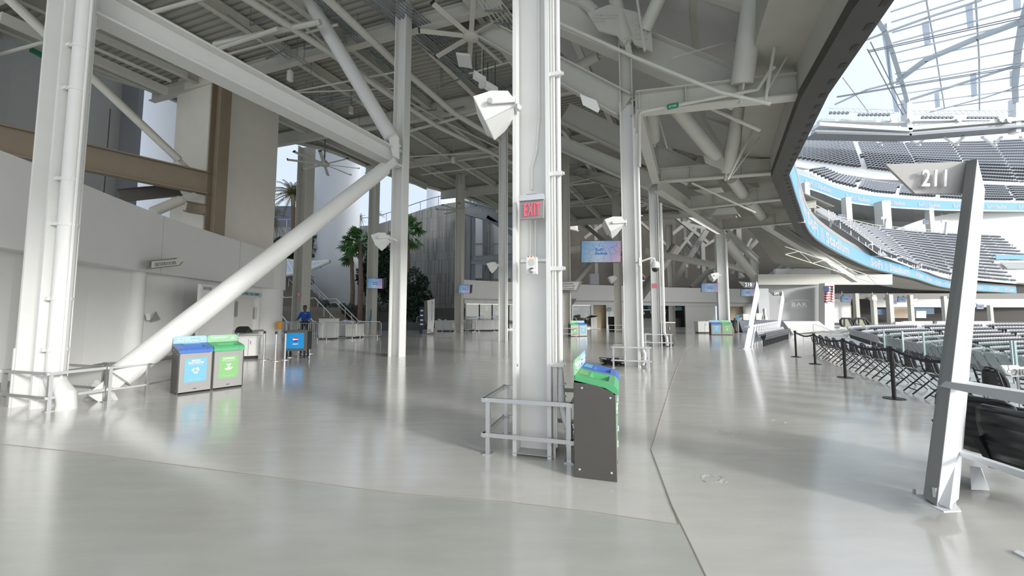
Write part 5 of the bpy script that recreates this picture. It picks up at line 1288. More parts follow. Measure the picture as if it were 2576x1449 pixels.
# low rails in front of the mid tier
for k in range(3):
    pass
b = MB()
for i in range(0, len(mA) - 4, 3): b.tube(mA[i], mA[i] + UZ * 1.0, .03, 5)
b.path([p + UZ * 1.0 for p in mA], .03, 5); b.path([p + UZ * .55 for p in mA], .02, 5); tag(b.build('tier_front_rail', ALU), 'white railing along the front of the mid seating tier', 'railing')
b = MB(); b.path([p + UZ * .9 for p in mB], .05, 5)
for i in range(0, len(mB), 3): b.tube(mB[i], mB[i] + UZ * .9, .04, 5)
tag(b.build('tier_back_rail', STEELW), 'railing along the back of the mid seating tier', 'railing')
for x0, y0, Y0, x1, y1, Y1 in ((2140, 572, 48, 2215, 645, 41), (2215, 584, 60, 2300, 676, 50), (2300, 588, 68, 2400, 700, 62), (2496, 640, 88, 2576, 700, 84), (2420, 595, 84, 2480, 700, 74)):
    b = MB(); a, c = D(x0, y0, Y0), D(x1, y1, Y1)
    for k in range(9): p = a.lerp(c, k / 8); b.tube(p, p + UZ * 1.0, .04, 5)
    b.tube(a + UZ, c + UZ, .04, 5); b.beam(a, c, 1.2, .1)
    tag(b.build('tier_aisle_rail', ALU), 'pale aisle rail running down the mid seating tier', 'handrail', 'aisle rails of the mid tier')
# upper ribbon
UP = [(1988, 456, 430, 66), (2060, 480, 456, 69), (2150, 509, 487, 73), (2300, 523, 501, 80), (2450, 528, 510, 86), (2640, 530, 514, 94)]
lo = catmull([D(x, y, Y) for x, y, _, Y in UP], 2.0); hi = [p + UZ * ((D(*(UP[0][0], UP[0][2], UP[0][3])).z - D(UP[0][0], UP[0][1], UP[0][3]).z)) for p in lo]
e = E('ribbon_board', lo[8], 'far blue lit ribbon board along the upper deck, small repeated stadium lettering', 'ribbon board'); b = MB(); b.strip(lo, hi); b.build('display', LEDB, e, solid=.1); UN = normals2(lo)
for k in range(9): ribbon_text(lo, UN, 4 + k * 12.3, 11.5 + k * 12.3, .8, .95, LEDW, e, o=.15, mk=True)
b = MB(); b.strip([p + UZ * 1.7 for p in lo], [p + UZ * 2.0 for p in lo]); b.strip([p - UZ * .02 for p in lo], [p - UZ * .3 for p in lo]); struct(b.build('trim_upper_deck_edge', PANEL))
# white bands and terrace walls between the upper tiers
def band(name, A, B, m, y_=0): b = MB(); b.strip([D(*p) for p in A], [D(*p) for p in B]); return struct(b.build(name, m, solid=.2))
band('wall_upper_terrace', [(1985, 404, 92), (2080, 424, 92), (2200, 440, 95), (2400, 452, 102), (2640, 462, 112)], [(1985, 416, 92), (2080, 434, 92), (2200, 450, 95), (2400, 460, 102), (2640, 470, 112)], WHITE)
band('ceiling_upper_terrace', [(1985, 416, 92), (2080, 434, 92), (2200, 450, 95), (2400, 460, 102), (2640, 470, 112)], [(2010, 424, 104), (2080, 444, 104), (2200, 462, 107), (2400, 474, 113), (2640, 480, 120)], BEIGE)
band('wall_suite', [(2168, 459, 92), (2240, 466, 93), (2330, 476, 95)], [(2168, 478, 92), (2240, 490, 93), (2330, 497, 95)], WHITE)
b = MB()
for k in range(40): p = D(2040 + k * 7.2, 452 - 8 + k * 1.0, 80 + k * .3); b.tube(p, p + UZ * 1.1, .03, 5)
b.path([D(2040 + k * 7.2, 452 - 8 + k * 1.0, 80 + k * .3) + UZ * 1.1 for k in range(40)], .04, 5); tag(b.build('terrace_rail', WHITE), 'white railing along the upper terrace', 'railing')
# concourse seen between the ribbons
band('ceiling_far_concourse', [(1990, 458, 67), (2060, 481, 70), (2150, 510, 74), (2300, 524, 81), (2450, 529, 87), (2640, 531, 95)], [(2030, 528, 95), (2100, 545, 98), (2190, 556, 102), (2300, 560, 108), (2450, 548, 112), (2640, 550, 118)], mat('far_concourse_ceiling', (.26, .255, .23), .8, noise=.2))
band('wall_far_concourse', [(2030, 520, 97), (2190, 530, 100), (2300, 532, 106), (2640, 532, 114)], [(2030, 640, 97), (2190, 640, 100), (2300, 640, 106), (2640, 640, 114)], GREYW)
band('wall_far_ramp', [(2215, 590, 82), (2330, 548, 88), (2450, 528, 92), (2640, 528, 96)], [(2215, 640, 82), (2330, 640, 88), (2450, 640, 92), (2640, 640, 96)], PANEL)
b = MB()
for k in range(16):
    x = 2010 + k * 28; b.beam(D(x, 470 + k * 4.2, 72 + k * 1.4), D(x + 60, 540, 96), .35, .6)
tag(b.build('far_deck_beams', STEELW), 'grey beams under the upper deck across the bowl', 'beams', kind='stuff')
def fcol(x, yb, yt, Y, w, lab):
    a = D(x, yb, Y); c = D(x, yt, Y); a.z = 0 if yb > 790 else a.z; b = MB(); b.box(a.x, Y, (a.z + c.z) / 2, w, w, c.z - a.z); tag(b.build('far_column', STEELW), lab, 'column')
fcol(2030, 540, 460, 62, .8, 'far column just right of the blue ribbon bend'); fcol(2133, 572, 498, 66, 1.0, 'far column left of centre on the upper concourse'); fcol(2224, 586, 508, 74, 1.7, 'broad far column on the upper concourse'); fcol(2342, 592, 524, 82, 1.0, 'far column right on the upper concourse')
for x, y, Y, lab in ((2117, 545, 63, 'tiny far screen left on the upper concourse'), (2330, 559, 78, 'tiny far screen right on the upper concourse')):
    c = D(x, y, Y); screen(c, 1.3, .8, (1, .1, 0), (0, -.1, 1), lab, c + V((1, .5, 0)))
for x, y0, y1, Y in ((2092, 572, 538, 46), (2226, 586, 548, 60), (2378, 590, 556, 76), (2560, 596, 560, 100)):
    b = MB(); b.beam(D(x, y0, Y), D(x + 4, y1, Y), .35, .3); b.beam(D(x + 4, y1, Y), D(x - 10, y1 + 1, Y), .2, .4); tag(b.build('aisle_post', WHITE), 'short white slanting section post on the mid tier', 'post', 'white section posts of the mid tier')
b = MB(); a = D(2505, 641, 80); c = D(2640, 641, 84); b.strip([a, c], [a - UZ * 1.0, c - UZ * 1.0]); e = tag(b.build('suite_ribbon', LEDB, solid=.1), 'short blue ribbon board above the suites at the right edge', 'ribbon board')
band('wall_suite_front', [(2496, 656, 80), (2640, 655, 84)], [(2530, 712, 80), (2640, 712, 84)], WHITE)
b = MB(); b.strip([D(2516, 660, 79.7), D(2640, 660, 83.5)], [D(2535, 676, 79.7), D(2640, 676, 83.5)]); struct(b.build('window_1', mat('suite_glass', (.25, .27, .28), .15), solid=.05))

# ---- far concourse at floor level under the near ribbon
fl = 60
def fwall(name, x0, x1, y0, y1, Y0, Y1, m, th=.3):
    b = MB(); b.prism([D(x0, y0, Y0), D(x1, y0, Y1), D(x1, y1, Y1), D(x0, y1, Y0)], (0, th, 0)); return struct(b.build(name, m))
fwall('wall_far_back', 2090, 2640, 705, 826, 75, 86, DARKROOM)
fwall('wall_far_header', 2195, 2640, 747, 773, 72, 84, PANEL)
fwall('wall_far_lower_left', 2098, 2140, 745, 812, 58, 59, PANEL)
fwall('wall_far_tan', 2133, 2142, 768, 805, 60, 60, mat('tan_far', (.55, .38, .18), .7))
fwall('wall_far_counter', 2244, 2288, 772, 800, 70, 70, WARMSTORE); fwall('wall_far_kiosk', 2305, 2330, 782, 800, 70, 70, WHITE); fwall('wall_far_glass', 2200, 2236, 778, 792, 71, 71, mat('far_blue_glass', (.13, .22, .33), .2))
fwall('wall_far_glass_right', 2300, 2350, 775, 790, 73, 73, mat('far_blue_glass', (.13, .22, .33), .2))
fwall('wall_far_low', 2273, 2346, 808, 821, 47, 50, WHITE); fwall('wall_far_low_right', 2358, 2500, 808, 819, 50, 54, WHITE); fwall('wall_far_low_end', 2253, 2273, 810, 823, 46, 47, PANEL)
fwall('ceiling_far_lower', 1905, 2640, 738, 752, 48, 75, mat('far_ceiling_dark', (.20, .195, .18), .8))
for x, yb, yt, Y, lab in ((2156, 802, 738, 52, 'pale column left of the far lower screens'), (2200, 802, 742, 56, 'pale column between the far lower screens'), (2241, 806, 741, 48, 'pale column just right of the escalators'), (2293, 800, 742, 58, 'pale column behind the low white wall'), (2378, 800, 745, 62, 'pale column just left of the tall 211 post'), (2492, 796, 768, 66, 'pale column right of the tall 211 post')):
    fcol(x, yb, yt, Y, .5, lab)
for x, y, Y, w_, lab in ((2129, 752, 50, 1.4, 'small far screen just right of the flag'), (2269, 754, 56, 1.3, 'small far screen above the low white wall'), (2248, 760, 58, 1.0, 'small grey far screen beside another above the low wall'), (2466, 772, 64, 1.3, 'small far screen right of the tall 211 post')):
    c = D(x, y, Y); screen(c, w_, w_ * .55, (1, .05, 0), (0, -.15, 1), lab, c + V((0, .6, .6)))
# escalator balustrades
for x, y, lab in ((2116, 800, 'left escalator with glass balustrade and black handrail, far right concourse'), (2152, 800, 'second escalator with glass balustrade, beside the left one')):
    e = E('escalator', D(x, 826, 44), lab, 'escalator'); Y = 44
    b = MB(); b.path([D(x + 4, 822, Y), D(x - 1, 815, Y), D(x - 2, 806, Y), D(x + 3, 801, Y), D(x + 22, 801, Y), D(x + 32, 812, Y), D(x + 36, 822, Y)], .12, 6); b.build('handrail', BLACK, e)
    b = MB(); b.prism([D(x + 2, 822, Y), D(x, 806, Y), D(x + 22, 803, Y), D(x + 33, 822, Y)], (0, .1, 0)); b.build('balustrade', mat('escalator_panel', (.30, .30, .20), .4), e)
    b = MB(); b.beam(D(x + 8, 803, Y), D(x + 8, 822, Y), .12, .12); b.beam(D(x + 20, 803, Y), D(x + 30, 822, Y), .15, .15); b.build('frame', BLACK, e)
    b = MB(); b.box(D(x + 16, 824, Y).x, Y + .8, D(x + 16, 824, Y).z - .1, 2, 1.8, .3); b.build('landing', ALU, e)
for x, Y in ((2040, 50), (2118, 52), (2195, 55), (2232, 57), (2296, 60)):
    c = D(x, 747 if x < 2100 else 744 + (x - 2118) * .02, Y); b = MB(); b.obox(c + UZ * -.3, (.35, 0, 0), (0, .3, 0), (0, .05, .25)); b.tube(c, c + UZ * .6, .04, 5); tag(b.build('ceiling_speaker', WHITE), 'small white hanging speaker under the far ceiling', 'speaker', 'hanging speakers under the far ceiling')

# ---- bar wall, band beam and flag
fwall('wall_bar', 1898, 2076, 716, 840, 42, 42, mat('bar_wall_grey', (.44, .445, .45), .6), .4); fwall('wall_bar_pier', 2075, 2099, 712, 832, 40, 40.5, PANEL, .8)
fwall('trim_band_beam', 1907, 2245, 690, 716, 39, 46, STEELW, .5); fwall('wall_plant_screen', 1952, 2090, 676, 692, 44, 44, PANEL, .4)
text('BAR', D(2011, 766, 41.99), (1, 0, 0), UZ, 1.75, .48, mat('bar_letter', (.80, .80, .78), .4), None, bold=.03, name='bar_lettering')
tag(COL.objects[-1] if COL.objects[-1].name.startswith('bar') else bpy.data.objects['bar_lettering'], 'raised white BAR lettering on the grey wall by the flag', 'lettering')
b = MB(); b.path([D(1985, 758, 41.98), D(2000, 755, 41.98), D(2022, 755, 41.98), D(2036, 758, 41.98)], .04, 5); b.path([D(1990, 774, 41.98), D(2030, 774, 41.98)], .03, 5); tag(b.build('bar_crest', mat('bar_letter', (.7, .7, .68), .4)), 'thin raised lines above and below the BAR lettering', 'crest')
# flag
e = E('flag', D(2084, 722, 39.5), 'american flag hanging vertically on the pier right of the bar wall', 'flag')
x0, x1, y0, y1, Yf = 2073, 2096, 720, 760, 39.82; n = 13
for nm, cols_ in (('red_stripes', range(0, 13, 2)), ('white_stripes', range(1, 13, 2))):
    b = MB()
    for k in cols_:
        ya, yb = y0 + (y1 - y0) * k / n, y0 + (y1 - y0) * (k + 1) / n; S = [(x0 + (x1 - x0) * i / 8, Yf + .12 * math.sin(i * 1.3 + k * .2)) for i in range(9)]
        b.strip([D(x, ya, Y) + V((0, 0, 0)) for x, Y in S], [D(x, yb + 1.5 * math.sin(i), Y) for i, (x, Y) in enumerate(S)])
    b.build(nm, mat('flag_red', (.45, .03, .05), .7) if nm[0] == 'r' else mat('flag_white', (.72, .72, .70), .7), e)
b = MB(); b.obox(D(2079, 727, 39.66), V((.26, 0, 0)), V((0, .02, 0)), UZ * .28); b.build('canton', mat('flag_blue', (.04, .06, .2), .7), e); b = MB(); b.tube(D(2072, 719.5, 39.85), D(2097, 719.5, 39.85), .03, 6); b.beam(D(2084, 719.5, 39.85), D(2084, 719.5, 40.3), .05, .05); b.build('hanging_rod', ALU, e)

# ============================================================ translucent roof and ring
ZR = 55.0
b = MB(); b.add([(22, 30, ZR + .8), (300, 30, ZR + .8), (300, 210, ZR - 8), (22, 210, ZR - 8)], [(0, 1, 2, 3)]); struct(b.build('ceiling_translucent_roof', ETFE))
RSTEEL = mat('roof_steel', (.44, .46, .47), .6)
RL = [([(2470, 0), (2330, 45), (2228, 82), (2180, 100)], .55, 'thick pale roof member crossing the top of the roof'), ([(2660, 20), (2460, 95), (2330, 150), (2262, 200)], 1.5, 'broad pale roof truss crossing the middle'),
      ([(2330, 0), (2338, 45), (2352, 120), (2376, 272)], .35, 'thin upright roof member left of centre'), ([(2454, -5), (2458, 60), (2463, 150), (2464, 278)], .4, 'thin upright roof member right of centre'),
      ([(2205, 45), (2225, 75), (2245, 130), (2270, 210), (2284, 262), (2290, 296)], 1.2, 'thick curved roof spine dropping to the light ring'), ([(2590, 0), (2572, 60), (2560, 130), (2553, 215), (2556, 280)], 1.6, 'thick roof spine near the right edge'),
      ([(2228, 60), (2232, 120), (2240, 212)], .5, 'white upright post beside the roof spine'),
      ([(2660, 130), (2450, 200), (2292, 250)], .8, 'pale roof truss above the light ring'), ([(2100, 263), (2180, 226), (2262, 205)], .6, 'roof member left of the spine'), ([(2660, 185), (2480, 245), (2340, 282)], .45, 'lowest roof member above the light ring'),
      ([(2120, 195), (2165, 255), (2185, 282)], .3, 'thin roof member at the left above the light ring')]
for pts, r, lab in RL:
    P = [Z(x, y, ZR) for x, y in pts]; b = MB()
    for p, q in zip(P, P[1:]): b.beam(p, q + (q - p).normalized() * .2, r * .6, r * .5)
    tag(b.build('roof_member', RSTEEL), lab, 'roof member')
for k in range(10):
    pts = [(2240 + k * 2, 30 + k * 26), (2660, -110 + k * 36)]
    b = MB(); P = [Z(x, y, ZR - .3) for x, y in pts]; b.beam(P[0], P[1], .22, .2); tag(b.build('roof_purlin', RSTEEL), 'thin pale purlin under the translucent roof', 'purlin', 'thin purlins under the roof')
CABM = mat('dark_cable', (.16, .17, .19), .5)
for pts in (((2184, 128), (2600, 34)), ((2187, 131), (2600, 40)), ((2105, 243), (2600, 160)), ((2106, 245), (2600, 164)), ((2182, 124), (2275, 296)), ((2190, 106), (2283, 292)), ((2400, 268), (2600, 240))):
    b = MB(); b.tube(Z(*pts[0], ZR - 3), Z(*pts[1], ZR - 3), .09, 5); tag(b.build('roof_cable', CABM), 'dark tension cable strung under the translucent roof', 'cable', 'dark roof cables')
FR = mat('fritted_film', (.42, .50, .62), .7, alpha=.5)
for k, q in enumerate((((2318, 58), (2336, 52), (2342, 108), (2326, 114)), ((2428, 15), (2446, 8), (2450, 68), (2434, 74)), ((2548, 0), (2568, -6), (2568, 26), (2550, 32)), ((2350, 236), (2362, 232), (2365, 268), (2353, 272)), ((2440, 186), (2456, 182), (2458, 240), (2444, 246)), ((2216, 70), (2228, 66), (2246, 200), (2262, 282), (2250, 282)), ((2540, 180), (2555, 176), (2552, 215), (2540, 218)))):
    b = MB(); b.add([Z(x, y, ZR - .2) for x, y in q], [tuple(range(len(q)))]); tag(b.build('film_patch', FR, solid=.05), 'pale blue patterned patch of roof film', 'roof film', 'patterned roof film patches')
# light ring
YR = 92
def rr_(x, y, Y=YR): return D(x, y, Y)
e = E('light_ring', rr_(2300, 320), 'white steel ring gantry with catwalks beneath the translucent roof', 'gantry')
def deck(x0, y0, x1, y1, h, dpt, m, nm='deck', Y=YR): b = MB(); b.beam(rr_(x0, y0, Y), rr_(x1, y1, Y), dpt, h); return b.build(nm, m, e)
deck(2050, 319, 2280, 333, .9, 3, WHITE, 'catwalk'); deck(2270, 330, 2640, 298, .9, 3, WHITE, 'catwalk')
deck(2040, 342, 2275, 347, .5, 3.5, CABM, 'dark_soffit'); deck(2270, 347, 2640, 318, .5, 3.5, CABM, 'dark_soffit')
deck(2045, 335, 2275, 342, 1.0, 1.5, RSTEEL, 'ring_girder'); deck(2275, 341, 2640, 310, 1.0, 1.5, RSTEEL, 'ring_girder')
deck(2060, 305, 2270, 311, .5, 1.5, WHITE, 'upper_walk'); deck(2290, 306, 2640, 300, .5, 1.5, WHITE, 'upper_walk')
def lat(x0, y0, x1, y1, h, n, nm='lattice'):
    a, c = rr_(x0, y0), rr_(x1, y1); b = MB(); u = UZ * h
    b.tube(a, c, .09, 5); b.tube(a + u, c + u, .09, 5)
    for k in range(n): p, q = a.lerp(c, k / n), a.lerp(c, (k + 1) / n); b.tube(p + (u if k % 2 else V((0, 0, 0))), q + (V((0, 0, 0)) if k % 2 else u), .05, 4)
    b.build(nm, WHITE, e)
lat(2085, 280, 2250, 285, .9, 24); lat(2290, 287, 2556, 287, .9, 36); lat(2060, 318, 2270, 330, .8, 16, 'handrail'); lat(2280, 326, 2640, 294, .8, 24, 'handrail'); lat(2300, 318, 2556, 305, .7, 14, 'handrail')
b = MB()
for k in range(11): x = 2135 + k * 48; b.beam(rr_(x, 345, 93), rr_(x + (35 if k % 2 else -20), 366, 110), .5, .5); 
for x in (2280, 2552): b.beam(rr_(x, 250), rr_(x, 335), 1.6, 1.2); b.beam(rr_(x + 5, 250), rr_(x + 5, 335), .4, .4)
for k in range(26): x = 2080 + k * 20; b.beam(rr_(x, 298), rr_(x, 328), .12, .12)
b.build('struts', WHITE, e)
for gr, xs_, y_ in ((0, range(615, 760, 34), 943), (1, range(852, 1100, 34), 958), (2, range(1376, 1620, 34), 980), (3, range(1755, 1990, 33), 981)):
    for v in xs_:
        c = rr_(1900 + v / 3.293, y_ / 3.293, YR - 2); b = MB(); b.lathe([(.2, 0), (.42, -.4), (.40, -.45), (.01, -.40)], c, 14, (0, 1, -.15)); tag(b.build('floodlight', CABM, smooth=True), ('first', 'second', 'third', 'fourth', 'fifth', 'sixth', 'seventh', 'eighth', 'ninth')[list(xs_).index(v)] + ' round dark floodlight from the left in the ' + ('leftmost', 'second', 'third', 'rightmost')[gr] + ' cluster on the roof ring', 'floodlight', 'floodlights on the roof ring')
for x, y in ((2143, 291), (2248, 298), (2293, 299), (2414, 300), (2520, 300), (2540, 302)):
    b = MB(); b.hull([rr_(x - 7, y - 6, YR - 2), rr_(x + 4, y - 8, YR - 2), rr_(x + 8, y - 3, YR - 2), rr_(x + 3, y + 8, YR - 2), rr_(x - 5, y + 4, YR - 2), rr_(x, y, YR)]); tag(b.build('array_speaker', WHITE), 'white boxy speaker hung on the roof ring', 'speaker', 'speakers on the roof ring')

# ============================================================ outdoors at the left
def tower(x0, x1, Y, z1, label, curve=True, z0=0):
    a, c = D(x0, 791, Y), D(x1, 791, Y); r = (c.x - a.x) / 2; b = MB(); b.tube(V(((a.x + c.x) / 2, Y, z0)), V(((a.x + c.x) / 2, Y, z1)), r, 64); o = b.build('white_tower', TOWER, smooth=True); return tag(o, label, 'tower')
tower(784, 894, 52, 36, 'huge smooth white cylindrical tower beyond the outdoor stairs')
tower(1070, 1180, 95, 52, 'distant white cylindrical tower above the ribbed wall')
tower(336, 520, 44, 33, 'huge white cylindrical tower seen through the opening above the left parapet')
CW = [(560, 574, 64), (690, 572, 63), (780, 570, 61), (890, 569, 58), (930, 568, 57), (965, 561, 55), (1085, 522, 52), (1170, 506, 50), (1245, 492, 47)]
TP = catmull([D(*p) for p in CW], 1.0); n = len(TP); b = MB(); b.strip(TP, [V((p.x, p.y, 0)) for p in TP]); o = b.build('wall_ribbed_concrete', RIBBED, solid=.4); struct(o)
uv = o.data.uv_layers.new(); acc = [0]
for p, q in zip(TP, TP[1:]): acc.append(acc[-1] + (V((q.x - p.x, q.y - p.y, 0))).length)
for pl in o.data.polygons:
    for li in pl.loop_indices:
        vi = o.data.loops[li].vertex_index; uv.data[li].uv = (acc[vi % n] , o.data.vertices[vi].co.z)
e = E('wall_railing', TP[len(TP) // 2], 'thin metal railing along the top of the ribbed concrete wall', 'railing'); b = MB()
for k in range(0, n, 3): b.tube(TP[k], TP[k] + UZ * 1.3, .05, 5)
b.path([p + UZ * 1.3 for p in TP], .06, 5); b.build('rail_and_posts', GALV, e)
q = D(1082, 800, 51)
# stairs
S0 = V((-15.4, 38, 0)); SD = V((-14.2, 10, 0)).normalized(); SW = V((-SD.y, SD.x, 0)); SW = SW if SW.y < 0 else -SW
e = E('outdoor_stairs', S0, 'broad grey concrete outdoor stairs with white handrails at left', 'stairs'); NS = 44; T_, R_ = .30, .165
b = MB()
for k in range(NS):
    land = .0 if k < 14 else 1.6; c = S0 + SD * (k * T_ + T_ / 2 + land) + SW * 4.5 + UZ * (R_ * (k + 1) / 2); b.obox(c, SD * (T_ / 2 + (.8 if k == 13 else 0)), SW * 4.5, UZ * R_ * (k + 1) / 2)
b.build('steps', mat('stair_concrete', (.29, .27, .24), .9), e)
b = MB()
for k in range(NS):
    land = .0 if k < 14 else 1.6; c = S0 + SD * (k * T_ + .03 + land) + SW * 4.5 + UZ * (R_ * (k + 1)); b.obox(c, SD * .03, SW * 4.5, UZ * .012)
b.build('step_nosings', mat('nosing_dark', (.12, .115, .11), .9), e)
for j in range(5):
    o_ = S0 + SW * (9 * j / 4); P = [o_ + UZ * .95 - SD * .4, o_ + UZ * .95, o_ + SD * (14 * T_) + UZ * (14 * R_ + .95), o_ + SD * (14 * T_ + 1.6) + UZ * (14 * R_ + .95), o_ + SD * (NS * T_ + 1.6) + UZ * (NS * R_ + .95)]
    b = MB(); b.path(P, .045, 6); 
    if j in (0, 4): b.path([p - UZ * .4 for p in P], .035, 6)
    for k in range(12): 
        s_ = k / 11 * NS * T_; z = min(s_, 14 * T_) / T_ * R_ + max(0, s_ - 14 * T_) / T_ * R_; p = o_ + SD * (s_ + (1.6 if s_ > 14 * T_ else 0)) + UZ * z; b.tube(p, p + UZ * .95, .035, 6)
    b.build('handrail', WHITE, e)
b = MB(); p = S0 + SW * 9.2; b.prism([p, p + SD * 20 , p + SD * 20 + UZ * 7.4, p + UZ * .3], SW * .3); b.build('stringer', CONC, e)
# canopy wing
e = E('wing_canopy', D(760, 670, 44), 'white curved wing canopy with translucent panels over the stairs', 'canopy')
up_ = [(640, 640), (700, 652), (760, 661), (800, 660), (830, 657)]; lw = [(640, 700), (700, 694), (740, 688), (780, 678), (830, 657)]
for nm, L__ in (('upper_edge', up_), ('lower_edge', lw)):
    b = MB(); b.path([D(x, y, 44 if nm[0] == 'u' else 41) for x, y in L__], .22, 8); b.build(nm, WHITE, e)
b = MB(); b.strip([D(x, y, 44) for x, y in up_], [D(x, y, 41) for x, y in lw]); b.build('panels', mat('canopy_film', (.55, .62, .78), .3), e)
b = MB()
for k in range(5): t = k / 5; b.tube(D(650 + 36 * k, 645 + 3.5 * k, 43.8), D(650 + 36 * k + 16, 696 - 5 * k, 40.9), .08, 6)
b.build('ribs', WHITE, e)
# left roof building and low planters
e = E('brown_roof_building', D(715, 550, 75), 'low dark building with a brown roof behind the upper palm', 'building')
b = MB(); b.obox(D(715, 556, 75), (3.5, 0, 0), (0, 3, 0), (0, 0, 2.2)); b.build('walls', mat('dark_slate', (.05, .06, .09), .6), e)
b = MB(); b.prism([D(672, 545, 73), D(776, 545, 73), D(760, 528, 75), D(690, 527, 75)], (0, 6, 0)); b.build('roof', mat('brown_roof', (.22, .12, .09), .8), e)
b = MB(); b.obox(D(985, 812, 42), V((8.2, -.5, 0)), V((0, .3, 0)), UZ * 1.6); b.obox(D(960, 836, 38) + UZ * .45, V((5.5, -.3, 0)), V((0, .3, 0)), UZ * .55)
struct(b.build('wall_planter', mat('planter_dark', (.10, .10, .095), .8)))
def palm(base, top, R, label, n=26, dry=False, m=None, tr=.22):
    base, top = V(base), V(top); e = E('palm_tree', base, label, 'palm tree'); b = MB(); rnd = random.Random(len(label) + n); mid = base.lerp(top, .5) + V((tr * .8, 0, 0))
    pts = [base.lerp(mid, t / 4) for t in range(4)] + [mid.lerp(top, t / 6) for t in range(7)]; b.path(pts, [tr * 1.3 - tr * .5 * i / 10 for i in range(11)], 10); b.build('trunk', TRUNK, e, smooth=True)
    b = MB()
    for k in range(n):
        a = rnd.uniform(0, 2 * PI); el = rnd.uniform(-.7, 1.25); L_ = R * rnd.uniform(.75, 1.05); d = V((math.cos(a) * math.cos(el), math.sin(a) * math.cos(el), math.sin(el)))
        s_ = d.cross(UZ).normalized(); tip = top + d * L_ * .45
        if m is None:                         # fan palm: petiole then a pleated fan of narrow leaflets
            b.beam(top, tip, .05, .04)
            for j in range(11):
                f = (j - 5) / 5; dl = (d * math.cos(f * 1.35) + s_ * math.sin(f * 1.35)).normalized(); q = tip + dl * L_ * .5 * (1 - .15 * abs(f)); dr = -UZ * L_ * .16 * (.4 + abs(f))
                w_ = dl.cross(UZ).normalized() * .05 * R if abs(dl.z) < .95 else s_ * .05 * R; mi_ = tip.lerp(q, .6); b.add([tip, mi_ + w_, q + dr, mi_ - w_], [(0, 1, 2, 3)])
        else:                                 # feather palm
            P = [top + d * L_ * t - UZ * L_ * .5 * t * t for t in [i / 9 for i in range(10)]]; b.path(P, .03, 4)
            for i in range(1, 10):
                for q in (-1, 1):
                    for h_ in (0, .5):
                        pp = P[i - 1].lerp(P[i], h_); w_ = (P[i] - P[i - 1]); b.add([pp, pp + s_ * q * L_ * .22 * (1.1 - i / 10) + w_ * .9 - UZ * .15 * L_ * .3, pp + w_ * .35], [(0, 1, 2)])
    b.build('crown', m or (FRONDD if dry else FROND), e); return e
def yz(x, y, Y): return D(x, y, Y)
def pal(x, yb, yt, Y, R, label, **k): p = D(x, yb, Y); palm((p.x, Y, 0), D(x + k.pop('dx', 0), yt, Y), R, label, **k)
pal(905, 790, 612, 40, 2.6, 'green fan palm in front of the planter, left of the screen column', n=30)
pal(884, 790, 640, 42, 2.0, 'shorter green fan palm beside the white tower', n=22)
pal(1026, 790, 588, 42, 2.6, 'slender green fan palm before the ribbed wall, right of the cream column', n=26, tr=.17)
pal(737, 700, 488, 50, 3.8, 'tall wind-blown palm behind the broad column, dry fronds', n=46, m=FRONDD, tr=.3)
pal(684, 700, 545, 46, 2.6, 'palm crown mostly hidden behind the beige core wall edge', n=30, m=FRONDD)
pal(906, 566, 545, 90, 2.2, 'tiny distant palm above the wall left of the cream column', n=16, m=LEAFD, tr=.12)
pal(948, 566, 536, 85, 1.8, 'tiny distant palm above the wall beside the cream column', n=14, m=LEAFD, tr=.12)
def bush(name, c, rx, rz_, n, m, label, cat, s=.16, trunk=False):
    c = V(c); rnd = random.Random(n + len(label)); e = E(name, (c.x, c.y, max(0, c.z - rz_)), label, cat); b = MB()
    lobes = [(V((rnd.uniform(-.6, .6) * rx, rnd.uniform(-.4, .4) * rx, rnd.uniform(-.65, .65) * rz_)), rnd.uniform(.3, .55)) for _ in range(11)]
    for k in range(n):
        lc, lr = lobes[k % 11]; a, u = rnd.uniform(0, 2 * PI), rnd.uniform(-1, 1); r = math.sqrt(1 - u * u); rr2 = lr * rnd.uniform(.75, 1.05)
        p = c + lc + V((math.cos(a) * r * rx * rr2, math.sin(a) * r * rx * rr2, u * rz_ * rr2)); t1 = V((rnd.uniform(-1, 1), rnd.uniform(-1, 1), rnd.uniform(-1, 1))).normalized(); t2 = t1.cross(V((rnd.uniform(-1, 1), rnd.uniform(-1, 1), rnd.uniform(-1, 1)))).normalized()
        b.add([p - t1 * s, p + t2 * s * .45, p + t1 * s, p - t2 * s * .45], [(0, 1, 2, 3)])
    b.build('foliage', m, e); b = MB()
    for k in range(4): b.tube(V((c.x, c.y, max(0, c.z - rz_))), c + lobes[k][0], .07, 6, .02)
    b.build('branches', TRUNK, e); return e
bush('dark_tree', D(1040, 742, 41), 1.9, 2.6, 2600, LEAFD, 'dark evergreen bush between the cream column and the totem sign', 'tree', .22)
bush('dark_tree', D(966, 665, 46), 3.3, 5.0, 3200, LEAFD, 'dark leafy tree behind the cream column', 'tree', .28)
bush('dark_tree', D(770, 620, 50), 1.8, 3.4, 1600, LEAFD, 'dark leafy tree between the broad column and the white tower', 'tree', .26)
bush('dark_tree', D(700, 640, 49), 2.2, 2.6, 1200, LEAFD, 'dark leafy tree left of the broad column', 'tree', .26)
for k in range(9):
    bush('planter_shrub', D(818 + k * 22, 771 - (k == 0) * 8, 41), .62, .45, 240, mat('silver_leaves', (.14, .17, .15), .8, noise=.4), 'low silvery shrub in the planter behind the barricades', 'shrub', .17)['group'] = 'silvery planter shrubs'
bush('planter_shrub', D(770, 704, 47), .9, .7, 300, mat('olive_leaves', (.16, .18, .05), .8), 'olive shrub under the wing canopy', 'shrub', .2)

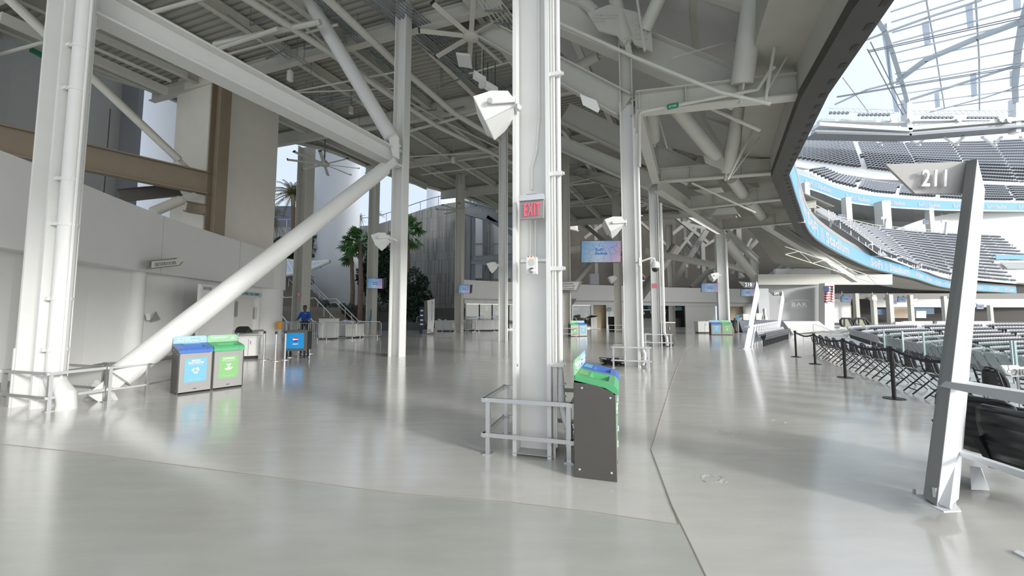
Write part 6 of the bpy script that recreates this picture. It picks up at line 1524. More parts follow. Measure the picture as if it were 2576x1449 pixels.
# ---- white panelled building and frame right of the ribbed wall
def pw_(name, x0, x1, y0, y1, Y0, Y1, m, th=.3): return fwall(name, x0, x1, y0, y1, Y0, Y1, m, th)
WB = mat('white_cladding', (.62, .65, .69), .6, noise=.04)
pw_('wall_clad_building', 1188, 1312, 520, 700, 48, 48, WB); pw_('trim_clad_seam', 1215, 1216.5, 540, 700, 47.9, 47.9, BINGREY, .1); pw_('trim_clad_seam', 1188, 1312, 612, 613.5, 47.9, 47.9, BINGREY, .1)
for x, w_, yt, lab in ((1176, .8, 500, 'blue-grey steel post at the edge of the ribbed wall'), (1189, .55, 506, 'blue-grey steel post beside the white clad building')):
    c = D(x, 791, 45.5); t = D(x, yt, 45.5); b = MB(); b.ibeam(V((c.x, 45.5, 0)), V((c.x, 45.5, t.z)), .5, w_, .05, .05, up=(1, 0, 0)); tag(b.build('steel_post', BLUEST), lab, 'post')
for a, c, w_, h, lab in ((D(1190, 652, 45), D(1430, 636, 45), .4, .7, 'blue-grey level beam before the white clad building, upper'), (D(1186, 658, 44.6), D(1290, 668, 40), .3, .5, 'blue-grey beam angled toward the slim column'), (D(1160, 520, 44), D(1300, 558, 44), .5, 1.6, 'deep grey beam at the roof rim above the clad building'), (D(1225, 545, 44), D(1300, 596, 44), .4, .5, 'slanting grey brace above the clad building')):
    b = MB(); b.ibeam(a, c, w_, h, .06, .05); tag(b.build('frame_beam', BLUEST), lab, 'beam')
pw_('wall_panel_beyond', 1285, 1300, 600, 770, 46, 46, GREYW)

# ---- shop fascia, glazing and the ring of stands behind
RINGP = [(1163, 36.5), (1230, 38), (1320, 40), (1450, 42), (1560, 44), (1700, 47), (1890, 50)]
def rp(x, z, dY=0):
    Y = RINGP[-1][1] + dY
    for (xa, Ya), (xb, Yb) in zip(RINGP, RINGP[1:]):
        if x <= xb: t = (x - xa) / (xb - xa); Y = Ya + (Yb - Ya) * t + dY; break
    p = D(x, 791, Y); return V((p.x, p.y, z))
def ringwall(name, x0, x1, z0, z1, m, dY=0, th=.25, n=14):
    xs_ = [x0 + (x1 - x0) * i / n for i in range(n + 1)]; b = MB(); lo = [rp(x, z0, dY) for x in xs_]; hi = [rp(x, z1, dY) for x in xs_]; lo2 = [p + V((0, th, 0)) for p in lo]; hi2 = [p + V((0, th, 0)) for p in hi]
    b.strip(lo, hi); b.strip(hi, hi2); b.strip(lo, lo2); b.strip(hi2, lo2); return struct(b.build(name, m))
ringwall('wall_shop_fascia', 1163, 1900, 3.1, 4.9, PANEL, -.5); ringwall('wall_shop_header', 1168, 1900, 2.65, 3.1, PANEL, -.1)
ringwall('ceiling_shop', 1168, 1900, 3.0, 3.05, STEELW, -.4, 3.5)
ringwall('trim_shop_header_line', 1168, 1640, 3.08, 3.12, BINGREY, -.52, .05)
ringwall('wall_shop_sides', 1525, 1545, 0, 2.7, PANEL, 0); ringwall('wall_stand', 1536, 1590, 0, 3.0, PANEL, 0); ringwall('wall_stand_right', 1724, 1800, 0, 3.0, PANEL, .2); ringwall('wall_stand_end', 1870, 1900, 0, 3.0, PANEL, .3)
ringwall('door_1', 1492, 1524, 0, 2.65, TAN, .6, .1); ringwall('door_2', 1838, 1868, 0, 2.65, TAN, .6, .1); ringwall('wall_shop_pier', 1487, 1493, 0, 2.7, PANEL, -.1)
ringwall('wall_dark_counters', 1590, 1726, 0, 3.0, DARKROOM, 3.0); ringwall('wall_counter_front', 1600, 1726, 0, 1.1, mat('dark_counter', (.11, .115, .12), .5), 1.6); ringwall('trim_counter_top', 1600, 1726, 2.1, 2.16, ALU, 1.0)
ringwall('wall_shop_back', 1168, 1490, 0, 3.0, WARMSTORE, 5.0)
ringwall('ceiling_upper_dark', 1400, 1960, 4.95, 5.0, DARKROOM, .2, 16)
# dark structure above and behind the stands
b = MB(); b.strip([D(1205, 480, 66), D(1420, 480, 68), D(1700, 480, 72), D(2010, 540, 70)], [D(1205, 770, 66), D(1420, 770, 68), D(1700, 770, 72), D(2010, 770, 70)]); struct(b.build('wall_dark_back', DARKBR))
DST = mat('dim_steel', (.23, .225, .20), .7)
for (x0, y0, x1, y1, Y, r, k) in ((1440, 540, 1560, 640, 52, .35, 0), (1440, 720, 1530, 610, 50, .4, 1), (1560, 600, 1645, 520, 52, .3, 0), (1600, 760, 1700, 620, 44, .55, 1), (1618, 830, 1790, 560, 52, .5, 0), (1740, 725, 1800, 665, 52, .4, 1), (1700, 640, 1750, 575, 55, .3, 0), (1640, 500, 1780, 610, 55, .35, 0), (1800, 560, 1860, 640, 56, .4, 1), (1850, 530, 1960, 650, 58, .45, 0), (1925, 700, 2020, 632, 50, .22, 0), (1880, 560, 2010, 680, 60, .3, 1), (1560, 630, 1620, 700, 54, .3, 1), (1420, 500, 1500, 590, 58, .3, 0), (1470, 600, 1560, 530, 58, .35, 0), (1590, 540, 1680, 620, 60, .3, 0), (1690, 590, 1780, 520, 60, .3, 1), (1770, 620, 1870, 560, 60, .3, 0), (1640, 700, 1700, 640, 58, .3, 0), (1840, 690, 1890, 600, 58, .25, 0), (1930, 600, 1990, 690, 60, .3, 0), (1720, 600, 1800, 690, 61, .35, 1), (1870, 640, 1940, 570, 62, .35, 1)):
    b = MB(); (b.tube(D(x0, y0, Y), D(x1, y1, Y), r, 12) if k else b.beam(D(x0, y0, Y), D(x1, y1, Y), r, r * 1.3)); tag(b.build('diagonal_strut', DST), 'dim diagonal strut in the dark framing behind the stands', 'strut', 'diagonal struts in the dark framing')
brace(D(1822, 600, 31), D(1903, 706, 46), .42, 'thick round brace falling from the large white column to the far grey column', m=STEELW, ends=(0, 0))
for x, y0, y1, Y, w_ in ((1770, 450, 720, 60, .6), (1860, 470, 700, 60, .8), (1980, 560, 680, 56, .7), (1600, 470, 700, 60, .7), (1500, 440, 700, 60, .5), (1725, 470, 700, 62, .5)):
    a, c = D(x, y1, Y), D(x, y0, Y); b = MB(); b.box(a.x, Y, (a.z + c.z) / 2, w_, w_, c.z - a.z); tag(b.build('dim_column', DST), 'dim column in the dark framing behind the stands', 'column', 'dim columns behind the stands')
for (x0, y0, x1, y1, Y, h) in ((1410, 634, 1470, 625, 40, .7), (1622, 632, 1800, 668, 40, .6), (1800, 660, 1905, 690, 48, .6), (1300, 470, 1600, 520, 50, .6), (1690, 520, 1830, 600, 50, .6)):
    b = MB(); b.ibeam(D(x0, y0, Y), D(x1, y1, Y), .4, h, .06, .05); tag(b.build('tie_beam', STEELW), 'grey tie beam crossing before the dark framing', 'beam', 'tie beams before the dark framing')
for x, y in ((1727, 669), (1757, 671), (1787, 673)):
    c = D(x, y, 42); b = MB(); b.obox(c, (.12, 0, 0), (0, .15, 0), (0, .05, .16)); tag(b.build('spotlight', WHITE), 'small white spotlight on the dark beam by the large column', 'light', 'spotlights on the dark beam')
for x in (1500, 1508): c = D(x, 703, 44)
c = D(1494, 703, 43); b = MB(); b.obox(c, (.48, 0, 0), (0, .4, 0), (0, 0, .6)); tag(b.build('wall_unit', mat('unit_grey', (.50, .53, .57), .5)), 'pale boxy unit standing on top of the stand fascia', 'unit')
# shop glazing
for k, (x0, x1) in enumerate(((1172, 1206), (1206, 1238), (1238, 1280), (1280, 1312), (1440, 1487))):
    e = E('window', rp((x0 + x1) / 2, 1.3, -.1), 'x', 'window'); 
    a, c = rp(x0, 0, 0), rp(x1, 0, 0); b = MB(); 
    for p in (a, c): b.beam(p, p + UZ * 2.62, .09, .09)
    b.beam(a + UZ * 2.6, c + UZ * 2.6, .09, .09); b.beam(a + UZ * .06, c + UZ * .06, .09, .12); fr_ = b.build('window_%d' % (k + 2), ALU); struct(fr_); bpy.data.objects.remove(e)
    b = MB(); b.obox((a + c) / 2 + UZ * 1.3, (c - a) / 2, V((0, .012, 0)), UZ * 1.25); struct(b.build('window_pane', GLASS, fr_))
for x, yb in ((1211, .0), (1243, 0.0), (1288, 0), (1474, 0)):
    lab = {1211: 'white mannequin in dark top at the left of the shop window', 1243: 'blue dressed mannequin in the shop window', 1288: 'white mannequin in the right shop window', 1474: 'pale mannequin by the open shop entrance'}[x]
    p = rp(x, 0, 1.2); e = E('mannequin', p, lab, 'mannequin')
    b = MB(); b.lathe([(.10, .05), (.14, .5), (.17, .9), (.15, 1.0)], p, 12); b.build('trousers', BLACK, e, smooth=True)
    b = MB(); b.lathe([(.16, .95), (.15, 1.1), (.2, 1.35), (.21, 1.45), (.08, 1.52), (.06, 1.58)], p, 14)
    for s_ in (-1, 1): b.path([p + V((.2 * s_, 0, 1.42)), p + V((.27 * s_, 0, 1.15)), p + V((.22 * s_, -.08, .92))], [.06, .05, .035], 8)
    b.build('top', {1211: BLACK, 1243: BLUE, 1288: WHITE, 1474: BEIGE}[x], e, smooth=True)
    b = MB(); b.sphere(p + UZ * 1.68, .1, 12, 1.25); b.build('head', WHITE, e, smooth=True)
rnd = random.Random(5)
for k in range(26):
    x = rnd.choice((1196, 1222, 1230, 1252, 1262, 1270, 1300, 1446, 1452, 1460, 1466)) + rnd.uniform(-5, 5); z = rnd.choice((.5, .95, 1.5, 2.0)); p = rp(x, z, rnd.uniform(2.2, 4.2)); m = rnd.choice((BLACK, BLUE, BEIGE, mat('merch_blue', (.05, .15, .45), .7), mat('merch_tan', (.6, .45, .3), .7), mat('merch_navy', (.03, .05, .12), .7), WHITE))
    b = MB(); b.prism([p + V((a * .34, 0, c * .5)) for a, c in ((-.5, 0), (.5, 0), (.5, .7), (.9, .55), (.95, .75), (.4, 1), (-.4, 1), (-.95, .75), (-.9, .55), (-.5, .7))], (0, .06, 0)); tag(b.build('shop_shirt', m), 'folded or hung garment on display inside the shop', 'garment', 'garments on display in the shop')
for x in (1215, 1262, 1450, 1462):
    for z in (.45, .9, 1.35):
        p = rp(x, z, 3.2); b = MB(); b.obox(p, (.6, 0, 0), (0, .3, 0), (0, 0, .02)); tag(b.build('shop_shelf', mat('shelf_wood', (.5, .38, .22), .6)), 'wooden display shelf inside the shop', 'shelf', 'display shelves inside the shop')
for x in (1236, 1290, 1452, 1470): 
    p = rp(x, 2.75, 2); b = MB(); b.lathe([(.12, 0), (.12, .05)], p, 10); tag(b.build('shop_downlight', LAMP), 'warm glowing downlight in the shop ceiling', 'light', 'warm downlights in the shop')
for (x, z, w_, h, m, lab) in ((1449, 2.2, .8, .22, SKYB, 'light blue hanging sign over the shop counter'), (1479, 2.1, .55, .12, SKYB, 'small blue strip sign in the shop entrance'), (1618, 1.75, .35, .3, LBLUE, 'small pale blue menu screen at the dark counters, leftmost'), (1640, 1.85, .35, .3, LBLUE, 'small pale blue menu screen at the dark counters, middle'), (1672, 1.8, .3, .35, LBLUE, 'small pale blue menu screen right of the second guarded column'), (1635, 2.4, .5, .5, mat('teal_dark', (.03, .18, .26), .5), 'dark teal hanging menu board'), (1705, 2.35, 1.1, .4, mat('teal_dark', (.03, .18, .26), .5), 'long dark teal menu board at the counters')):
    p = rp(x, z, .9); b = MB(); b.obox(p, (w_ / 2, 0, 0), (0, .03, 0), (0, 0, h / 2)); b.tube(p - V((w_ * .3, 0, 0)), V((p.x - w_ * .3, p.y, 3.02)), .012, 5); b.tube(p + V((w_ * .3, 0, 0)), V((p.x + w_ * .3, p.y, 3.02)), .012, 5); tag(b.build('menu_sign', m), lab, 'sign')
e = E('shop_sign', rp(1432, 2.85, -.7), 'grey shop sign ending in OP lettering right of the central column', 'sign'); b = MB(); p = rp(1438, 2.9, -.65); b.prism([p + V((x, 0, z)) for x, z in ((-2.6, .38), (.55, .38), (.35, 0), (.1, -.3), (-2.6, -.3))], (0, .08, 0)); b.build('board', SGREY, e); text('SHOP', p + V((-.65, -.05, .08)), (1, 0, 0), UZ, 1.25, .34, LETW, e, bold=.02)
c = rp(1533, 2.15, -.4); e = E('round_sign', V((c.x, c.y, 0)), 'round blue and white sign on a slim post before the stand wall', 'sign')
b = MB(); b.tube(c - V((0, .03, 0)), c + V((0, .03, 0)), .25, 24); b.build('disc', mat('disc_blue', (.12, .36, .46), .5), e); b = MB(); b.path([c + V((math.cos(a) * .2, -.05, math.sin(a) * .2)) for a in [2 * PI * i / 20 for i in range(21)]], .02, 5); b.prism([c + V((-.09, -.04, -.09)), c + V((.09, -.04, -.09)), c + V((0, -.04, .12))], (0, -.01, 0)); b.build('emblem', WHITE, e); b = MB(); b.tube(V((c.x, c.y, 0)), c - UZ * .25, .03, 8); b.build('post', SKYB, e)
def fbox(x, yb, w_, d_, h, rz, label, name, m=WHITE, topm=WHITE, cat='cabinet'): return simplebin(F(x, yb), w_, d_, h, rz, label, m, topm, cat, name)
fbox(1546, 834, .9, .7, 1.35, .3, 'black angular bin at the foot of the grey column left of the guarded one', 'black_bin', mat('black_navy', (.015, .018, .035), .4), mat('black_navy', (.015, .018, .035), .4), 'bin')
# table with black object
e = E('display_stand', F(1497, 828), 'white upright display stand with black draped item on a low base', 'stand'); p = F(1497, 828); b = MB(); b.box(p.x, p.y, .06, 1.0, .6, .06); b.build('base', WHITE, e); b = MB(); b.box(p.x + .0, p.y, .8, .45, .1, 1.5); b.build('panel', WHITE, e); b = MB(); b.hull([p + V(q) for q in ((-1.0, -.1, 1.25), (-.5, -.2, 1.5), (.3, -.15, 1.45), (.1, -.1, 1.3), (-.4, .1, 1.2))]); b.build('draped_item', BLACK, e)
# tables and dark tubs under counters
for x, yb, h in ((1712, 822, 1.0), (1758, 820, .95), (1735, 820, 1.0)):
    p = F(x, yb); b = MB(); b.hull([p + V(q) for q in ((-.35, 0, 0), (.35, 0, 0), (-.8, 0, h), (.8, 0, h), (-.35, .6, 0), (.35, .6, 0), (-.8, .6, h), (.8, .6, h))]); tag(b.build('tapered_counter', mat('tub_dark', (.05, .055, .06), .5)), 'dark tapered counter near the food stands', 'counter', 'dark tapered counters')
# bar counter right, with equipment
e = E('bar_counter', rp(1880, .5, -10), 'long dark counter with white top behind the 210 sign', 'counter'); b = MB(); b.prism([D(1858, 806, 33), D(1990, 806, 36), D(1990, 840, 36), D(1870, 840, 33)], (0, 1.2, 0)); b.build('front', mat('bar_navy', (.08, .10, .13), .5), e)
b = MB(); b.prism([D(1970, 808, 30), D(2060, 808, 34), D(2090, 830, 34), D(1995, 840, 30)], (0, .4, 0)); b.build('side_wall', CONC, e)
for x, w_, h, lab in ((1882, .55, .55, 'small white box on the bar counter, left'), (1914, .5, .6, 'white till box on the bar counter behind the 210 post')):
    p = D(x, 805, 34); b = MB(); b.box(p.x, p.y + .5, p.z + h / 2, w_, .5, h); tag(b.build('till_box', WHITE), lab, 'box')
b = MB(); p = D(1932, 804, 34); b.lathe([(.25, 0), (.2, .3), (.1, .5), (.16, .8), (.12, 1.0)], p + V((0, .4, 0)), 12); tag(b.build('dispenser', CHROME, smooth=True), 'chrome dispenser on the bar counter', 'dispenser')
b = MB(); p = D(1914, 752, 37); b.box(p.x, p.y, p.z - .8, 1.05, .8, 3.6); tag(b.build('tall_cabinet', mat('cab_grey', (.56, .57, .58), .5)), 'tall pale cabinet behind the bar counter by the far grey column', 'cabinet')
p = F(1857, 838); e = E('kiosk', p, 'slim dark kiosk post with a blue screen near the distant bins', 'kiosk'); b = MB(); b.box(p.x, p.y, .02, .5, .5, .04); b.box(p.x, p.y, .6, .1, .1, 1.2); b.build('post', SGREY, e); panel('display', p + UZ * 1.35, (1, 0, 0), UZ, .3, .42, .05, mat('kiosk_blue', (.03, .09, .13), .4, emit=(.05, .25, .4), estr=.3), e)

# ============================================================ left queue area: carts, barricades, person
p = F(705, 905); rz = math.radians(12)
e = E('drinks_cart', p + V((.25, .6, 0)), 'black drinks cart with blue front panel and round soda emblem', 'cart', rz=rz)
def lb(nm, x, y, z, sx, sy, sz, m, par=None, bev=0): b = MB(); b.box(x, y, z, sx, sy, sz); return b.build(nm, m, par or e, world=False, bevel=bev)
lb('body', 0, 0, .62, .80, .55, .66, BLACK, bev=.02); lb('frame', 0, -.27, .62, .78, .03, .7, DGREY); fp = lb('front_panel', -.02, -.29, .64, .62, .012, .56, mat('soda_blue', (.01, .25, .58), .35)); lb('top', 0, 0, .98, .84, .6, .04, DGREY)
b = MB(); c = V((.02, -.30, .68)); 
def half(r, a0, a1, off_, n=12): return [c + V((math.cos(a) * r, off_, math.sin(a) * r)) for a in [a0 + (a1 - a0) * i / n for i in range(n + 1)]]
b.prism(half(.085, .15, PI - .4, 0), (0, -.004, 0)); b.build('emblem_red', mat('emblem_red', (.65, .03, .06), .4), fp, world=False)
b = MB(); b.prism(half(.085, PI + .3, 2 * PI - .1, 0), (0, -.004, 0)); b.build('emblem_blue', mat('emblem_navy', (.01, .06, .3), .4), fp, world=False)
b = MB(); b.prism(half(.09, -.1, .25, .001, 3) + half(.09, PI - .4, PI + .3, .001, 5), (0, -.003, 0)); b.build('emblem_white', LETW, fp, world=False)
text('pepsi', (.02, -.30, .52), (1, 0, 0), UZ, .17, .06, LETW, fp, bold=.02, world=False)
for sx in (-.3, .3):
    for sy in (-.2, .2): b = MB(); b.tube((sx - .02, sy, .09), (sx + .02, sy, .09), .09, 14); b.box(sx, sy, .2, .06, .06, .16); b.build('caster', BLACK, e, world=False)
# dark cart to its right, dark chest behind
p = F(738, 897); e = E('black_cart', p + V((.05, .4, 0)), 'black wheeled cart right of the blue drinks cart', 'cart', rz=.5)
lb('body', 0, 0, .62, .38, .7, .72, DGREY, bev=.02); lb('side_frame', -.2, 0, .62, .03, .66, .66, BLACK)
for sy in (-.25, .25): b = MB(); b.tube((-.02, sy, .12), (.02, sy, .12), .12, 14); b.box(0, sy, .2, .05, .05, .1); b.build('wheel', BLACK, e, world=False)
p = F(608, 905); simplebin(p + V((-.1, .5, 0)), .62, .6, .78, .5, 'white cabinet with black seat pad behind the left compost bin', WHITE, WHITE, 'cabinet', 'white_cabinet')
p = D(604, 832, 9.9); b = MB(); b.hull([p + V(q) for q in ((-.16, 0, -.06), (.16, 0, -.06), (-.18, .1, .08), (.18, .1, .08), (-.12, .12, .12), (.12, .12, .12), (-.16, .3, -.06), (.16, .3, -.06))]); tag(b.build('seat_pad', BLACK, bevel=.02), 'black padded lump on top of the white cabinet at left', 'pad')
b = MB(); p = D(703, 817, 20.2); b.lathe([(.10, -.25), (.13, -.1), (.13, .12), (.09, .2)], p, 14); tag(b.build('orange_vest', ORANGE), 'orange bundle hanging beside the white wall above the cart', 'vest')
# barricades
def barricade(p, q, lab, h=1.07, n=None, m=ALU):
    p, q = V(p), V(q); L_ = (q - p).length; d = (q - p).normalized(); s_ = V((-d.y, d.x, 0)); e = E('crowd_barrier', p, lab, 'barrier', 'steel crowd barriers')
    b = MB(); b.path([p + UZ * .18, p + UZ * (h - .12), p + d * .12 + UZ * h, q - d * .12 + UZ * h, q + UZ * (h - .12), q + UZ * .18, p + UZ * .18], .022, 8); b.build('frame', m, e)
    n = n or int(L_ / .14)
    b = MB()
    for k in range(1, n): r = p + d * L_ * k / n; b.tube(r + UZ * .18, r + UZ * h, .009, 5)
    b.build('bars', m, e)['kind'] = 'stuff'
    for r in (p + d * .25, q - d * .25): b = MB(); b.beam(r - s_ * .3 + UZ * .015, r + s_ * .3 + UZ * .015, .05, .02); b.tube(r, r + UZ * .2, .02, 6); b.build('foot', m, e)
    return e
def PF(x, y): return F(x, y)
barricade(F(706, 857), F(808, 858), 'crowd barrier right of the drinks cart, in front of the person', h=1.05)
barricade(F(811, 859), F(895, 854), 'crowd barrier in the middle before the white cabinets', h=1.1)
barricade(F(896, 853), F(958, 850), 'crowd barrier wrapping the foot of the screen column', h=1.1)
barricade(F(700, 848), F(800, 849), 'rear crowd barrier right behind the person', h=1.05)
barricade(F(850, 848), F(925, 848), 'rear crowd barrier behind the white cabinets', h=1.1)
barricade(F(1150, 832), F(1198, 835), 'crowd barrier at the column left of the shop', h=1.35)
barricade(F(1198, 835), F(1250, 834), 'crowd barrier before the white counters, left of the slim column', h=1.35)
barricade(F(1278, 825), F(1298, 823), 'crowd barrier right of the slim column', h=1.35)
barricade(F(1048, 829), F(1062, 829), 'short barrier just left of the totem sign', h=1.35)
def cab(x, yb, w_, d_, h, rz, lab, **k): return simplebin(F(x, yb) + V((0, d_ / 2, 0)), w_, d_, h, rz, lab, WHITE, STEELW, 'cabinet', 'white_counter_cabinet')
cab(820, 853, 1.0, .7, 1.30, .02, 'tall white cabinet behind the middle crowd barrier'); cab(858, 849, 1.0, .7, .95, 0, 'low white cabinet right of the tall one behind the barrier'); cab(886, 850, 1.0, .8, .92, .05, 'white counter cabinet with cups near the screen column')
cab(1118, 834, 1.7, 1.2, 1.0, -.12, 'white counter between the totem sign and the screen column'); cab(1172, 832, 1.1, .8, 1.05, 0, 'white counter behind the barrier, left before the shop'); cab(1213, 833, 1.9, .8, 1.05, .03, 'white counter behind the barrier, middle before the shop'); cab(1245, 832, 1.3, .8, 1.05, .03, 'white counter behind the barrier, beside the slim column')
for x, y, Y, lab in ((877, 812, 26.5, 'white crumpled cups heap on the counter near the screen column'), (1113, 806, 38, 'white crumpled cloth on the counter behind the totem sign')):
    c = D(x, y, Y); b = MB(); rnd = random.Random(x)
    for k in range(7): o_ = c + V((rnd.uniform(-.4, .4), rnd.uniform(-.2, .2), rnd.uniform(-.05, .12))); b.sphere(o_, rnd.uniform(.08, .16), 7, .8)
    tag(b.build('crumpled_cloth', mat('cloth_blue_white', (.6, .66, .78), .7)), lab, 'cloth')
# totem sign
p = F(1082, 841); e = E('totem_sign', p, 'tall white slanted totem sign on a dark grey base in the middle distance', 'sign'); Yt = p.y
b = MB(); b.prism([D(1063, 842, Yt), D(1094, 842, Yt - .3), D(1094, 826, Yt - .3), D(1063, 829, Yt)], (0, 1.0, 0)); b.build('base', mat('totem_base', (.26, .25, .245), .5), e)
b = MB(); b.prism([D(1074, 838, Yt - .35), D(1089, 836, Yt - .35), D(1092, 810, Yt - .35), D(1093, 752, Yt - .35), D(1075, 756, Yt - .35), D(1076, 800, Yt - .35)], (0, .12, 0)); b.build('white_face', WHITE, e)
b = MB(); b.prism([D(1067, 757, Yt), D(1076, 755, Yt), D(1076, 818, Yt), D(1067, 806, Yt)], (0, .3, 0)); b.build('grey_flank', mat('flank_brown', (.17, .16, .15), .5), e); b = MB(); b.prism([D(1062, 829, Yt - .1), D(1076, 829, Yt - .1), D(1075, 812, Yt - .1)], (0, .3, 0)); b.build('dark_wedge', BLACK, e)
text('SoFi', D(1080, 829.5, Yt - .37), (1, 0, 0), UZ, .28, .12, LETG, e); text('Stadium', D(1081, 833.5, Yt - .37), (1, 0, 0), UZ, .36, .08, LETG, e)
text('STAIRS 100 TO 200', D(1087, 782, Yt - .38), (0, 0, 1), (-1, 0, 0), 1.5, .10, LETG, e)
c = F(1060, 838); b = MB(); b.box(c.x, c.y, 1.1, .35, .12, 2.2); e = tag(b.build('notice_board', mat('navy_board', (.02, .03, .08), .4)), 'narrow navy notice board standing behind the totem sign', 'notice board')
for z in (1.9, 1.5, 1.1, .75): b = MB(); b.box(c.x + .02, c.y - .065, z, .25, .01, .12); b.build('notice_line', LETW, e)

# ---- the person behind the barrier
def skinchain(name, verts, edges, rad, m, parent, root=0, sub=2):
    me = bpy.data.meshes.new(name); me.from_pydata(verts, edges, []); me.materials.append(m); o = bpy.data.objects.new(name, me); COL.objects.link(o); o.parent = parent
    sk = o.modifiers.new('skin', 'SKIN'); sk.use_smooth_shade = True; lay = me.skin_vertices[0] if len(me.skin_vertices) else None
    if lay is None: 
        bpy.context.view_layer.objects.active = o; lay = me.skin_vertices.new() if hasattr(me.skin_vertices, 'new') else None
    for v, r in zip(lay.data, rad): v.radius = r if isinstance(r, tuple) else (r, r)
    lay.data[root].use_root = True; sb = o.modifiers.new('subd', 'SUBSURF'); sb.levels = sub; sb.render_levels = sub; return o
pp = F(765, 851.5)
e = E('person', pp, 'person in blue long-sleeved top, dark cap and face mask leaning on the barrier', 'person'); e.scale = (1.24, 1.24, 1.18)
SK = mat('skin_brown', (.17, .09, .055), .5); TROU = mat('dark_trousers', (.02, .022, .03), .8); TOPB = mat('blue_sweatshirt', (.02, .10, .42), .8)
vb = [(0, 0, .95), (0, .02, 1.15), (0, .02, 1.38), (0, .0, 1.48), (0, -.02, 1.56), (0, -.02, 1.66),
      (-.19, .0, 1.42), (-.28, -.03, 1.17), (-.25, -.28, 1.06), (.19, 0, 1.42), (.28, -.03, 1.17), (.25, -.28, 1.06),
      (-.10, 0, .88), (-.12, -.02, .50), (-.13, .03, .09), (-.13, -.12, .04), (.10, 0, .88), (.12, -.02, .50), (.13, .03, .09), (.13, -.12, .04)]
eb = [(0, 1), (1, 2), (2, 3), (3, 4), (4, 5), (2, 6), (6, 7), (7, 8), (2, 9), (9, 10), (10, 11), (0, 12), (12, 13), (13, 14), (14, 15), (0, 16), (16, 17), (17, 18), (18, 19)]
rb_ = [(.15, .11), (.14, .10), (.16, .11), .06, .055, .08, .06, .048, .035, .06, .048, .035, .085, .06, .045, .035, .085, .06, .045, .035]
try:
    # hands: palm plus five fingers, rooted at the wrists
    base = len(vb)
    for s_, wr in ((-1, 8), (1, 11)):
        w0 = len(vb); vb.append((.235 * s_, -.35, 1.045)); eb.append((wr, w0)); rb_.append((.034, .02))
        for fx_, ln in ((-.03, .055), (-.01, .07), (.01, .068), (.028, .05)):
            a0 = len(vb); vb.append((.235 * s_ + fx_, -.39, 1.04)); eb.append((w0, a0)); rb_.append(.010); vb.append((.235 * s_ + fx_ * 1.15, -.39 - ln, 1.02)); eb.append((a0, a0 + 1)); rb_.append(.008)
        a0 = len(vb); vb.append((.235 * s_ - .045 * s_, -.35, 1.03)); eb.append((w0, a0)); rb_.append(.010); vb.append((.235 * s_ - .06 * s_, -.385, 1.01)); eb.append((a0, a0 + 1)); rb_.append(.009)
    skinchain('body', vb, eb, rb_, SK, e)
    skinchain('sweatshirt', [(0, 0, .90), (0, .02, 1.15), (0, .02, 1.38), (0, .0, 1.46), (-.19, .0, 1.42), (-.29, -.03, 1.17), (-.255, -.26, 1.07), (.19, 0, 1.42), (.29, -.03, 1.17), (.255, -.26, 1.07)], [(0, 1), (1, 2), (2, 3), (2, 4), (4, 5), (5, 6), (2, 7), (7, 8), (8, 9)], [(.20, .15), (.19, .14), (.19, .14), .08, .095, .075, .055, .095, .075, .055], TOPB, e)
    skinchain('trousers', [(0, 0, .95), (-.10, 0, .86), (-.125, -.02, .50), (-.135, .03, .10), (.10, 0, .86), (.125, -.02, .50), (.135, .03, .10)], [(0, 1), (1, 2), (2, 3), (0, 4), (4, 5), (5, 6)], [(.17, .13), .11, .08, .065, .11, .08, .065], TROU, e)
except Exception as ex_: print('person skin', ex_)
b = MB(); c = V((0, -.03, 1.69)); b.lathe([(.02, -.13), (.07, -.10), (.085, -.03), (.09, .04), (.08, .10), (.03, .125)], c, 16); b.build('head', SK, e, world=False, smooth=True)
b = MB(); b.prism([(-.018, -.11, 1.66), (.018, -.11, 1.66), (0, -.11, 1.71)], (0, -.03, 0)); b.build('nose', SK, e, world=False)
b = MB()
for s_ in (-1, 1): b.sphere((.032 * s_, -.108, 1.715), .012, 8); 
b.build('eyes', LETW, e, world=False)
b = MB()
for s_ in (-1, 1): b.sphere((.092 * s_, -.02, 1.69), .022, 8, 1.4)
b.build('ears', SK, e, world=False)
b = MB(); b.hull([(-.075, -.07, 1.60), (.075, -.07, 1.60), (-.08, -.07, 1.67), (.08, -.07, 1.67), (-.03, -.135, 1.60), (.03, -.135, 1.60), (-.03, -.14, 1.68), (.03, -.14, 1.68)]); b.build('face_mask', BLACK, e, world=False)
b = MB(); b.lathe([(.096, 0), (.10, .05), (.085, .1), (.04, .125), (.005, .13)], (0, -.02, 1.73), 16); b.prism([(-.07, -.09, 1.74), (.07, -.09, 1.74), (.05, -.18, 1.735), (-.05, -.18, 1.735)], (0, 0, .012)); b.build('cap', BLACK, e, world=False)
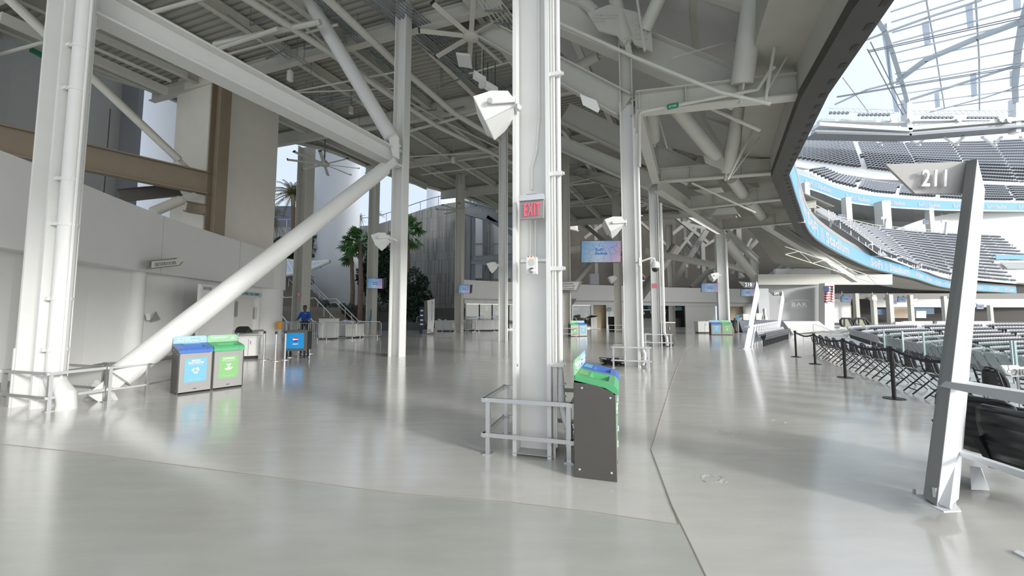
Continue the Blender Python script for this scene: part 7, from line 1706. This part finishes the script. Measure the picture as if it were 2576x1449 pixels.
b = MB(); b.box(.09, -.13, 1.40, .035, .02, .05); b.build('chest_mark', LETW, e, world=False)
for s_ in (-1, 1): b = MB(); b.hull([(s_ * .13 + a, y, z) for a in (-.045, .045) for y, z in ((-.17, .02), (.08, .02), (.06, .09), (-.05, .10), (-.16, .05))]); b.build('shoe', BLACK, e, world=False)
b = MB(); b.path([D(938, 762, 32.6), D(936, 785, 32.5), D(932, 812, 32.5)], .16, 8); tag(b.build('hose_reel', mat('teal_hose', (.10, .35, .42), .5)), 'teal rolled hose hanging on the screen column', 'hose')

# ---- look-alikes that share a label get their place in the row, read from the left
def centre(o):
    bpy_ = [c for c in [o] + [x for x in COL.objects if x.parent == o] if c.type == 'MESH']
    if not bpy_: return V(o.matrix_basis.translation)
    m = bpy_[0]; c = sum((V(q) for q in m.bound_box), V((0, 0, 0))) / 8
    if m is not o: return o.matrix_basis @ (m.matrix_parent_inverse @ (m.matrix_basis @ c)) if m.matrix_parent_inverse != Matrix.Identity(4) else o.matrix_basis @ c
    return m.matrix_basis @ c
OR = ['leftmost', 'second', 'third', 'fourth', 'fifth', 'sixth', 'seventh', 'eighth', 'ninth', 'tenth', 'eleventh', 'twelfth', 'thirteenth', 'fourteenth', 'fifteenth', 'sixteenth', 'seventeenth', 'eighteenth', 'nineteenth', 'twentieth',
      'twenty-first', 'twenty-second', 'twenty-third', 'twenty-fourth', 'twenty-fifth', 'twenty-sixth', 'twenty-seventh', 'twenty-eighth', 'twenty-ninth', 'thirtieth', 'thirty-first', 'thirty-second', 'thirty-third', 'thirty-fourth', 'thirty-fifth', 'thirty-sixth', 'thirty-seventh', 'thirty-eighth', 'thirty-ninth', 'fortieth']
bpy.context.view_layer.update()
same = {}
for o in COL.objects:
    if 'label' in o.keys() and o.parent is None: same.setdefault(o['label'], []).append(o)
for lab, os_ in same.items():
    if 1 < len(os_) <= 40:
        key = lambda o: (proj(centre(o)) or (9e9, 0))[0]
        for k, o in enumerate(sorted(os_, key=key)):
            o['label'] = (OR[k] + (', ' if k == 0 else ' from left, ') + lab)
